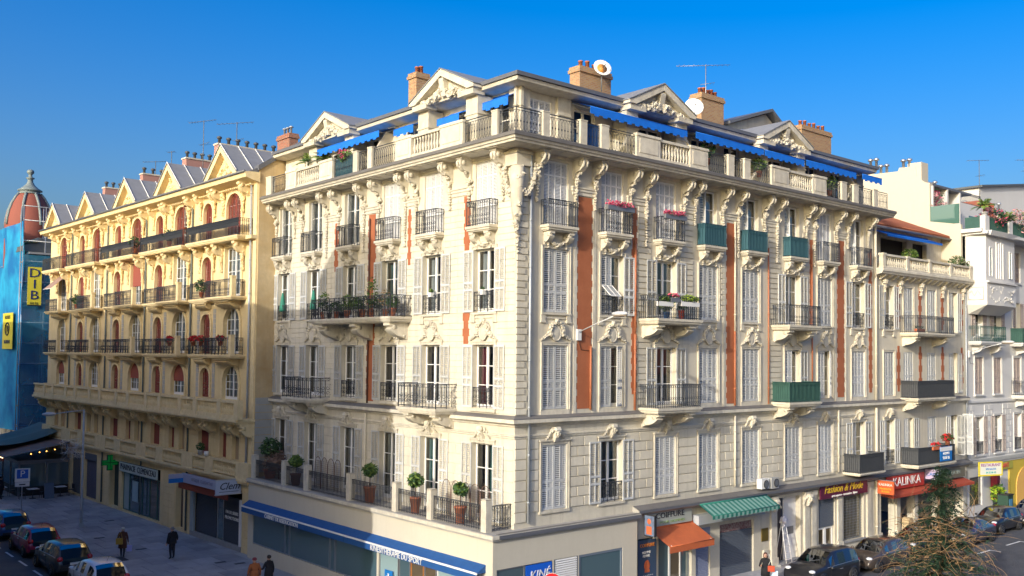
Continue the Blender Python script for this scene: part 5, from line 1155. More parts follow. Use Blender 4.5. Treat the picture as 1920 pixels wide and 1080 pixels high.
# ================================================================ white building at the right
Wb = thing('apartment_building', 'white apartment block with angular oriel and planted roof terraces at right', 'building', (40.4, 0, 0))
FW = Fr(40.4, 0, 0, Wb)
xw = [1.9, 4.9, 8.3, 11.4, 14.6, 17.8]
hol = []
for f in (1, 2, 3):
    z, h = FL[f]; z -= .15
    for x in xw: hol.append((x-.62, x+.62, z, z+h-.1, .3))
for x in xw: hol.append((x-.62, x+.62, 17.0, 19.2, .3))
hol += [(.35, 2.3, 1.3, 3.3, .25), (4.0, 5.4, .5, 3.2, .6), (7.6, 12.0, .4, 3.8, .8), (14, 18, .5, 3.3, .4)]
FW.put('wall', wall(0, 34, 0, 19.9, hol, whitewall), 0, 0, 0)
put('dark_room_backing', MB().box(40.6, 74, .9, 1.0, 0, 19.8, darkroom), Wb)
ws = {1: 'PPHPPP', 2: 'CCCPCC', 3: 'PPHPPP'}
for f in (1, 2, 3):
    z, h = FL[f]; z -= .15; h -= .1
    for i, x in enumerate(xw): window(FW, x, z, 1.24, h, ws[f][i], 'sill', whitewall, None, shut_pink, guard='bars' if f == 1 else None, lw=.56)
for i, x in enumerate(xw[2:]): window(FW, x, 17.0, 1.24, 2.2, 'C', 'sill', whitewall, None, shut_pink)
balcony(FW, .4, 4.6, 12.55, .85, 1.05, 'ornate', green_s, None, (1.2, 4.0), slabm=whitewall); balcony(FW, 7.2, 14, 12.55, .9, 1.05, 'bars', green_s, green_s, (8.5, 12.5), slabm=whitewall)
balcony(FW, 7.3, 12.4, 8.75, 1.0, 1.05, 'bars', iron, None, (8.2, 11.4), slabm=whitewall)
FW.put('string_course', MB().box(0, 34, -.12, 0, 8.35, 8.5, whitewall).box(0, 34, -.25, 0, 4.25, 4.45, MATS['grey_side_render']).box(0, 34, -.15, 0, 4.1, 4.249, whitewall), 0, 0, 0)
for a, c in ((.05, 1.1), (2.7, 4.1), (5.7, 7.4), (9.2, 10.5), (12.3, 13.7)): blocks(FW, a, c, 4.6, 8.2, .42, .7, False, m=whitewall)
for (i_, fr, key), b in rest.items(): fr.put('stonework', b, kind='stuff')
rest.clear()
# oriel: three-sided bay
ob = MB(); P0 = [(.3, 0), (.3+.0, -.9), (4.2, -1.65), (7.4, -.9), (7.4, 0)]
P0 = [(.05, 0), (.30, -1.3), (2.9, -1.32), (5.4, -1.15), (5.9, 0)]
P1 = [(.4, 0), (.8, -.45), (2.8, -.5), (4.6, -.4), (5.0, 0)]
def ring(P, z): return [(x, y, z) for x, y in P]
lv = [(P1, 14.45), (P0, 15.05), (P0, 16.55)]; 
vs = ring(P1, 14.4)+ring(P0, 15.0)+ring(P0, 16.5)
for k in range(2):
    for i in range(4): ob.quad(vs[k*5+i], vs[k*5+i+1], vs[k*5+5+i+1], vs[k*5+5+i], whitewall)
ob.add(ring(P1, 14.4), [(0, 1, 2, 3, 4)], whitewall)
e_ = 1.04
Pb = [(x, y*1.08-.03) for x, y in P0]
ob.add(ring(Pb, 16.5)+ring(Pb, 16.62), [(i, i+1, 6+i, 5+i) for i in range(4)]+[(0, 1, 2, 3, 4), (5, 6, 7, 8, 9)], whitewall)
P2 = [(x*.985+.05, y*.94) for x, y in P0]
ob.add(ring(P2, 16.62)+ring(P2, 19.75), [(i, i+1, 6+i, 5+i) for i in range(4)], whitewall)
ob.add(ring([(x, y*1.15-.05) for x, y in P0], 19.7)+ring([(x, y*1.22-.08) for x, y in P0], 20.0), [(i, i+1, 6+i, 5+i) for i in range(4)]+[(0, 1, 2, 3, 4), (5, 6, 7, 8, 9)], whitewall)
orl = FW.put('oriel', ob, 0, 0, 0)
# narrow oriel windows on the right hand oblique face
ax, ay = P2[1]; fo = Fr(40.4+ax, ay, 0, Wb)
for k, (u_, z0, z1) in enumerate(((.7, 17.0, 18.9), (1.75, 16.9, 19.3), (2.45, 16.9, 19.3), (3.9, 17.0, 18.8))):
    fo.put('oriel_window', MB().box(-.17, .17, -.012, .0, z0, z1, glass_shop).box(-.22, -.171, -.06, 0, z0-.05, z1+.05, white).box(.171, .22, -.06, 0, z0-.05, z1+.05, white).box(-.171, .171, -.06, 0, z1, z1+.05, white), u_, 0, 0, orl)
ax, ay = P0[1]; L = 5.0; fo = Fr(40.4+ax, ay, 0, Wb)
rl = MB()
for k in range(40): rl.blob((.3+random.uniform(0, L-.6), -.02, random.uniform(15.2, 16.3)), random.uniform(.05, .11), whitewall, 1, .3, (1.2, .4, 1))
fo.put('relief_ornament', rl, 0, 0, 0, orl)
an = math.atan2(P0[1][1], P0[1][0]-P0[0][0]); fo = Fr(40.4+P0[0][0], 0, an, Wb)
fo.put('panel_moulding', MB().tube([(.15, -.01, 15.35), (1.1, -.01, 15.35), (1.1, -.01, 16.2), (.15, -.01, 16.2)], .03, whitewall, 4, None, True).tube([(.25+i*.05, -.01, 15.8+.15*sin(i*.8)) for i in range(15)], .03, whitewall, 4), 0, 0, 0, orl)
# roof terraces and set-back storeys
put('terrace_slab', MB().box(40.4, 74, -.2, 12, 19.72, 19.9, whitewall), Wb)
put('party_wall', MB().extr([(.16, 0), (6.4, 0), (14, 0), (14, 26.4), (6.6, 25.3), (6.5, 24.8), (4.6, 24.75), (4.5, 25.0), (3.3, 24.9), (3.2, 24.2), (2.7, 23.75), (2.3, 23.6), (2.3, 20.9), (.16, 20.5)], 'x', 40.15, 40.40, creamwall), Wb)
put('set_back_storey', MB().box(40.41, 46.0, 3.2, 9, 19.9, 23.45, whitewall).box(40.41, 46.6, 2.2, 9, 23.45, 23.6, zinc_d).box(40.41, 40.6, 2.2, 3.2, 19.9, 23.45, whitewall).box(42.6, 42.8, 2.2, 3.2, 19.9, 23.45, whitewall).box(44.6, 44.8, 2.2, 3.2, 19.9, 23.45, whitewall), Wb)
put('terrace_parapet', MB().box(40.15, 40.42, -1.2, .16, 19.9, 20.15, whitewall), Wb)
put('glass_screen', MB().box(40.22, 40.26, .3, 2.65, 20.6, 21.95, glassmat('green_glass', refl=.4, opaque=(.08, .17, .14))), Wb)
put('terrace_window', MB().box(42.9, 44.5, 3.15, 3.19, 20.0, 22.6, glass_shop).box(44.9, 45.9, 3.15, 3.19, 20.0, 22.6, glass_shop), Wb)
put('awning', MB().extr([(1.0, 22.3), (-.1, 21.9), (-.1, 21.6), (-.12, 21.6), (-.12, 21.92), (1.0, 22.34)], 'x', 44.8, 47.8, green_a), Wb)
for i, (a, c) in enumerate(((41.1, 44.2), (44.9, 47.5), (48.0, 52))): put('terrace_railing', rail_panel(MB(), c-a, 1.0, 'bars', green_s).box(0, c-a, .02, .03, .1, .95, green_s), Wb, (a, -1.25, 19.98))
put('terrace_railing', MB().box(40.40, 40.44, -1.0, .0, 19.95, 20.95, green_s), Wb)
put('terrace_pier', MB().box(40.4, 41.05, -1.35, -1.0, 19.9, 21.0, whitewall).box(44.25, 44.85, -1.35, -1.1, 19.9, 20.95, whitewall).box(47.5, 48, -1.35, -1.1, 19.9, 20.95, whitewall), Wb)
put('terrace_slab', MB().box(40.35, 60, -1.5, -.2, 19.76, 19.95, whitewall), Wb)
put('storey_window', MB().box(48.2, 49.3, 4.17, 4.19, 20.6, 22.6, glass_shop).box(50.6, 51.9, 4.17, 4.19, 20.6, 22.6, glass_shop).box(55, 57, 4.97, 4.99, 20.4, 22.4, glass_shop).box(59, 61, 4.97, 4.99, 20.4, 22.4, glass_shop), Wb)
put('stair_house', MB().box(47.2, 53.2, 4.2, 9, 19.9, 23.5, whitewall).box(53.21, 66, 5.0, 9.5, 19.9, 22.9, whitewall).box(53.0, 66.2, 4.9, 9.6, 22.9, 23.05, slate), Wb)
put('roof_house', MB().extr([(61.7, 19.9), (85, 19.9), (85, 29.9), (61.7, 26.7)], 'y', 8, 18, whitewall).extr([(61.4, 26.66), (85, 29.9), (85, 30.05), (61.4, 26.85)], 'y', 7.7, 18.2, slate), Wb)
for x_, y_, h_ in ((48.2, 6, 24.4), (50.5, 7.5, 24.8), (58, 8, 24.2), (60, 6, 24.0)):
    put('chimney', MB().box(x_-.35, x_+.35, y_-.5, y_+.5, 22.5, h_, creamwall).box(x_-.42, x_+.42, y_-.57, y_+.57, h_, h_+.1, zinc), Wb)
    for q in (-.28, .28): put('chimney_pot', CACHE['spot'] if 'spot' in CACHE else cached('spot', lambda: MB().lathe([(.10, 0), (.10, .55), (.2, .57), (.2, .68), (.06, .76)], steel, 8).mesh('chimney_pot')), Wb, (x_, y_+q, h_+.1))
put('roof_railing', rail_panel(MB(), 5.6, .9, 'bars', iron), Wb, (47.4, 4.3, 23.5))
put('water_tank', MB().box(54.2, 56.8, 4.8, 6.5, 23.0, 24.3, mat('orange_tiles', (.55, .13, .05), .7)), Wb)
for y, z, n in ((5.5, 24.75, 2), (3.8, 24.9, 2), (6.3, 25.3, 2)):
    for k in range(n): put('chimney_pot', cached('spot', lambda: MB().lathe([(.10, 0), (.10, .55), (.2, .57), (.2, .68), (.06, .76)], steel, 8).mesh('chimney_pot')), Wb, (40.28, y+k*.45, z-.05))
put('chimney', MB().box(40.2, 41.2, 2.9, 3.9, 23.6, 25.2, creamwall), Wb)
# ground floor restaurant
pane(FW, .37, 2.28, 1.32, 3.28, .1, gl_warm, fm=alu); FW.put('door_recess', MB().box(4.0, 5.4, .55, .6, .5, 3.2, mat('painted_green_glow_wall', (.25, .33, .15), .8)).box(4.02, 5.38, .05, .12, 2.75, 3.19, rollgrey), 0, 0, 0)  # green light in the recess put into the wall colour
ya = FW.put('yellow_archway', MB().box(6.6, 12.6, -.1, -.001, 0, 4.1, mat('yellow_arch_paint', (.60, .44, .05), .7, .2, 2)), 0, 0, 0)
orw = mat('orange_interior_wall', (.75, .42, .10), .8)
ab = MB(); ap = [(7.7, .3)]+[(9.7-2.0*cos(pi*i/14), 2.2+1.35*sin(pi*i/14)) for i in range(15)]+[(11.7, .3)]
ab.extr(ap, 'y', -.16, -.101, orw); FW.put('arch_opening', ab, 0, 0, 0, ya)
FW.put('red_door', MB().box(3.55, 3.95, -.5, -.05, 1.6, 3.3, mat('dark_red_board', (.25, .015, .03), .5)), 0, 0, 0)
FWn = Fr(40.4, 0, 0, None)
bsign('restaurant_sign', 'red lettered restaurant sign with flowers over the yellow edged shopfront', 2.5, 7.0, 3.55, 4.05, -.12, mat('sign_olive_yellow', (.40, .38, .06), .5), (('RESTAURANT', .46, mat('red_letter', (.55, .02, .05), .5), .5, .5, 0, 1.1),), fr=FWn)
fz = Fr(41.2, -1.5, 0, None); fz = Fr(40.0, -.9, radians(-20), None)
o = bsign('restaurant_sign', 'yellow bordered projecting sign reading RESTAURANT at the drainpipe', 0, 2.1, 3.55, 4.5, 0, yelsign, (('RESTAURANT', .28, mat('violet_letter', (.25, .03, .2), .5), .5, .76), ('SPECIALITES', .17, sblue, .5, .48), ('04 93 88 42', .18, mat('teal_letter', (.02, .3, .32), .5), .5, .24)), fr=fz)
fz.put('sign_face', MB().box(.12, 1.98, -.066, -.061, .1, .86, mat('sign_face_pale', (.66, .68, .60), .5)), 0, 0, 3.55, o)
# ================================================================ building wrapped in blue netting, and its dome
S_ = thing('scaffolded_building', 'building wrapped in blue scaffold netting beside the yellow block', 'building', (-1, 72, 0))
put('building_core', MB().box(.6, 40, 73.4, 110, 0, 22.5, mat('old_dark_facade', (.30, .28, .25), .85, .4, 1)), S_)
for z in range(2, 22, 3):
    for x in range(2, 20, 3): put('window', cached('swin', lambda: MB().box(-.5, .5, -.05, 0, 0, 1.8, glass_shop).box(-.6, .6, -.08, -.051, -.1, 0, white).mesh('window')), S_, (x, 73.39, z))
nw = MB(); ny, nz = 24, 16
vs = [(-1.0+.12*sin(i*1.3)+.10*sin(j*1.1+i), 72+38*i/ny, 3.4+(23.9-3.4)*j/nz) for i in range(ny+1) for j in range(nz+1)]
nw.add(vs, [(i*(nz+1)+j, (i+1)*(nz+1)+j, (i+1)*(nz+1)+j+1, i*(nz+1)+j+1) for i in range(ny) for j in range(nz)], netblue, True); put('netting', nw, S_)
nw = MB(); vs = [(-1.0+24*i/ny, 72+.1*sin(i*1.7)+.08*sin(j+i), 3.4+(20.6-3.4)*j/nz) for i in range(ny+1) for j in range(nz+1)]
nw.add(vs, [(i*(nz+1)+j, (i+1)*(nz+1)+j, (i+1)*(nz+1)+j+1, i*(nz+1)+j+1) for i in range(ny) for j in range(nz)], netblue2, True); put('netting', nw, S_)
sc2 = MB()
for x in range(-1, 20, 2):
    for y in (72.2, 73.1): sc2.tube([(x, y, 0), (x, y, 25.4 if x < 6 else 22)], .05, scaf, 4)
for z in range(2, 25, 2):
    sc2.tube([(-1, 72.2, z), (20, 72.2, z)], .05, scaf, 4); sc2.box(-1, 20, 72.3, 73.2, z-.12, z-.05, mat('scaffold_board', (.30, .22, .13), .8, .3, 4)) if z < 21 else None
for z in range(4, 24, 2): sc2.tube([(-.8, 72.2, z), (-.8, 109, z)], .05, scaf, 4); sc2.box(-.6, .4, 72.3, 109, z-.12, z-.05, MATS['scaffold_board'])
for y in range(74, 108, 2): sc2.tube([(-.7, y, 0), (-.7, y, 24)], .05, scaf, 4)
for i in range(7): sc2.tube([(-1+i*3, 72.15, 2+3*(i % 3)), (2+i*3, 72.15, 8+3*(i % 3))], .045, scaf, 4)
sc2.tube([(-1, 72.2, 25.4), (5, 72.2, 25.4)], .05, scaf, 4); put('scaffolding', sc2, S_)
put('eaves_platform', MB().extr([(-1.0, 21.0), (8, 21.0), (8, 22.9), (1.5, 22.6), (-1, 21.5)], 'y', 72.6, 76, slate).box(-.5, 8.5, 71.9, 73.0, 20.7, 20.9, zinc), S_)
put('slate_roof', MB().extr([(1.8, 22.0), (2.6, 24.6), (6.4, 24.6), (7, 22.0)], 'y', 74, 77, zinc), S_)
for i, (nm, lb, s0_, y0, z0, hh, ww) in enumerate((('banner', 'tall yellow banner reading DIB on the dark side of the blue netting', -.62, 71.7, 15.6, 3.8, 1.25), )):
    o = F0.put(nm, MB().box(0, ww, 0, .03, 0, hh, yelsign).box(0, ww, -.01, -.001, 0, .12, black), s0_, y0, z0, None, label=lb, cat='banner')
    for k, ch in enumerate('DIB'): F0.put('lettering', fontmesh(ch, 1.25, mat('navy_letter', (.01, .02, .12), .5), .01, sx=1.2), s0_+ww/2, y0-.02, z0+hh-.62-k*1.08, o)
    F0.put('lettering', fontmesh('04 93', .32, black, .01), s0_+ww/2, y0-.02, z0+.25, o)
fb = Fr(-1.25, 76.2, -pi/2, None)
o = fb.put('banner', MB().box(-2.0, 2.0, 0, .03, 0, 3.6, yelsign), 0, 0, 11.4, None, label='square yellow banner with round JB emblem on the lit blue netting', cat='banner')
fb.put('emblem', MB().tube([(0+.75*cos(a), -.03, .0+.62*sin(a)) for a in [2*pi*i/20 for i in range(20)]], .07, black, 5, None, True), 0, 0, 13.4, o); fb.put('lettering', fontmesh('JB', .9, black, .01), 0, -.03, 13.4, o); fb.put('lettering', fontmesh('FACADES', .5, black, .01), 0, -.03, 14.55, o); fb.put('lettering', fontmesh('BATIMENT', .5, mat('navy_letter', (.01, .02, .12), .5), .01), 0, -.03, 12.1, o)
Dm = thing('domed_rotunda', 'dark red ribbed dome with grey finial rising behind the blue netting', 'dome', (1.35, 80, 18))
dp = [(2.3, 18), (2.3, 24.3), (2.24, 25.0), (2.08, 25.8), (1.8, 26.6), (1.42, 27.3), (1.05, 27.75)]
put('dome', MB().lathe([(r, z-18) for r, z in dp], domered, 32), Dm, (1.35, 80, 18))
put('lantern', MB().lathe([(r, 9.65+(z-9.7)*.66) for r, z in [(1.02, 9.7), (1.2, 9.75), (1.22, 9.9), (.95, 10.0), (.95, 10.2), (1.2, 10.3), (1.2, 10.42), (.8, 10.8), (.45, 11.3), (.28, 11.8), (.26, 12.2), (.40, 12.3), (.42, 12.45), (.22, 12.55), (.15, 12.8), (.2, 13.0), (.34, 13.2), (.36, 13.45), (.28, 13.7), (.05, 13.8)]], lead, 20), Dm, (1.35, 80, 18))
for k in range(8):
    a = 2*pi*k/8+.25; put('rib', MB().tube([((r+.03)*cos(a), (r+.03)*sin(a), z-18) for r, z in dp[1:]], .15, lead, 6), Dm, (1.35, 80, 18))
    for q in range(1, 7): pass
# ================================================================ opposite blocks outside the picture (they shade this side of the street)
opp = mat('opposite_stucco', (.72, .66, .54), .85, .2, .5)
ob_ = thing('apartment_building', 'cream corner apartment block with domed rotunda across the left street', 'building', (-22, 6, 0))
def winwall(b, x0, x1, y, z0, nz_, axis, sgn):
    pass
put('wall', MB().box(-34, -18.5, 9.5, 75, -.14, 19.4, opp).box(-34.2, -18.1, 9.4, 75.2, 19.4, 19.8, opp).box(-34, -18.3, 9.5, 75, 4.2, 4.5, cream2).box(-34, -22.4, 2.2, 9.5, -.14, 19.4, opp), ob_)
put('rotunda', MB().lathe([(3.8, -.14), (3.8, 4.2), (4.0, 4.3), (4.0, 4.55), (3.8, 4.6), (3.8, 15.9), (3.95, 16.0), (3.95, 16.2), (3.8, 16.25), (3.8, 19.5), (4.15, 19.8), (4.15, 20.1), (3.7, 20.2)], opp, 36), ob_, (-22.4, 5.9, 0))
put('dome', MB().lathe([(3.7, 20.2), (3.6, 21.2), (3.2, 22.4), (2.4, 23.6), (1.4, 24.4), (.6, 24.8), (.5, 25.6), (.1, 26)], slate, 36), ob_, (-22.4, 5.9, 0))
for k in range(12):
    a_ = 2*pi*k/12+.2; put('rib', MB().tube([((r+.02)*cos(a_), (r+.02)*sin(a_), z) for r, z in ((3.7, 20.2), (3.6, 21.2), (3.2, 22.4), (2.4, 23.6), (1.4, 24.4))], .09, zinc, 5), ob_, (-22.4, 5.9, 0))
    for z in (.6, 5.2, 8.9, 12.6, 16.6):
        Mq = Matrix.Translation((-22.4, 5.9, z)) @ Matrix.Rotation(a_, 4, 'Z') @ Matrix.Translation((3.78, 0, 0)) @ Matrix.Rotation(pi/2, 4, 'Z')
        put('window', cached('rotwin', lambda: MB().box(-.5, .5, -.06, .02, 0, 2.3, glass_shop).box(-.62, -.5, -.12, .02, -.1, 2.4, cream2).box(.5, .62, -.12, .02, -.1, 2.4, cream2).box(-.5, .5, -.12, .02, 2.3, 2.42, cream2).box(-.7, .7, -.18, .02, -.2, -.1, cream2).box(-.03, .03, -.08, -.061, 0, 2.3, white).box(-.5, .5, -.08, -.061, 1.2, 1.25, white).mesh('window')), ob_, M=Mq)
for i in range(16):
    for z in (1, 5, 9, 13, 16.3): put('window', cached('ow', lambda: MB().box(-.02, 0, -.7, .7, 0, 2.4, glass_shop).box(0, .05, -1.4, -.7, 0, 2.4, shut).box(0, .05, .7, 1.4, 0, 2.4, shut).mesh('window')), ob_, (-18.47, 12+i*4, z))
o2 = thing('apartment_building', 'unseen long pale block added to shade the right-hand street', 'building', (-52, -26, 0)); put('wall', MB().box(-74, -48, -42, -12.5, -.14, 17.0, opp), o2)  # unseen block added to cast shade on the right street and shopfronts
o3 = thing('apartment_building', 'unseen pale apartment block, kept low for light, on the near side of the right street', 'building', (10, -32, 0)); put('wall', MB().box(-12, 60, -52, -26, -.14, 9.5, opp).box(-12.2, 60.2, -52.2, -25.75, 9.5, 9.8, cream2).box(-12.2, 60.2, -52.2, -25.85, 4.2, 4.4, cream2), o3)  # unseen block, height lowered so more sky light reaches the street
put('roof', MB().extr([(-52.4, 9.8), (-25.6, 9.8), (-39, 12.6)], 'x', -12.3, 60.3, tile), o3)
for i in range(14):
    for z in (1, 5): put('window', cached('ow2', lambda: MB().box(-.7, .7, 0, .02, 0, 2.4, glass_shop).box(-1.4, -.7, 0, .05, 0, 2.4, shut).box(.7, 1.4, 0, .05, 0, 2.4, shut).mesh('window')), o3, (-9+i*4.8, -26+.001, z))
# ================================================================ cafe
cf_ = thing('cafe_terrace', 'dark glazed cafe veranda with brown awning beneath the blue netting', 'cafe', (-3.4, 54, 0))
cw = MB(); 
for x in (-5.6, -3.6, -1.7): cw.box(x-.06, x+.06, 51.9, 52.02, 0, 2.6, alu)
for y in (54.5, 57, 59.5): cw.box(-5.66, -5.54, y-.06, y+.06, 0, 2.6, alu)
cw.box(-5.6, -1.6, 51.92, 52.0, 0, .7, black).box(-5.6, -1.6, 51.92, 52.0, 2.45, 2.6, alu).box(-5.64, -5.56, 52, 60, 0, .7, black).box(-5.64, -5.56, 52, 60, 2.45, 2.6, alu); put('frame', cw, cf_)
put('pane', MB().box(-5.6, -1.7, 51.95, 51.97, .7, 2.45, glass_shop).box(-5.61, -5.59, 52, 60, .7, 2.45, glass_shop), cf_)
put('roof', MB().box(-5.7, -1.5, 51.8, 60, 2.6, 2.75, alu), cf_)
brown = mat('brown_awning_canvas', (.20, .13, .10), .7, .2, 3); tarp = mat('green_tarpaulin', (.07, .11, .10), .6, .3, 2)
put('awning', MB().add([(-1.6, 50.6, 4.3), (-1.6, 60, 4.3), (-7.0, 60, 3.2), (-7.0, 50.6, 3.2)], [(0, 1, 2, 3)], brown).box(-7.03, -6.97, 50.6, 60, 2.9, 3.2, mat('rust_canvas', (.22, .045, .02))).tube([(-1.6, 50.6, 4.28), (-7, 50.6, 3.2)], .05, alu, 5), cf_)
put('led_strip', MB().box(-7.06, -7.03, 50.7, 59.8, 3.14, 3.19, mat('warm_led', (1, .8, .5), .5, emit=(1, .72, .38, 2.5))), cf_)
put('fairy_lights', MB().blob((-4.5, 50.7, 3.45), .05, mat('warm_bulb', (1, .5, .1), .5, emit=(1, .45, .1, 4)), 0).blob((-4.0, 50.7, 3.5), .05, MATS['warm_bulb'], 0).blob((-3.4, 50.7, 3.6), .05, MATS['warm_bulb'], 0).blob((-5.1, 50.7, 3.35), .05, MATS['warm_bulb'], 0), cf_)
n = 10; tv = [(-1.7-5.5*i/n, 54+8*j/n, 5.0-.12*i-.35*sin(pi*i/n)*(.5+.5*cos(j*1.3))) for i in range(n+1) for j in range(n+1)]
put('tarpaulin', MB().add(tv, [(i*(n+1)+j, i*(n+1)+j+1, (i+1)*(n+1)+j+1, (i+1)*(n+1)+j) for i in range(n) for j in range(n)], tarp, True), cf_)
def cafe_table(x, y, lab):
    t = thing('cafe_table', lab, 'table', (x, y, 0), 0, 'cafe tables')
    put('table_top', cached('ttop', lambda: MB().box(-.38, .38, -.38, .38, .72, .75, offwhite).mesh('table_top')), t, (x, y, 0)); put('pedestal', cached('tped', lambda: MB().lathe([(.25, 0), (.25, .03), (.03, .05), (.03, .72)], iron, 8).mesh('pedestal')), t, (x, y, 0))
def cafe_chair(x, y, r, lab):
    t = thing('cafe_chair', lab, 'chair', (x, y, 0), r, 'cafe chairs')
    M_ = WM[t.name]
    put('seat', cached('cs', lambda: MB().box(-.21, .21, -.21, .21, .43, .47, iron).mesh('seat')), t, M=M_); put('backrest', cached('cb', lambda: MB().box(-.21, .21, .18, .21, .55, .88, iron).tube([(-.2, .2, .45), (-.2, .22, .88)], .015, iron, 5).tube([(.2, .2, .45), (.2, .22, .88)], .015, iron, 5).mesh('backrest')), t, M=M_)
    for a in (-1, 1):
        for b2 in (-1, 1): put('leg', cached('cl', lambda: MB().tube([(0, 0, 0), (0, 0, .43)], .015, iron, 5).mesh('leg')), t, M=M_ @ Matrix.Translation((a*.19, b2*.19, 0)))
tabs = [(-3.0, 50.4, 'white topped cafe table before the veranda glass'), (-5.0, 50.3, 'cafe table by the corner post of the veranda'), (-6.7, 52.6, 'cafe table at the left side of the veranda'), (-7.2, 56.2, 'furthest cafe table along the veranda side')]
for x, y, l in tabs:
    cafe_table(x, y, l)
    for k, (dx, r, w_) in enumerate(((-.75, pi/2, 'left'), (.75, -pi/2, 'right'))): cafe_chair(x+dx, y, r+.1*k, 'black cafe chair on the %s of the %s' % (w_, l.replace('cafe table', 'table')))
ab_ = thing('menu_board', 'blue grey folding menu board standing before the cafe tables', 'menu board', (-4.0, 49.8, 0)); put('board', MB().add([(-.35, -.25, 0), (.35, -.25, 0), (.35, 0, 1.15), (-.35, 0, 1.15)], [(0, 1, 2, 3)], mat('chalkboard', (.10, .14, .20), .6, .3, 8)).add([(-.35, .25, 0), (.35, .25, 0), (.35, .012, 1.15), (-.35, .012, 1.15)], [(0, 1, 2, 3)], black), ab_, (-4.0, 49.8, 0))
ab_ = thing('menu_board', 'dark folding menu board at the far left of the cafe', 'menu board', (-8.2, 54.2, 0)); put('board', MB().add([(-.35, -.25, 0), (.35, -.25, 0), (.35, 0, 1.15), (-.35, 0, 1.15)], [(0, 1, 2, 3)], black).add([(-.35, .25, 0), (.35, .25, 0), (.35, .012, 1.15), (-.35, .012, 1.15)], [(0, 1, 2, 3)], black), ab_, (-8.2, 54.2, 0))
# ================================================================ street furniture
lp_ = thing('street_lamp', 'tall grey street lamp with curved arm on the left pavement', 'street lamp', (-5.74, 35.8, 0))
put('pole', MB().tube([(0, 0, 0), (0, 0, 1.2), (0, 0, 7.5)], [.10, .085, .055], pipe_m, 8).box(-.12, .12, -.12, .12, 0, .25, pipe_m), lp_, (-5.74, 35.8, 0))
put('arm', MB().tube([(0, 0, 7.45), (-.6, 0, 7.42), (-1.7, 0, 7.3)], .035, pipe_m, 6), lp_, (-5.74, 35.8, 0))
put('lamp_head', MB().blob((-2.1, 0, 7.28), .42, mat('lamp_shell', (.5, .52, .55), .4), 2, .02, (1, .5, .30)), lp_, (-5.74, 35.8, 0))
de = MB()
for k in range(60): de.tube([(0+random.uniform(-1.5, .1), random.uniform(-.3, .3), 5.2+random.uniform(-.9, .5)), (0+random.uniform(-1.5, .1), random.uniform(-.3, .3), 5.2+random.uniform(-.9, .5))], .008, white, 3)
put('festive_star', de, lp_, (-5.74, 35.8, 0))
def walllamp(x, z, lab, out=2.7, dz=.95):
    t = thing('wall_lamp', lab, 'street lamp', (x, 0, z)); b = MB(); b.box(-.12, .12, -.12, -.02, -.35, .12, white)
    put('bracket', b, t, (x, 0, z)); put('arm', MB().tube([(0, -.08, 0), (-.1, -out*.6, dz*.62), (-.2, -out, dz)], [.022, .028, .032], mat('lamp_arm_paint', (.50, .51, .52), .4), 7), t, (x, 0, z))
    put('lamp_head', MB().blob((-.27, -out-.38, dz+.08), .42, MATS['lamp_arm_paint'], 2, .02, (.42, 1, .26)).blob((-.27, -out-.38, dz+.02), .38, mat('lamp_glass', (.25, .2, .15), .3), 2, .02, (.40, 1, .22)), t, (x, 0, z))
    put('cable', MB().tube([(0, -.05, -.3), (.2, -.03, -.75), (.9, -.03, -.8)], .012, black, 4), t, (x, 0, z))
walllamp(3.47, 12.3, 'white street lamp arm bracketed to the orange strip near the corner', 2.3, .62); walllamp(40.75, 11.8, 'white street lamp arm bracketed beside the drainpipe on the white block', 2.3, .6)
ps = thing('parking_sign', 'blue and white parking sign on a grey post by the parked cars', 'road sign', (-6.95, 45.4, 0))
put('post', MB().tube([(0, 0, 0), (0, 0, 2.9)], .035, steel, 7), ps, (-6.95, 45.4, 0)); Rp = Matrix.Translation((-6.95, 45.35, 0)) @ Matrix.Rotation(radians(-12), 4, 'Z')
put('sign_plate', MB().box(-.48, .48, -.03, 0, 1.95, 2.9, white).box(-.36, .36, -.036, -.031, 2.18, 2.82, mat('parking_blue', (.01, .10, .50), .4)).box(-.46, .46, -.03, 0, 1.62, 1.93, offwhite).box(-.2, .2, -.036, -.031, 1.72, 1.80, black), ps, M=Rp)
put('lettering', fontmesh('P', .66, white, .006), ps, M=Rp @ Matrix.Translation((0, -.045, 2.5)))
bn = thing('litter_bin', 'green litter bin with blue poster outside the restaurant door', 'bin', (44.0, -1.0, .5)); put('body', MB().box(-.42, .42, -.35, .35, 0, 1.5, mat('bin_green', (.02, .06, .04), .5)).box(-.46, .46, -.39, .39, 1.5, 1.58, black), bn, (44.0, -1.0, .5)); put('poster', MB().box(-.25, .25, -.37, -.351, .2, 1.25, mat('poster_pale_blue', (.1, .3, .5), .5, .5, 6)), bn, (44, -1, .5))
tb = thing('coin_box', 'rounded cream letter box between the grocery door and window', 'letter box', (30.9, -.6, .5)); put('body', MB().extr([(-.28, 0), (.28, 0), (.28, 1.05)]+[(.28*cos(a), 1.05+.22*sin(a)) for a in [pi*i/8 for i in range(1, 8)]]+[(-.28, 1.05)], 'y', -.25, .2, mat('ochre_paint', (.50, .38, .22), .6)), tb, (30.9, -.6, .5))
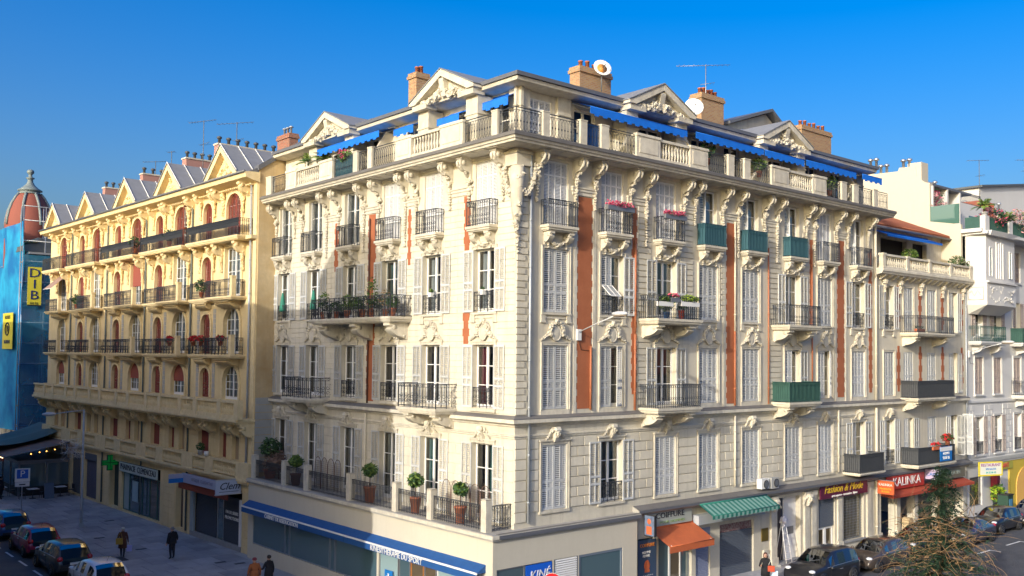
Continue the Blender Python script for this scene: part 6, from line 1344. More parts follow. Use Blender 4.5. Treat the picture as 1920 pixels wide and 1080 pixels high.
# satellite dishes and aerials
def dish(x, y, z, r, az, tilt, lab, m, face):
    t = thing('satellite_dish', lab, 'satellite dish', (x, y, z)); Mx = Matrix.Translation((x, y, z)) @ Matrix.Rotation(az, 4, 'Z') @ Matrix.Rotation(tilt, 4, 'X')
    put('dish', MB().lathe([(0.01, .0), (r*.5, .03), (r*.85, .09), (r, .14), (r*.98, .15), (r*.5, .045), (0.01, .015)], m, 24), t, M=Mx)
    if face: put('dish_face', MB().lathe([(.01, .035), (r*.35, .05), (r*.55, .075), (r*.56, .08)], face, 20), t, M=Mx)
    put('mast', MB().tube([(0, 0, -.02), (0, 0, -.3)], .03, iron_g, 6), t, M=Mx); put('mast', MB().tube([(0, 0, -1.1), (0, 0, 0)], .03, iron_g, 6), t, (x, y, z)); put('receiver', MB().tube([(0, -r*.9, .1), (0, -.1, r*1.1)], .012, iron_g, 5).box(-.05, .05, -.14, -.04, r*1.05, r*1.2, white), t, M=Mx)
dish(8.35, 3.4, 25.35, .46, radians(-25), radians(68), 'satellite dish with orange face beside the first brick chimney', white, mat('orange_dish_face', (.6, .25, .05), .5)); dish(14.1, 2.3, 24.25, .5, radians(-40), radians(72), 'white satellite dish beside the second brick chimney', white, None)
def aerial(x, y, z, h, az, lab, n=9, L=1.7, m=None):
    m = m or scaf; t = thing('tv_aerial', lab, 'aerial', (x, y, z)); Mx = Matrix.Translation((x, y, z)) @ Matrix.Rotation(az, 4, 'Z')
    put('mast', MB().tube([(0, 0, 0), (0, 0, h)], .028, m, 5), t, M=Mx)
    b = MB(); b.tube([(-L*.55, 0, h-.1), (L*.45, 0, h-.02)], .015, m, 4)
    for i in range(n): xx = -L*.5+L*.9*i/(n-1); b.tube([(xx, -.28+.02*i, h-.08), (xx, .28-.02*i, h-.08)], .009, m, 4)
    put('yagi', b, t, M=Mx)
    b = MB(); b.tube([(-.3, 0, h*.62), (.5, 0, h*.66)], .013, m, 4)
    for i in range(5): b.tube([(-.25+i*.17, -.2, h*.62+.01*i), (-.25+i*.17, .2, h*.62+.01*i)], .008, m, 4)
    put('small_yagi', b, t, M=Mx)
aerial(17.3, 4.0, 24.6, 3.0, radians(-42), 'large television aerial over the brick chimney near the second pediment', 11, 3.0)
aerial(.6, 33.0, 22.5, 4.4, radians(-60), 'tall dark television aerial above the second yellow gable', 9, 2.2, iron_g); aerial(1.6, 30.0, 23.2, 3.2, radians(-50), 'double armed aerial on the row of dark chimney pots', 8, 2.6, iron_g); aerial(1.6, 44.5, 22.6, 3.4, radians(-40), 'thin aerial above the third yellow gable', 9, 1.8, iron_g); aerial(1.5, 41.0, 22.6, 3.6, radians(-50), 'plain mast aerial right of the third yellow gable', 4, .6, iron_g)
aerial(61.3, 7.9, 25.2, 3.9, radians(-40), 'tall aerial at the left edge of the white roof house', 8, 2.0, iron_g); aerial(71.5, 8.0, 27.6, 3.0, radians(-30), 'aerial at the far right of the white roof house', 7, 1.6, iron_g)
# air conditioner on the street cornice
ac = thing('air_conditioner', 'pair of white air conditioner units on the cornice above the dark entrance', 'air conditioner', (17.3, -.25, 4.5))
put('casing', MB().box(-.85, -.2, -.30, .0, .05, .55, white).box(.0, .65, -.30, .0, .0, .55, mat('old_white', (.40, .40, .38), .6)), ac, (17.0, -.15, 4.6)); 
for dx in (-.5, .4): put('fan_grille', MB().tube([(dx+.2*cos(a), -.33, .33+.2*sin(a)) for a in [2*pi*i/12 for i in range(12)]], .02, black, 4, None, True).box(dx-.16, dx+.16, -.335, -.321, .17, .49, iron_g), ac, (17.0, -.15, 4.55))
# ================================================================ plants
def leafball(b, c, r, n, m, size=.09, sc=(1, 1, 1)):
    for k in range(n):
        a = random.uniform(0, 2*pi); u_ = random.uniform(-1, 1); q = math.sqrt(1-u_*u_); rr = r*random.uniform(.55, 1.05)
        p = Vector((c[0]+rr*q*cos(a)*sc[0], c[1]+rr*q*sin(a)*sc[1], c[2]+rr*u_*sc[2])); d = Vector((random.uniform(-1, 1), random.uniform(-1, 1), random.uniform(-.6, 1))).normalized(); e2 = d.orthogonal().normalized(); s_ = size*random.uniform(.7, 1.3)
        b.add([p-d*s_, p+e2*s_*.45, p+d*s_, p-e2*s_*.45], [(0, 1, 2, 3)], m[k % len(m)] if isinstance(m, (list, tuple)) else m)
def pot(b, x, y, z, r, h, m): return b.lathe([(r*.72, z), (r, z+h*.9), (r*1.1, z+h*.9), (r*1.1, z+h), (r*.9, z+h)], m, 12, cx=x, cy=y)
def topiary(x, y, z, lab, ph=.75, pr=.25, th=.70, cr=.33, pm=red_pot, group='clipped trees in pots on the terrace', n=420, sc=(1, 1, .85)):
    t = thing('potted_tree', lab, 'potted tree', (x, y, z), 0, group); b = MB(); put('pot', pot(b, 0, 0, 0, pr, ph, pm), t, (x, y, z)); put('trunk', MB().tube([(0, 0, ph-.05), (.02, .01, ph+th)], .028, bark, 6), t, (x, y, z))
    b = MB(); leafball(b, (0, 0, ph+th), cr, n, [leaf, leaf_d, leaf, leaf_y], .085, sc); b.blob((.03, 0, ph+th-.04), cr*.45, leaf_d, 2, .4, sc); leafball(b, (random.uniform(-.1, .1), random.uniform(-.12, .12), ph+th+cr*.45), cr*.5, 110, [leaf, leaf_y], .10); leafball(b, (0, random.uniform(-.2, .2), ph+th-cr*.4), cr*.55, 90, [leaf_d, leaf], .10); put('crown', b, t, (x, y, z))
topiary(-.85, 16.5, 4.37, 'flat crowned clipped tree in a dark pot, leftmost on the terrace', .62, .27, .62, .40, mat('dark_pot_clay', (.14, .06, .045), .8), sc=(1, 1, .6)); topiary(-.85, 9.3, 4.37, 'round clipped tree in a tall terracotta pot right of the drainpipe', .75, .28, .75, .34); topiary(-.85, 5.6, 4.37, 'lighter sparse tree in a pot between the two right terrace posts', .7, .24, .72, .36); topiary(-.85, 2.4, 4.37, 'small clipped tree in a pot before the arched trellis near the corner', .7, .24, .7, .30)
t = thing('potted_shrub', 'large leafy shrub with a brown dry bush at the left end of the terrace', 'shrub', (-.4, 19.9, 4.37)); b = MB(); put('pot', pot(b, 0, 0, 0, .35, .5, red_pot), t, (-.6, 19.9, 4.37)); b = MB(); leafball(b, (0, 0, 1.7), .6, 420, [leaf_d, leaf], .11, (1, 1, .9)); leafball(b, (0, -.6, .95), .65, 420, mat('dry_foliage', (.16, .10, .07), .8), .08); b.blob((0, -.6, .9), .42, MATS['dry_foliage'], 2, .3); b.tube([(0, 0, .3), (0, 0, 1.7)], .04, bark, 5); put('foliage', b, t, (-.6, 19.9, 4.37))
def trellis(y0, n, lab):
    t = thing('arched_trellis', lab, 'trellis', (-.45, y0, 4.37)); 
    for k in range(n):
        b = MB(); w_ = .62; yy = -k*.66
        b.tube([(0, yy+w_/2, 0), (0, yy+w_/2, 1.2)]+[(0, yy+w_/2*cos(a), 1.2+.42*sin(a)) for a in [pi*i/8 for i in range(1, 8)]]+[(0, yy-w_/2, 1.2), (0, yy-w_/2, 0)], .016, mat('rust_iron', (.16, .10, .08), .8), 4)
        for q in range(7): h = 1.2+.42*math.sqrt(max(0, 1-((q-3)/3.2)**2)); b.tube([(0, yy+(q-3)*.095, 0), (0, yy+(q-3)*.095, h)], .006, MATS['rust_iron'], 3)
        for q in range(14): b.tube([(0, yy-w_/2, .1+q*.1), (0, yy+w_/2, .1+q*.1)], .005, MATS['rust_iron'], 3)
        put('panel', b, t, (-.45, y0, 4.37))
trellis(14.9, 4, 'rusty arched trellis of four panels in the shaded middle of the terrace'); trellis(3.9, 5, 'rusty arched trellis of five panels at the sunlit end of the terrace'); trellis(18.9, 1, 'single arched trellis panel at the left end of the terrace')
def plant(x, y, z, lab, h=.6, r=.3, mats=None, pm=red_pot, ph=.25, n=120, size=.09, fl=None, group=None, box=None, sc=(1, 1, 1)):
    t = thing('potted_plant', lab, 'plant', (x, y, z), 0, group); b = MB()
    if box: b.box(-box/2, box/2, -.09, .09, 0, .2, pm); put('planter', b, t, (x, y, z))
    else: put('pot', pot(b, 0, 0, 0, .15, ph, pm), t, (x, y, z))
    b = MB(); leafball(b, (0, 0, ph+h*.5), r, n, mats or [leaf, leaf_y], size, (box/(2*r) if box else sc[0], .7 if box else sc[1], h/(2*r))); 
    b.tube([(0, 0, ph-.05), (0, 0, ph+h*.6)], .015, bark, 4)
    if fl:
        for k in range(int(n*.35)): b.blob(((random.uniform(-.5, .5)*(box or 2*r)), random.uniform(-.1, .1), ph+h*random.uniform(.3, 1)), .04, fl, 0)
    put('foliage', b, t, (x, y, z))
g1 = 'plants on the large shaded balcony'
k = 0
for y, h, r, ms, lb in ((13.9, 1.1, .3, [leaf_y, leaf], 'pale leaved tall plant, leftmost on the large plant filled balcony'), (13.6, .5, .3, [leaf_d, white], 'white flowered plant on the large balcony'), (12.6, .5, .3, [leaf_d, leaf], 'low dark plant on the large balcony'), (11.6, .8, .35, [leaf_y, leaf], 'bright green bush on the large balcony'), (10.9, .7, .35, [leaf_y, leaf], 'yellow green plant beside the orange strip'), (10.2, .7, .4, [leaf, leaf_d], 'dark leaved plant in the middle of the large balcony'), (9.4, 1.5, .28, [leaf_y, leaf], 'tall slender conifer like plant on the large balcony'), (8.9, .6, .4, [leaf, leaf_d], 'wide green plant right of the tall slender one'), (8.2, .9, .3, [twig, leaf_d], 'dry tan headed plant near the right end of the large balcony'), (7.6, .6, .3, [leaf_d, leaf], 'small dark plant at the right end of the large balcony')):
    plant(-.85, y, 13.02+.02*(k % 2), lb, h, r, ms, white if k % 3 == 1 else red_pot, .35, 170, .085, None, g1); k += 1
    if k % 2: plant(-.75, y-.35, 13.02, lb.replace('large', 'big').replace('plant ', 'companion plant ', 1), .35, .22, [leaf_d, leaf], black, .3, 70, .07, None, g1)
g2 = 'flower boxes on the balconies'
plant(7.9, -1.05, 13.55, 'yellow green flower box at the left of the upper right hand balcony', .28, .25, [leaf_y, leaf], white, .2, 150, .07, None, g2, 1.0); plant(9.6, -1.05, 13.6, 'bright lime flower box at the right of the upper balcony', .35, .3, [mat('lime_leaf', (.30, .42, .02), .6), leaf_y], white, .2, 220, .07, None, g2, 1.3); plant(8.3, -.8, 13.02, 'leafy green pot plant standing on the upper right hand balcony', .8, .35, [leaf, leaf_y], blue_d, .3, 220); plant(8.5, -1.08, 13.75, 'pink flowers hung on the upper balcony rail', .2, .2, [leaf, pink_f], alu, .2, 90, .06, pink_f, g2, .6); plant(9.3, -.85, 13.02, 'red pot with green plant on the upper right hand balcony', .3, .25, [leaf], mat('red_plastic', (.5, .05, .02), .5), .4, 80)
plant(5.5, -.55, 17.62, 'red pink geraniums on the railing of the second top window', .3, .3, [leaf_d, pink_f, pink_f], alu, .12, 260, .06, pink_f, g2, 1.7); plant(9.2, -.55, 17.62, 'red pink geraniums on the railing of the third top window', .28, .3, [leaf_d, pink_f, pink_f], alu, .12, 240, .06, pink_f, g2, 1.5)
plant(-.08, 5.7, 13.85, 'small white flower box on the window guard beside the big balcony', .15, .2, [leaf_y, leaf], white, .2, 80, .06, None, g2, .2, (.3, 3, 1)); plant(-.1, 2.0, 13.8, 'white planter on the guard of the sunlit corner window', .1, .2, [leaf, leaf_d], white, .22, 50, .05, None, g2, .2, (.3, 3, 1))
for y, lb in ((20.1, 'folded green parasol in the leftmost middle window'), (16.6, 'folded green parasol in the second middle window from the left')):
    t = thing('folded_parasol', lb, 'parasol', (.1, y, 13.1), 0, 'folded parasols'); put('canopy', MB().lathe([(.04, 1.55), (.09, 1.3), (.14, .9), (.18, .55), (.12, .5)], mat('parasol_green', (.03, .22, .15), .7), 10), t, (.05, y, 13.1)); put('pole', MB().tube([(0, 0, 0), (0, 0, 1.6)], .02, white, 5), t, (.05, y, 13.1))
g3 = 'plants on the roof terraces'
def palm(x, y, z, lab, r=.9, n=26, ms=None):
    t = thing('potted_palm', lab, 'palm', (x, y, z), 0, g3); ms = ms or [leaf_y, leaf]; put('pot', pot(MB(), 0, 0, 0, .22, .35, offwhite), t, (x, y, z)); b = MB(); b.tube([(0, 0, .3), (0, 0, .75)], .07, bark, 6)
    for k in range(n):
        a = random.uniform(0, 2*pi); e = random.uniform(.1, 1.35); L = r*random.uniform(.75, 1.1); m_ = ms[k % len(ms)]
        pts = [Vector((cos(a)*L*q*cos(e), sin(a)*L*q*cos(e), .75+L*q*sin(e)-.45*L*q*q)) for q in (0, .35, .7, 1)]
        sd = Vector((-sin(a), cos(a), 0))
        for q in range(3):
            w0, w1 = (.015, .05, .045, .005)[q], (.015, .05, .045, .005)[q+1]; b.add([pts[q]-sd*w0, pts[q]+sd*w0, pts[q+1]+sd*w1, pts[q+1]-sd*w1], [(0, 1, 2, 3)], m_)
        for q in range(9):
            f = .25+.08*q; p = pts[0].lerp(pts[3], f)+Vector((0, 0, .1*L*sin(pi*f)))
            for sg in (-1, 1): d = (sd*sg+Vector((cos(a), sin(a), -.3))*.6).normalized()*L*.28*(1.1-f*.6); b.add([p, p+d*.5+Vector((0, 0, .012)), p+d, p+d*.5-Vector((0, 0, .012))], [(0, 1, 2, 3)], m_)
    put('fronds', b, t, (x, y, z))

palm(-.35, 16.6, 20.7, 'spiky palm like plants rising over the left terrace balustrade', 1.0, 30); palm(-.35, 15.0, 20.65, 'second spiky bush right of the terrace palm', .95, 30); plant(-.45, 12.3, 20.5, 'pink flowering bush above the teal terrace screen', .6, .6, [leaf, leaf_y], red_pot, .3, 300, .1, pink_f, g3); plant(16.0, -.4, 20.5, 'bright green bush behind the right terrace railing', .7, .4, [leaf_y, leaf], red_pot, .3, 240, .1, None, g3); plant(12.0, -.2, 20.6, 'leafy plant under the blue awning left of the railing', .9, .4, [leaf, leaf_d], red_pot, .3, 240, .1, None, g3); plant(23.0, -.2, 20.4, 'pale leaved plant at the far terrace railing', .8, .4, [leaf_y, leaf_d], red_pot, .3, 200, .1, None, g3)
plant(33.4, .4, 17.3, 'green bush behind the balustrade of the low wing', .8, .5, [leaf, leaf_y], red_pot, .2, 260, .12, None, g3); plant(38.6, -.2, 17.3, 'dry bush at the right end of the low wing balustrade', .7, .5, [mat('olive_leaf', (.22, .21, .12), .7), leaf], red_pot, .2, 240, .1, None, g3); plant(39.7, -.2, 17.2, 'second dry bush at the end of the low wing balustrade', .6, .4, [MATS['olive_leaf'], leaf], red_pot, .2, 180, .1, None, g3)
palm(40.75, -1.15, 20.9, 'bright green fan palm on the white roof terrace pier', 1.0, 34); palm(44.6, -1.0, 20.5, 'tall palm right of the pink flowering terrace bush', 1.0, 30); plant(42.6, -.9, 20.0, 'pink flowering bush on the white roof terrace', 1.5, 1.0, [leaf_d, leaf, pink_f], offwhite, .3, 520, .12, mat('pale_pink_flower', (.6, .3, .32), .7), g3); plant(46.8, -1.0, 20.0, 'pink and tan shrubs at the far right of the roof terrace', 1.8, 1.1, [leaf_d, MATS['olive_leaf'], MATS['pale_pink_flower']], offwhite, .3, 520, .12, MATS['pale_pink_flower'], g3)
plant(41.5, 2.1, 20.0, 'pink climbing flowers on the white terrace trellis', 3.2, .8, [MATS['pale_pink_flower'], mat('wine_leaf', (.25, .04, .1), .7), leaf_d], offwhite, .2, 380, .12, pink_f, g3, None, None, (1, .3, 1)) if False else plant(41.1, 2.4, 20.0, 'pink climbing flowers on the white terrace trellis', 3.2, .8, [MATS['pale_pink_flower'], mat('wine_leaf', (.25, .04, .1), .7), leaf_d], offwhite, .2, 380, .12, pink_f, g3)
plant(33.0, -1.0, 12.95, 'terracotta trough on the iron balcony of the low wing', .2, .2, [leaf_d], mat('orange_trough', (.5, .13, .05), .7), .2, 60, .06, None, g2, .9) if False else plant(31.9, -.95, 12.95, 'terracotta trough on the iron balcony of the low wing', .2, .2, [leaf_d], mat('orange_trough', (.5, .13, .05), .7), .2, 60, .06, None, g2, 1.0)
plant(33.6, -1.1, 5.7, 'red flower trough on the lowest right balcony rail', .2, .2, [leaf_d, red_f], MATS['orange_trough'], .25, 90, .06, red_f, g2, 1.0); plant(35.4, -1.0, 5.8, 'red flowering plant above the blue agency banner', .5, .4, [leaf_d, leaf, red_f], red_pot, .3, 200, .09, red_f, g2); plant(44.0, -.5, .5, 'bright green leafy plant in the restaurant doorway', 1.3, .5, [mat('lime_leaf', (.30, .42, .02), .6), leaf], black, .9, 320, .14)
# red flowers on the yellow building
for s, z, lb in ((-3.3, 11.15, 'red poinsettia on the nearest yellow block balcony'), (-5.9, 11.15, 'two red flower pots on the narrow balcony of the yellow block'), (-7.0, 11.15, 'red flowers at the left end of the narrow balcony'), (-10.6, 11.15, 'red flower pot on the second wide balcony of the yellow block')):
    T = FG.M(s, -.55).translation; plant(T.x, T.y, z+.5, lb, .4, .28, [red_f, red_f, leaf_d], red_pot, .25, 130, .1, None, 'red flowers on the yellow block')
for s, z, lb in ((-11.0, 18.0, 'leafy plant on the top balcony of the yellow block'), (-16.9, 18.0, 'green plant among flowers on the third top balcony'), (-28.6, 14.5, 'dark bush on the far left balcony of the yellow block'), (-6.0, 14.5, 'green plant behind the narrow upper balcony rail')):
    T = FG.M(s, -.55).translation; plant(T.x, T.y, z+.1, lb, .8, .4, [leaf, leaf_d], red_pot, .3, 180, .11)
t = thing('potted_plant', 'white pots with a small plant on the mezzanine balustrade', 'plant', (-1.3, 27, 5.1)); T = FG.M(-6.2, -.3).translation; put('pot', pot(MB(), 0, 0, 0, .16, .28, white).lathe([(.12, 0), (.16, .28), (.12, .28)], white, 10, cx=.0, cy=-.9), t, (T.x, T.y, 5.1)); b = MB(); leafball(b, (0, 0, .5), .25, 100, leaf, .09); put('foliage', b, t, (T.x, T.y, 5.1))
awq = FG.put('window_awning', MB().add([(-1, 0, 2.9), (1, 0, 2.9), (1, -1.3, 1.7), (-1, -1.3, 1.7)], [(0, 1, 2, 3)], mat('dusty_brown_canvas', (.34, .22, .17), .8, .3, 2)).tube([(-1, -1.3, 1.7), (1, -1.3, 1.7)], .03, white, 5), -33.6, 0, 14.6, None, label='dusty brown window awning at the far left of the yellow block', cat='awning')
# ================================================================ cars (front towards +x in local space, origin at ground centre)
def paintmat(n, c): return mat(n, c, .30, metal=.15, coat=.8, spec=.5)
def car(name, label, x, y, z, rz, paint, kind='hatch', L=4.1, W=1.76, Hh=1.48, group='parked cars', dark_roof=None):
    t = thing(name, label, 'car', (x, y, z), rz, group); M_ = WM[t.name]
    # stations: u (0 rear..1 front), top height, belt height, lower height, half width factor, greenhouse?
    K = {'hatch': [(0, .62, .60, .38, .80), (.012, .86, .74, .28, .88), (.03, .98, .90, .24, .93), (.075, 1.28, .92, .22, .96), (.13, 1.42, .93, .20, .98), (.22, 1.475, .93, .20, 1), (.34, 1.49, .92, .20, 1), (.46, 1.48, .91, .2, 1), (.56, 1.42, .90, .2, 1), (.64, 1.26, .89, .2, 1), (.735, .99, .88, .2, .99), (.80, .95, .86, .2, .98), (.90, .87, .80, .21, .95), (.965, .74, .68, .24, .88), (.99, .62, .58, .3, .82), (1, .5, .48, .36, .76)],
         'suv': [(0, .75, .72, .42, .84), (.012, 1.0, .9, .32, .90), (.02, 1.1, 1.0, .28, .94), (.05, 1.5, 1.03, .27, .97), (.09, 1.64, 1.04, .26, .99), (.2, 1.70, 1.04, .26, 1), (.34, 1.71, 1.03, .26, 1), (.48, 1.70, 1.02, .26, 1), (.57, 1.64, 1.01, .26, 1), (.65, 1.42, 1.0, .26, 1), (.72, 1.12, .99, .26, .99), (.80, 1.07, .97, .26, .98), (.92, .99, .92, .27, .96), (.975, .86, .8, .3, .90), (.992, .7, .66, .36, .85), (1, .56, .52, .4, .8)],
         'sedan': [(0, .6, .58, .38, .80), (.01, .85, .75, .28, .88), (.03, .97, .86, .24, .94), (.12, 1.0, .9, .22, .97), (.19, 1.03, .91, .2, .98), (.27, 1.28, .91, .2, 1), (.36, 1.40, .91, .2, 1), (.47, 1.43, .90, .2, 1), (.56, 1.39, .89, .2, 1), (.64, 1.22, .88, .2, 1), (.73, .97, .87, .2, .99), (.80, .93, .85, .2, .98), (.91, .84, .77, .21, .95), (.97, .70, .65, .25, .88), (.99, .6, .56, .3, .82), (1, .48, .46, .36, .76)]}[kind]
    sc_h = Hh/{'hatch': 1.49, 'suv': 1.71, 'sedan': 1.43}[kind]
    b = MB(); rings = []; hw = W/2
    st = K
    for (u, zt, zb, zl, f) in st:
        X = -L/2+L*u; zt *= sc_h; zb *= sc_h; g = zt-zb > .12; k = min(1, max(0, (zt-zb)/.45))
        wt = hw*f*(1-.22*k) if g else hw*f*.90
        P = [(0, zl), (hw*f*.80, zl), (hw*f*.96, zl+.07), (hw*f, (zl+zb)/2), (hw*f*.985, zb-.04), (hw*f*.95, zb)]
        if g: P += [(hw*f*(.95-.17*k), zb+(zt-zb)*.80), (wt*.86, zt-.03), (wt*.5, zt), (0, zt+.012)]
        else: P += [(hw*f*.90, zb+(zt-zb)*.5), (hw*f*.78, zt-.02), (hw*f*.45, zt), (0, zt+.01)]
        rings.append((X, P, g, zt, zb))
    n = len(P); vs = []
    for X, P, g, zt, zb in rings:
        vs += [(X, -p[0], p[1]) for p in P]+[(X, p[0], p[1]) for p in P[::-1][1:-1]]
    N = 2*n-2
    side_gl = {'hatch': range(3, 9), 'suv': range(3, 9), 'sedan': range(5, 9)}[kind]; fs = {paint: [], glass_car: [], rubber: []}
    gfaces = []
    for i in range(len(rings)-1):
        u0 = st[i][0]; 
        for k in range(N):
            f_ = (i*N+k, i*N+(k+1) % N, (i+1)*N+(k+1) % N, (i+1)*N+k)
            kk = k if k < n-1 else N-1-k
            g0, g1 = rings[i][2], rings[i+1][2]; m_ = paint
            if kk == 0 or kk == 1: m_ = rubber
            if kk == 5 and g0 and g1 and i in side_gl and i not in ((5, 7) if kind != 'sedan' else (7,)): m_ = glass_car
            dz = rings[i+1][3]-rings[i][3]
            if kk in (6, 7, 8):
                if (g0 or g1) and abs(dz) > .10*sc_h and kk in (7, 8): m_ = glass_car if (rings[i][3]-rings[i][4] > .04 or rings[i+1][3]-rings[i+1][4] > .04) else paint
                elif dark_roof and g0 and g1: m_ = dark_roof
            fs.setdefault(m_, []).append(f_)
    for m_, ff in fs.items():
        if ff:
            o = len(b.v)
            if not o: b.v += vs
            kx = b.mi(m_); 
            for f_ in ff: b.f.append(list(f_)); b.m.append(kx); b.sm.append(m_ is not glass_car)
    b.f.append(list(range(N))[::-1]); b.m.append(b.mi(paint)); b.sm.append(False); b.f.append([(len(rings)-1)*N+q for q in range(N)]); b.m.append(b.mi(paint)); b.sm.append(False)
    put('body', b, t, M=M_)
    wr = .32 if kind != 'suv' else .36
    def wheelm():
        w_ = MB(); w_.lathe([(wr*.62, -.10), (wr*.95, -.11), (wr, -.07), (wr, .07), (wr*.95, .11), (wr*.62, .10)], rubber, 20); return w_.mesh('wheel')
    def rimm():
        w_ = MB(); w_.lathe([(.03, -.06), (wr*.60, -.07), (wr*.66, -.105), (wr*.66, .105), (wr*.60, .07), (.03, .06)], steel, 20)
        for q in range(5): a = 2*pi*q/5; w_.box(.03, wr*.6, -.03, .03, -.095, -.06, alu, Matrix.Rotation(a, 4, 'Z')); w_.box(.03, wr*.6, -.03, .03, .06, .095, alu, Matrix.Rotation(a, 4, 'Z'))
        return w_.mesh('rim')
    for ux in (.18, .815):
        for sg in (-1, 1):
            Mw = M_ @ Matrix.Translation((-L/2+L*ux, sg*(hw-.10), wr)) @ Matrix.Rotation(pi/2, 4, 'X')
            put('wheel_arch', cached(('wa', wr), lambda: MB().lathe([(.01, -.115), (wr*1.16, -.116), (wr*1.16, .106), (.01, .108)], black, 20).mesh('wheel_arch')), t, M=Mw)
            wo = put('wheel', cached(('wh', wr), wheelm), t, M=Mw @ Matrix.Translation((0, 0, -sg*.03))); put('rim', cached(('ri', wr), rimm), wo, M=Mw @ Matrix.Translation((0, 0, -sg*.035)))
    hl = mat('headlight', (.75, .78, .82), .15, spec=1); tl_ = mat('tail_light', (.45, .01, .02), .2, spec=.8)
    zf = st[-4][1]*sc_h-.10; zr = (st[2][1]-.13)*sc_h
    for sg in (-1, 1):
        put('headlight', MB().blob((L*.445, sg*hw*.70, zf), .16, hl, 2, 0, (1.0, 1.0, .5)), t, M=M_)
        put('tail_light', MB().blob((-L*.475, sg*hw*.76, zr), .15, tl_, 2, 0, (.7, .95, .9)), t, M=M_)
        put('wing_mirror', MB().blob((L*.17, sg*(hw+.07), .98*sc_h), .09, paint, 1, 0, (.8, 1, .8)), t, M=M_)
        put('side_trim', MB().box(-L*.30, L*.16, sg*(hw)-.006, sg*hw+.006, .60, .635, black), t, M=M_) if kind == 'suv' else None
        put('window_trim', MB().tube([(-L/2+L*st[i][0], sg*hw*.955, st[i][2]*sc_h+.005) for i in range(3 if kind != 'sedan' else 5, 11)], .012, steel, 4), t, M=M_)
    put('number_plate', MB().box(L/2-.02, L/2+.015, -.26, .26, .42, .53, white), t, M=M_); put('number_plate', MB().box(-L/2-.015, -L/2+.02, -.26, .26, .62, .73, white), t, M=M_)
    put('bumper', MB().box(-L/2-.012, -L/2+.10, -hw*.80, hw*.80, .36, .50, black).box(L/2-.10, L/2+.01, -hw*.72, hw*.72, .30, .40, black), t, M=M_)
    put('roof_aerial', MB().tube([(-L*.30, 0, Hh-.02), (-L*.36, 0, Hh+.22)], .008, black, 4), t, M=M_)
    for sg in (-1, 1): put('door_seam', MB().box(-L*.105, -L*.100, sg*(hw)-.004, sg*hw+.004, .34, .92*sc_h, black).box(L*.15, L*.155, sg*(hw)-.004, sg*hw+.004, .34, .90*sc_h, black), t, M=M_)
    put('grille', MB().box(L/2-.05, L/2+.006, -.42, .42, .52*sc_h, .66*sc_h, black), t, M=M_)
    put('door_handle', MB().box(-L*.08, -L*.03, -hw-.02, -hw+.02, .80*sc_h, .83*sc_h, steel).box(-L*.08, -L*.03, hw-.02, hw+.02, .80*sc_h, .83*sc_h, steel).box(L*.12, L*.17, -hw-.02, -hw+.02, .80*sc_h, .83*sc_h, steel), t, M=M_)
    return t
P_red = paintmat('crimson_car_paint', (.30, .02, .07)); P_gr = paintmat('graphite_car_paint', (.06, .055, .055)); P_wh = mat('white_car_paint', (.72, .74, .80), .25, coat=1); P_bl = paintmat('blue_car_paint', (.02, .07, .22)); P_bk = paintmat('black_car_paint', (.018, .018, .022)); P_vi = paintmat('dark_plum_car_paint', (.05, .04, .07)); P_br = paintmat('dark_brown_car_paint', (.07, .055, .045))
g = 'cars parked along the left pavement'
car('parked_car', 'white hatchback with dark rear window, nearest of the left row', -9.9, 19.0, -.12, pi/2, P_wh, 'hatch', 4.1, 1.84, 1.56, g)
car('parked_car', 'dark grey estate car between the white and the crimson hatchbacks', -9.95, 24.6, -.12, pi/2, P_gr, 'hatch', 4.5, 1.88, 1.6, g)
car('parked_car', 'crimson hatchback parked between grey and blue cars', -9.9, 30.2, -.12, pi/2, P_red, 'hatch', 4.2, 1.84, 1.6, g)
car('parked_car', 'blue hatchback at the left edge of the parked row', -9.9, 36.4, -.12, pi/2, P_bl, 'hatch', 4.3, 1.84, 1.62, g)
g = 'cars parked along the right-hand street'
car('parked_car', 'black off road car with boxy cabin, nearest of the right row', 17.5, -3.0, .30, pi, P_bk, 'suv', 4.3, 1.85, 1.66, g)
car('parked_car', 'dark brown family car behind the black off road car', 22.8, -3.0, .32, pi, P_br, 'hatch', 4.3, 1.8, 1.48, g)
car('parked_car', 'dark green car half hidden by the twigs of the tree', 28.0, -2.7, .36, pi, mat('deep_green_car_paint', (.02, .035, .03), .28, metal=.2, coat=1), 'hatch', 4.2, 1.78, 1.5, g)
car('parked_car', 'plum dark sedan with chrome window line right of the tree', 33.3, -3.1, .36, pi+.03, P_vi, 'sedan', 4.6, 1.82, 1.46, g)
car('parked_car', 'black car parked close before the restaurant', 38.9, -2.5, .36, pi, P_bk, 'hatch', 4.2, 1.8, 1.5, g)
car('parked_car', 'dark violet car cut by the right edge', 43.6, -3.0, .36, pi, mat('violet_car_paint', (.06, .05, .09), .28, metal=.2, coat=1), 'suv', 4.4, 1.85, 1.65, g)
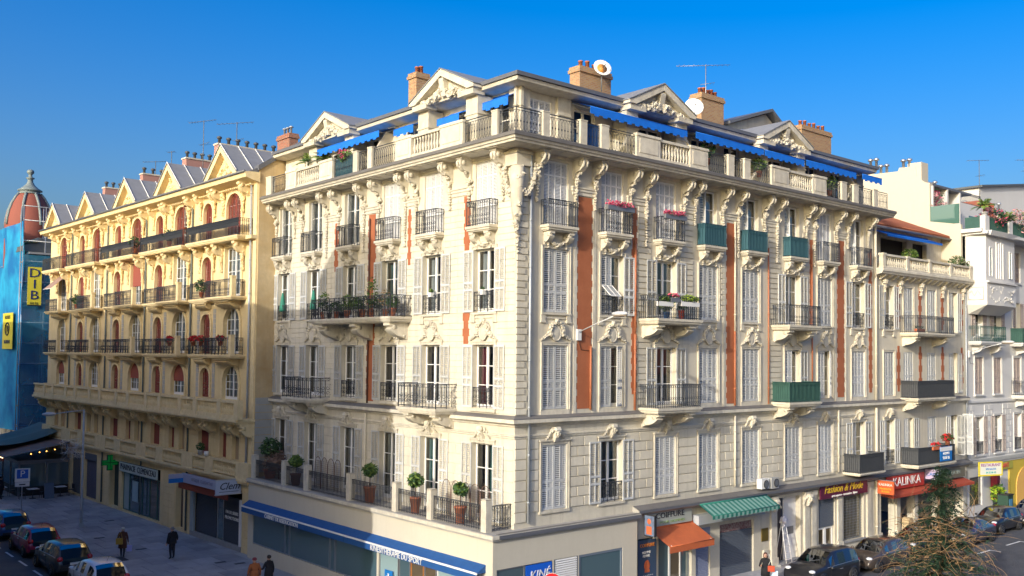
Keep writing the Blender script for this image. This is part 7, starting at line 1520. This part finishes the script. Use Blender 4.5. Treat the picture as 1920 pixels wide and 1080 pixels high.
# ================================================================ people
def person(label, x, y, z, rz, h, cloth, legs, hair, pose, coatlen=.50, extra=None, wide=1.0, hat=None, skirt=False):
    t = thing('person', label, 'person', (x, y, z), rz); M_ = WM[t.name]; s = h/1.75
    J = dict(pelvis=(0, 0, .95), waist=(0, .01, 1.10), chest=(0, .01, 1.32), neck=(0, .0, 1.49), head0=(0, -.015, 1.57), head1=(0, -.025, 1.70))
    R = dict(pelvis=(.155*wide, .11*wide), waist=(.15*wide, .11*wide), chest=(.18*wide, .115*wide), neck=(.055, .055), head0=(.075, .085), head1=(.075, .095))
    for sg, n in ((-1, 'l'), (1, 'r')):
        J['hip'+n] = (sg*.09, 0, .90); J['knee'+n] = (sg*.10, pose.get('knee'+n, 0)-.02, .50); J['ank'+n] = (sg*.10, pose.get('foot'+n, 0)+.02, .09); J['toe'+n] = (sg*.11, pose.get('foot'+n, 0)-.13, .04)
        J['sh'+n] = (sg*.175*wide, .01, 1.42); e = pose.get('elb'+n, (sg*.25*wide, .02, 1.14)); hnd = pose.get('hand'+n, (sg*.27*wide, -.05, .90)); J['elb'+n] = e; J['wr'+n] = hnd
        R['hip'+n] = (.10*wide, .10*wide); R['knee'+n] = (.065*wide, .065*wide); R['ank'+n] = (.045, .045); R['toe'+n] = (.04, .03); R['sh'+n] = (.075*wide, .07*wide); R['elb'+n] = (.052*wide, .052*wide); R['wr'+n] = (.036, .036)
    names = list(J); idx = {n: i for i, n in enumerate(names)}
    E_ = [('pelvis', 'waist'), ('waist', 'chest'), ('chest', 'neck'), ('neck', 'head0'), ('head0', 'head1')]
    for n in 'lr': E_ += [('pelvis', 'hip'+n), ('hip'+n, 'knee'+n), ('knee'+n, 'ank'+n), ('ank'+n, 'toe'+n), ('chest', 'sh'+n), ('sh'+n, 'elb'+n), ('elb'+n, 'wr'+n)]
    # hands: palm and five fingers
    vs = [Vector(J[n]) for n in names]; ed = [(idx[a], idx[b]) for a, b in E_]; rad = [R[n] for n in names]
    for sg, n in ((-1, 'l'), (1, 'r')):
        w_ = Vector(J['wr'+n]); d = (w_-Vector(J['elb'+n])).normalized(); pl = len(vs); vs.append(w_+d*.06); rad.append((.035, .02)); ed.append((idx['wr'+n], pl))
        sd = Vector((0, 1, 0)).cross(d).normalized() if abs(d.y) < .9 else Vector((1, 0, 0)); fwd = sd.cross(d).normalized()
        for k in range(4):
            o_ = fwd*((k-1.5)*.022); a = len(vs); vs += [w_+d*.09+o_, w_+d*(.135+.01*(1.5-abs(k-1.5)))+o_*1.1+sd*.012]; rad += [(.011, .011), (.009, .009)]; ed += [(pl, a), (a, a+1)]
        a = len(vs); vs += [w_+d*.06+fwd*.045, w_+d*.10+fwd*.06]; rad += [(.012, .012), (.010, .010)]; ed += [(pl, a), (a, a+1)]
    me = bpy.data.meshes.new('b'); me.from_pydata([v*s for v in vs], ed, []); o = bpy.data.objects.new('b', me); COL.objects.link(o)
    sm = o.modifiers.new('s', 'SKIN'); sd_ = me.skin_vertices[0].data
    for i, r in enumerate(rad): sd_[i].radius = (r[0]*s, r[1]*s)
    sd_[0].use_root = True; su = o.modifiers.new('d', 'SUBSURF'); su.levels = su.render_levels = 2; sm.use_smooth_shade = True
    dg = bpy.context.evaluated_depsgraph_get(); bm_ = bpy.data.meshes.new_from_object(o.evaluated_get(dg)); bpy.data.objects.remove(o)
    bm_.materials.clear()
    for m in (legs, cloth, skin_m, black): bm_.materials.append(m)
    for p in bm_.polygons:
        c = p.center/s; k = 1
        if c.z < .10: k = 3
        elif c.z < .95 and abs(c.x) < .215*wide: k = 0
        if c.z > 1.50: k = 2
        for n in 'lr':
            if (c-Vector(J['wr'+n])).length < .17 and (c-Vector(J['wr'+n])).dot(Vector(J['wr'+n])-Vector(J['elb'+n])) > 0: k = 2
        p.material_index = k; p.use_smooth = True
    put('body', bm_, t, M=M_)
    S = Matrix.Scale(s, 4); MS = M_ @ S
    # coat skirt
    b = MB(); b.lathe([(.19*wide, 1.16-.0), (.20*wide, 1.02), (.215*wide, .9), (.225*wide, .98-coatlen*.5)], cloth, 18); b.v = [(x_, y_*.74, z_) for x_, y_, z_ in b.v]; put('coat', b, t, M=MS)
    b = MB(); b.lathe([(.07, 1.46), (.10, 1.44), (.11, 1.47), (.085, 1.53), (.06, 1.54)], cloth, 14); b.v = [(x_, y_*.9, z_) for x_, y_, z_ in b.v]; put('collar', b, t, M=MS)
    f = MB(); f.blob((0, -.02, 1.645), .107, skin_m, 2, 0, (.80, .92, 1.10)); f.blob((0, -.122, 1.64), .018, skin_m, 1, 0, (.8, 1.2, 1.2))
    for sg in (-1, 1): f.blob((sg*.032, -.108, 1.662), .011, black, 1, 0); f.blob((sg*.088, -.01, 1.645), .02, skin_m, 1, 0, (.5, 1, 1.4))
    f.box(-.022, .022, -.116, -.104, 1.597, 1.605, mat('lips', (.3, .08, .07), .6)); put('head', f, t, M=MS)
    hb = MB()
    if hat: hb.blob((0, .0, 1.70), .115, hat, 2, .04, (.95, 1.05, .72)); hb.lathe([(.105, 1.66), (.112, 1.67), (.105, 1.69)], hat, 16)
    else: hb.blob((0, .012, 1.685), .113, hair, 2, .08, (.88, .98, .85)); 
    if extra == 'longhair': hb.blob((0, .05, 1.58), .12, hair, 2, .15, (.95, .7, 1.5))
    put('hair' if not hat else 'hat', hb, t, M=MS)
    return t, MS
navy = mat('black_wool', (.012, .012, .016), .9); brownc = mat('brown_coat', (.10, .035, .02), .9, .3, 6); jeans = mat('dark_trousers', (.02, .022, .03), .9); orangec = mat('rust_coat', (.32, .10, .03), .9, .2, 6)
hairb = mat('dark_hair', (.02, .013, .01), .7); hairg = mat('grey_hair', (.25, .23, .21), .8); hatw = mat('cream_knit', (.6, .57, .5), .9, .2, 20)
person('stout man in black jacket and trousers standing on the left pavement', -4.81, 22.9, 0, radians(200), 1.72, navy, jeans, hairg, dict(handl=(-.46, -.12, 1.0), elbl=(-.33, .02, 1.15), kneel=.02), .25, wide=1.25)
tt, MS = person('woman in brown coat and cream hat walking with a mustard bag', -6.76, 24.95, 0, radians(150), 1.62, brownc, jeans, hairb, dict(footl=.16, footr=-.16, kneel=.05, kneer=-.08, handr=(.30, -.02, .88)), .85, hat=hatw, wide=1.1)
o = put('shoulder_bag', MB().box(-.10, .24, -.07, .07, -.18, .14, mat('mustard_leather', (.42, .24, .03), .7)).tube([(-.08, 0, .14), (.0, .02, .5), (.2, 0, .14)], .012, MATS['mustard_leather'], 5), None, (-6.95, 24.72, .95), radians(150), None, 'mustard shoulder bag of the woman in the cream hat', 'bag')
o = put('shopping_bag', MB().taper(-.13, .13, -.05, .05, 0, .32, .02, mat('lilac_plastic', (.45, .42, .75), .5)).tube([(-.06, 0, .32), (0, 0, .5), (.06, 0, .32)], .008, white, 4), None, (-6.42, 24.9, .30), radians(150), None, 'pale lilac plastic shopping bag carried by the woman in the brown coat', 'bag')
person('person in rust coloured coat with hood walking at the foot of the picture', -4.75, 13.0, 0, radians(175), 1.70, orangec, jeans, mat('auburn_hair', (.20, .05, .04), .8), dict(footl=.1, footr=-.1), .6, wide=1.15, hat=mat('dull_red_hood', (.22, .04, .05), .9))
person('person in black coat with raised hand beside the rust coated walker', -4.05, 12.95, 0, radians(185), 1.74, navy, jeans, hairb, dict(handr=(.44, -.28, 1.12), elbr=(.30, -.02, 1.14)), .7)
person('dark coated person cut by the left edge near the cafe', -7.0, 51.2, 0, radians(120), 1.72, navy, jeans, hairb, dict(footl=.1, footr=-.1), .6)
tt, MS = person('woman with long brown hair and red shoulder bag before the grey shutter', 13.9, -2.2, gz(13)-.14, radians(-55), 1.68, navy, jeans, mat('brown_hair', (.09, .03, .02), .7), dict(handl=(-.22, -.30, 1.18), elbl=(-.28, -.02, 1.10)), .7, 'longhair')
put('shoulder_bag', MB().box(-.16, .16, -.06, .06, -.12, .14, mat('red_leather', (.48, .06, .02), .6)).tube([(-.14, 0, .14), (-.02, -.06, .40), (-.10, -.02, .70)], .012, white, 5), None, (13.98, -2.47, 1.33), radians(-55), None, 'red orange shoulder bag with pale strap of the woman at the right', 'bag')
put('shopping_bag', MB().taper(-.13, .13, -.05, .05, 0, .34, .02, mat('pale_blue_plastic', (.5, .62, .8), .5)), None, (14.2, -2.51, .88), radians(-55), None, 'pale blue plastic bag beside the woman at the right', 'bag')
# painter on a ladder in the entrance
ld = thing('stepladder', 'white wooden stepladder standing in the dark entrance', 'ladder', (18.7, -.1, .62)); b = MB()
for sg in (-1, 1): b.tube([(sg*.26, -.35, 0), (sg*.17, .0, 2.1)], .025, white, 4); b.tube([(sg*.26, .35, 0), (sg*.17, .0, 2.1)], .02, white, 4)
put('rails', b, ld, (18.7, -.02, .62))
for k in range(6): t_ = (k+.6)/6.5; put('rung', MB().box(-.26+.09*t_, .26-.09*t_, -.035, .035, -.015, .015, white), ld, (18.7, -.02-.35+.35*t_, .62+2.1*t_))
put('cloth', MB().blob((0, 0, 0), .2, mat('pale_cloth', (.6, .6, .68), .9), 2, .35, (.8, .8, 1.2)), None, (18.65, -.05, 2.75), 0, None, 'bundle of pale cloth on top of the white stepladder', 'cloth')
put('sheet', MB().blob((0, 0, 0), .75, mat('magenta_sheet', (.55, .02, .09), .8), 2, .18, (1.0, .55, .22)), None, (19.0, -.95, .66), .1, None, 'crumpled magenta sheet spread below the white stepladder', 'sheet')
# ================================================================ conifer wrapped in bare twigs
cx, cy2, cz = 11.5, -11.6, .3
tr = thing('conifer', 'dark conifer tangled in bare tan twigs in the right foreground', 'tree', (cx, cy2, cz))
put('trunk', MB().tube([(0, 0, 0), (.05, 0, 2.5), (.2, .05, 5), (.35, .1, 6.9)], [.14, .11, .06, .015], bark, 8), tr, (cx, cy2, cz))
nb = MB(); rr = random.Random(11)
for k in range(260):
    z = rr.uniform(.8, 6.75); a = rr.uniform(0, 2*pi); Lb = (6.9-z)*.42+.3; ox = .05*z
    Lb *= rr.uniform(.55, 1.15); nseg = int(Lb/.09)+2
    for q in range(nseg):
        t_ = q/nseg; px_, py_, pz_ = ox+Lb*t_*cos(a), Lb*t_*sin(a), z+.18*sin(t_*3)-.25*t_*t_
        for e3 in range(7):
            aa = a+rr.uniform(-1.3, 1.3); ln = rr.uniform(.10, .22)*(1.2-.5*t_); p = Vector((px_, py_, pz_)); d = Vector((cos(aa)*ln, sin(aa)*ln, rr.uniform(-.10, .06))); w3 = d.cross(Vector((0, 0, 1))).normalized()*.026
            nb.add([p-w3, p+w3, p+d+w3*.3, p+d-w3*.3], [(0, 1, 2, 3)], conif)
put('crown', nb, tr, (cx, cy2, cz))
tw = MB()
for k in range(330):
    a = rr.uniform(0, 2*pi); r0 = rr.uniform(.1, 1.7); z = rr.uniform(2.2, 5.0)
    p = Vector((r0*cos(a), r0*sin(a), z)); d = Vector((rr.uniform(-1, 1), rr.uniform(-1, 1), rr.uniform(-.3, .7))).normalized(); pts = [p.copy()]
    L3 = rr.uniform(.7, 2.1); ns = 8
    for q in range(ns):
        d = (d+Vector((rr.uniform(-.35, .35), rr.uniform(-.35, .35), rr.uniform(-.32, .22)))).normalized(); p = p+d*L3/ns; pts.append(p.copy())
    r_ = rr.uniform(.006, .015)
    tw.tube(pts, [r_*(1-.75*q/ns) for q in range(ns+1)], twig, 3)
for k in range(900):
    a = rr.uniform(0, 2*pi); r0 = rr.uniform(.2, 2.0); z = rr.uniform(2.2, 4.6); d = Vector((rr.uniform(-1, 1), rr.uniform(-1, 1), rr.uniform(-.5, .5))).normalized(); e2 = d.orthogonal().normalized()*.02; p = Vector((r0*cos(a), r0*sin(a), z)); q_ = rr.uniform(.15, .35)
    tw.add([p-e2, p+e2, p+d*q_], [(0, 1, 2)], conif if k % 3 else twig)
put('twigs', tw, tr, (cx+.1, cy2, cz))
pl_ = MB()
for i in range(70):
    a = rr.uniform(0, 2*pi); d = Vector((cos(a), sin(a), rr.uniform(-.1, .5))).normalized(); p = Vector((0, 0, rr.uniform(.8, 1.8))); pts = [p+d*(q*.5)+Vector((0, 0, -.04*q*q)) for q in range(7)]
    pl_.tube(pts, [.008]*7, twig, 3)
put('drooping_twigs', pl_, tr, (cx, cy2, cz))
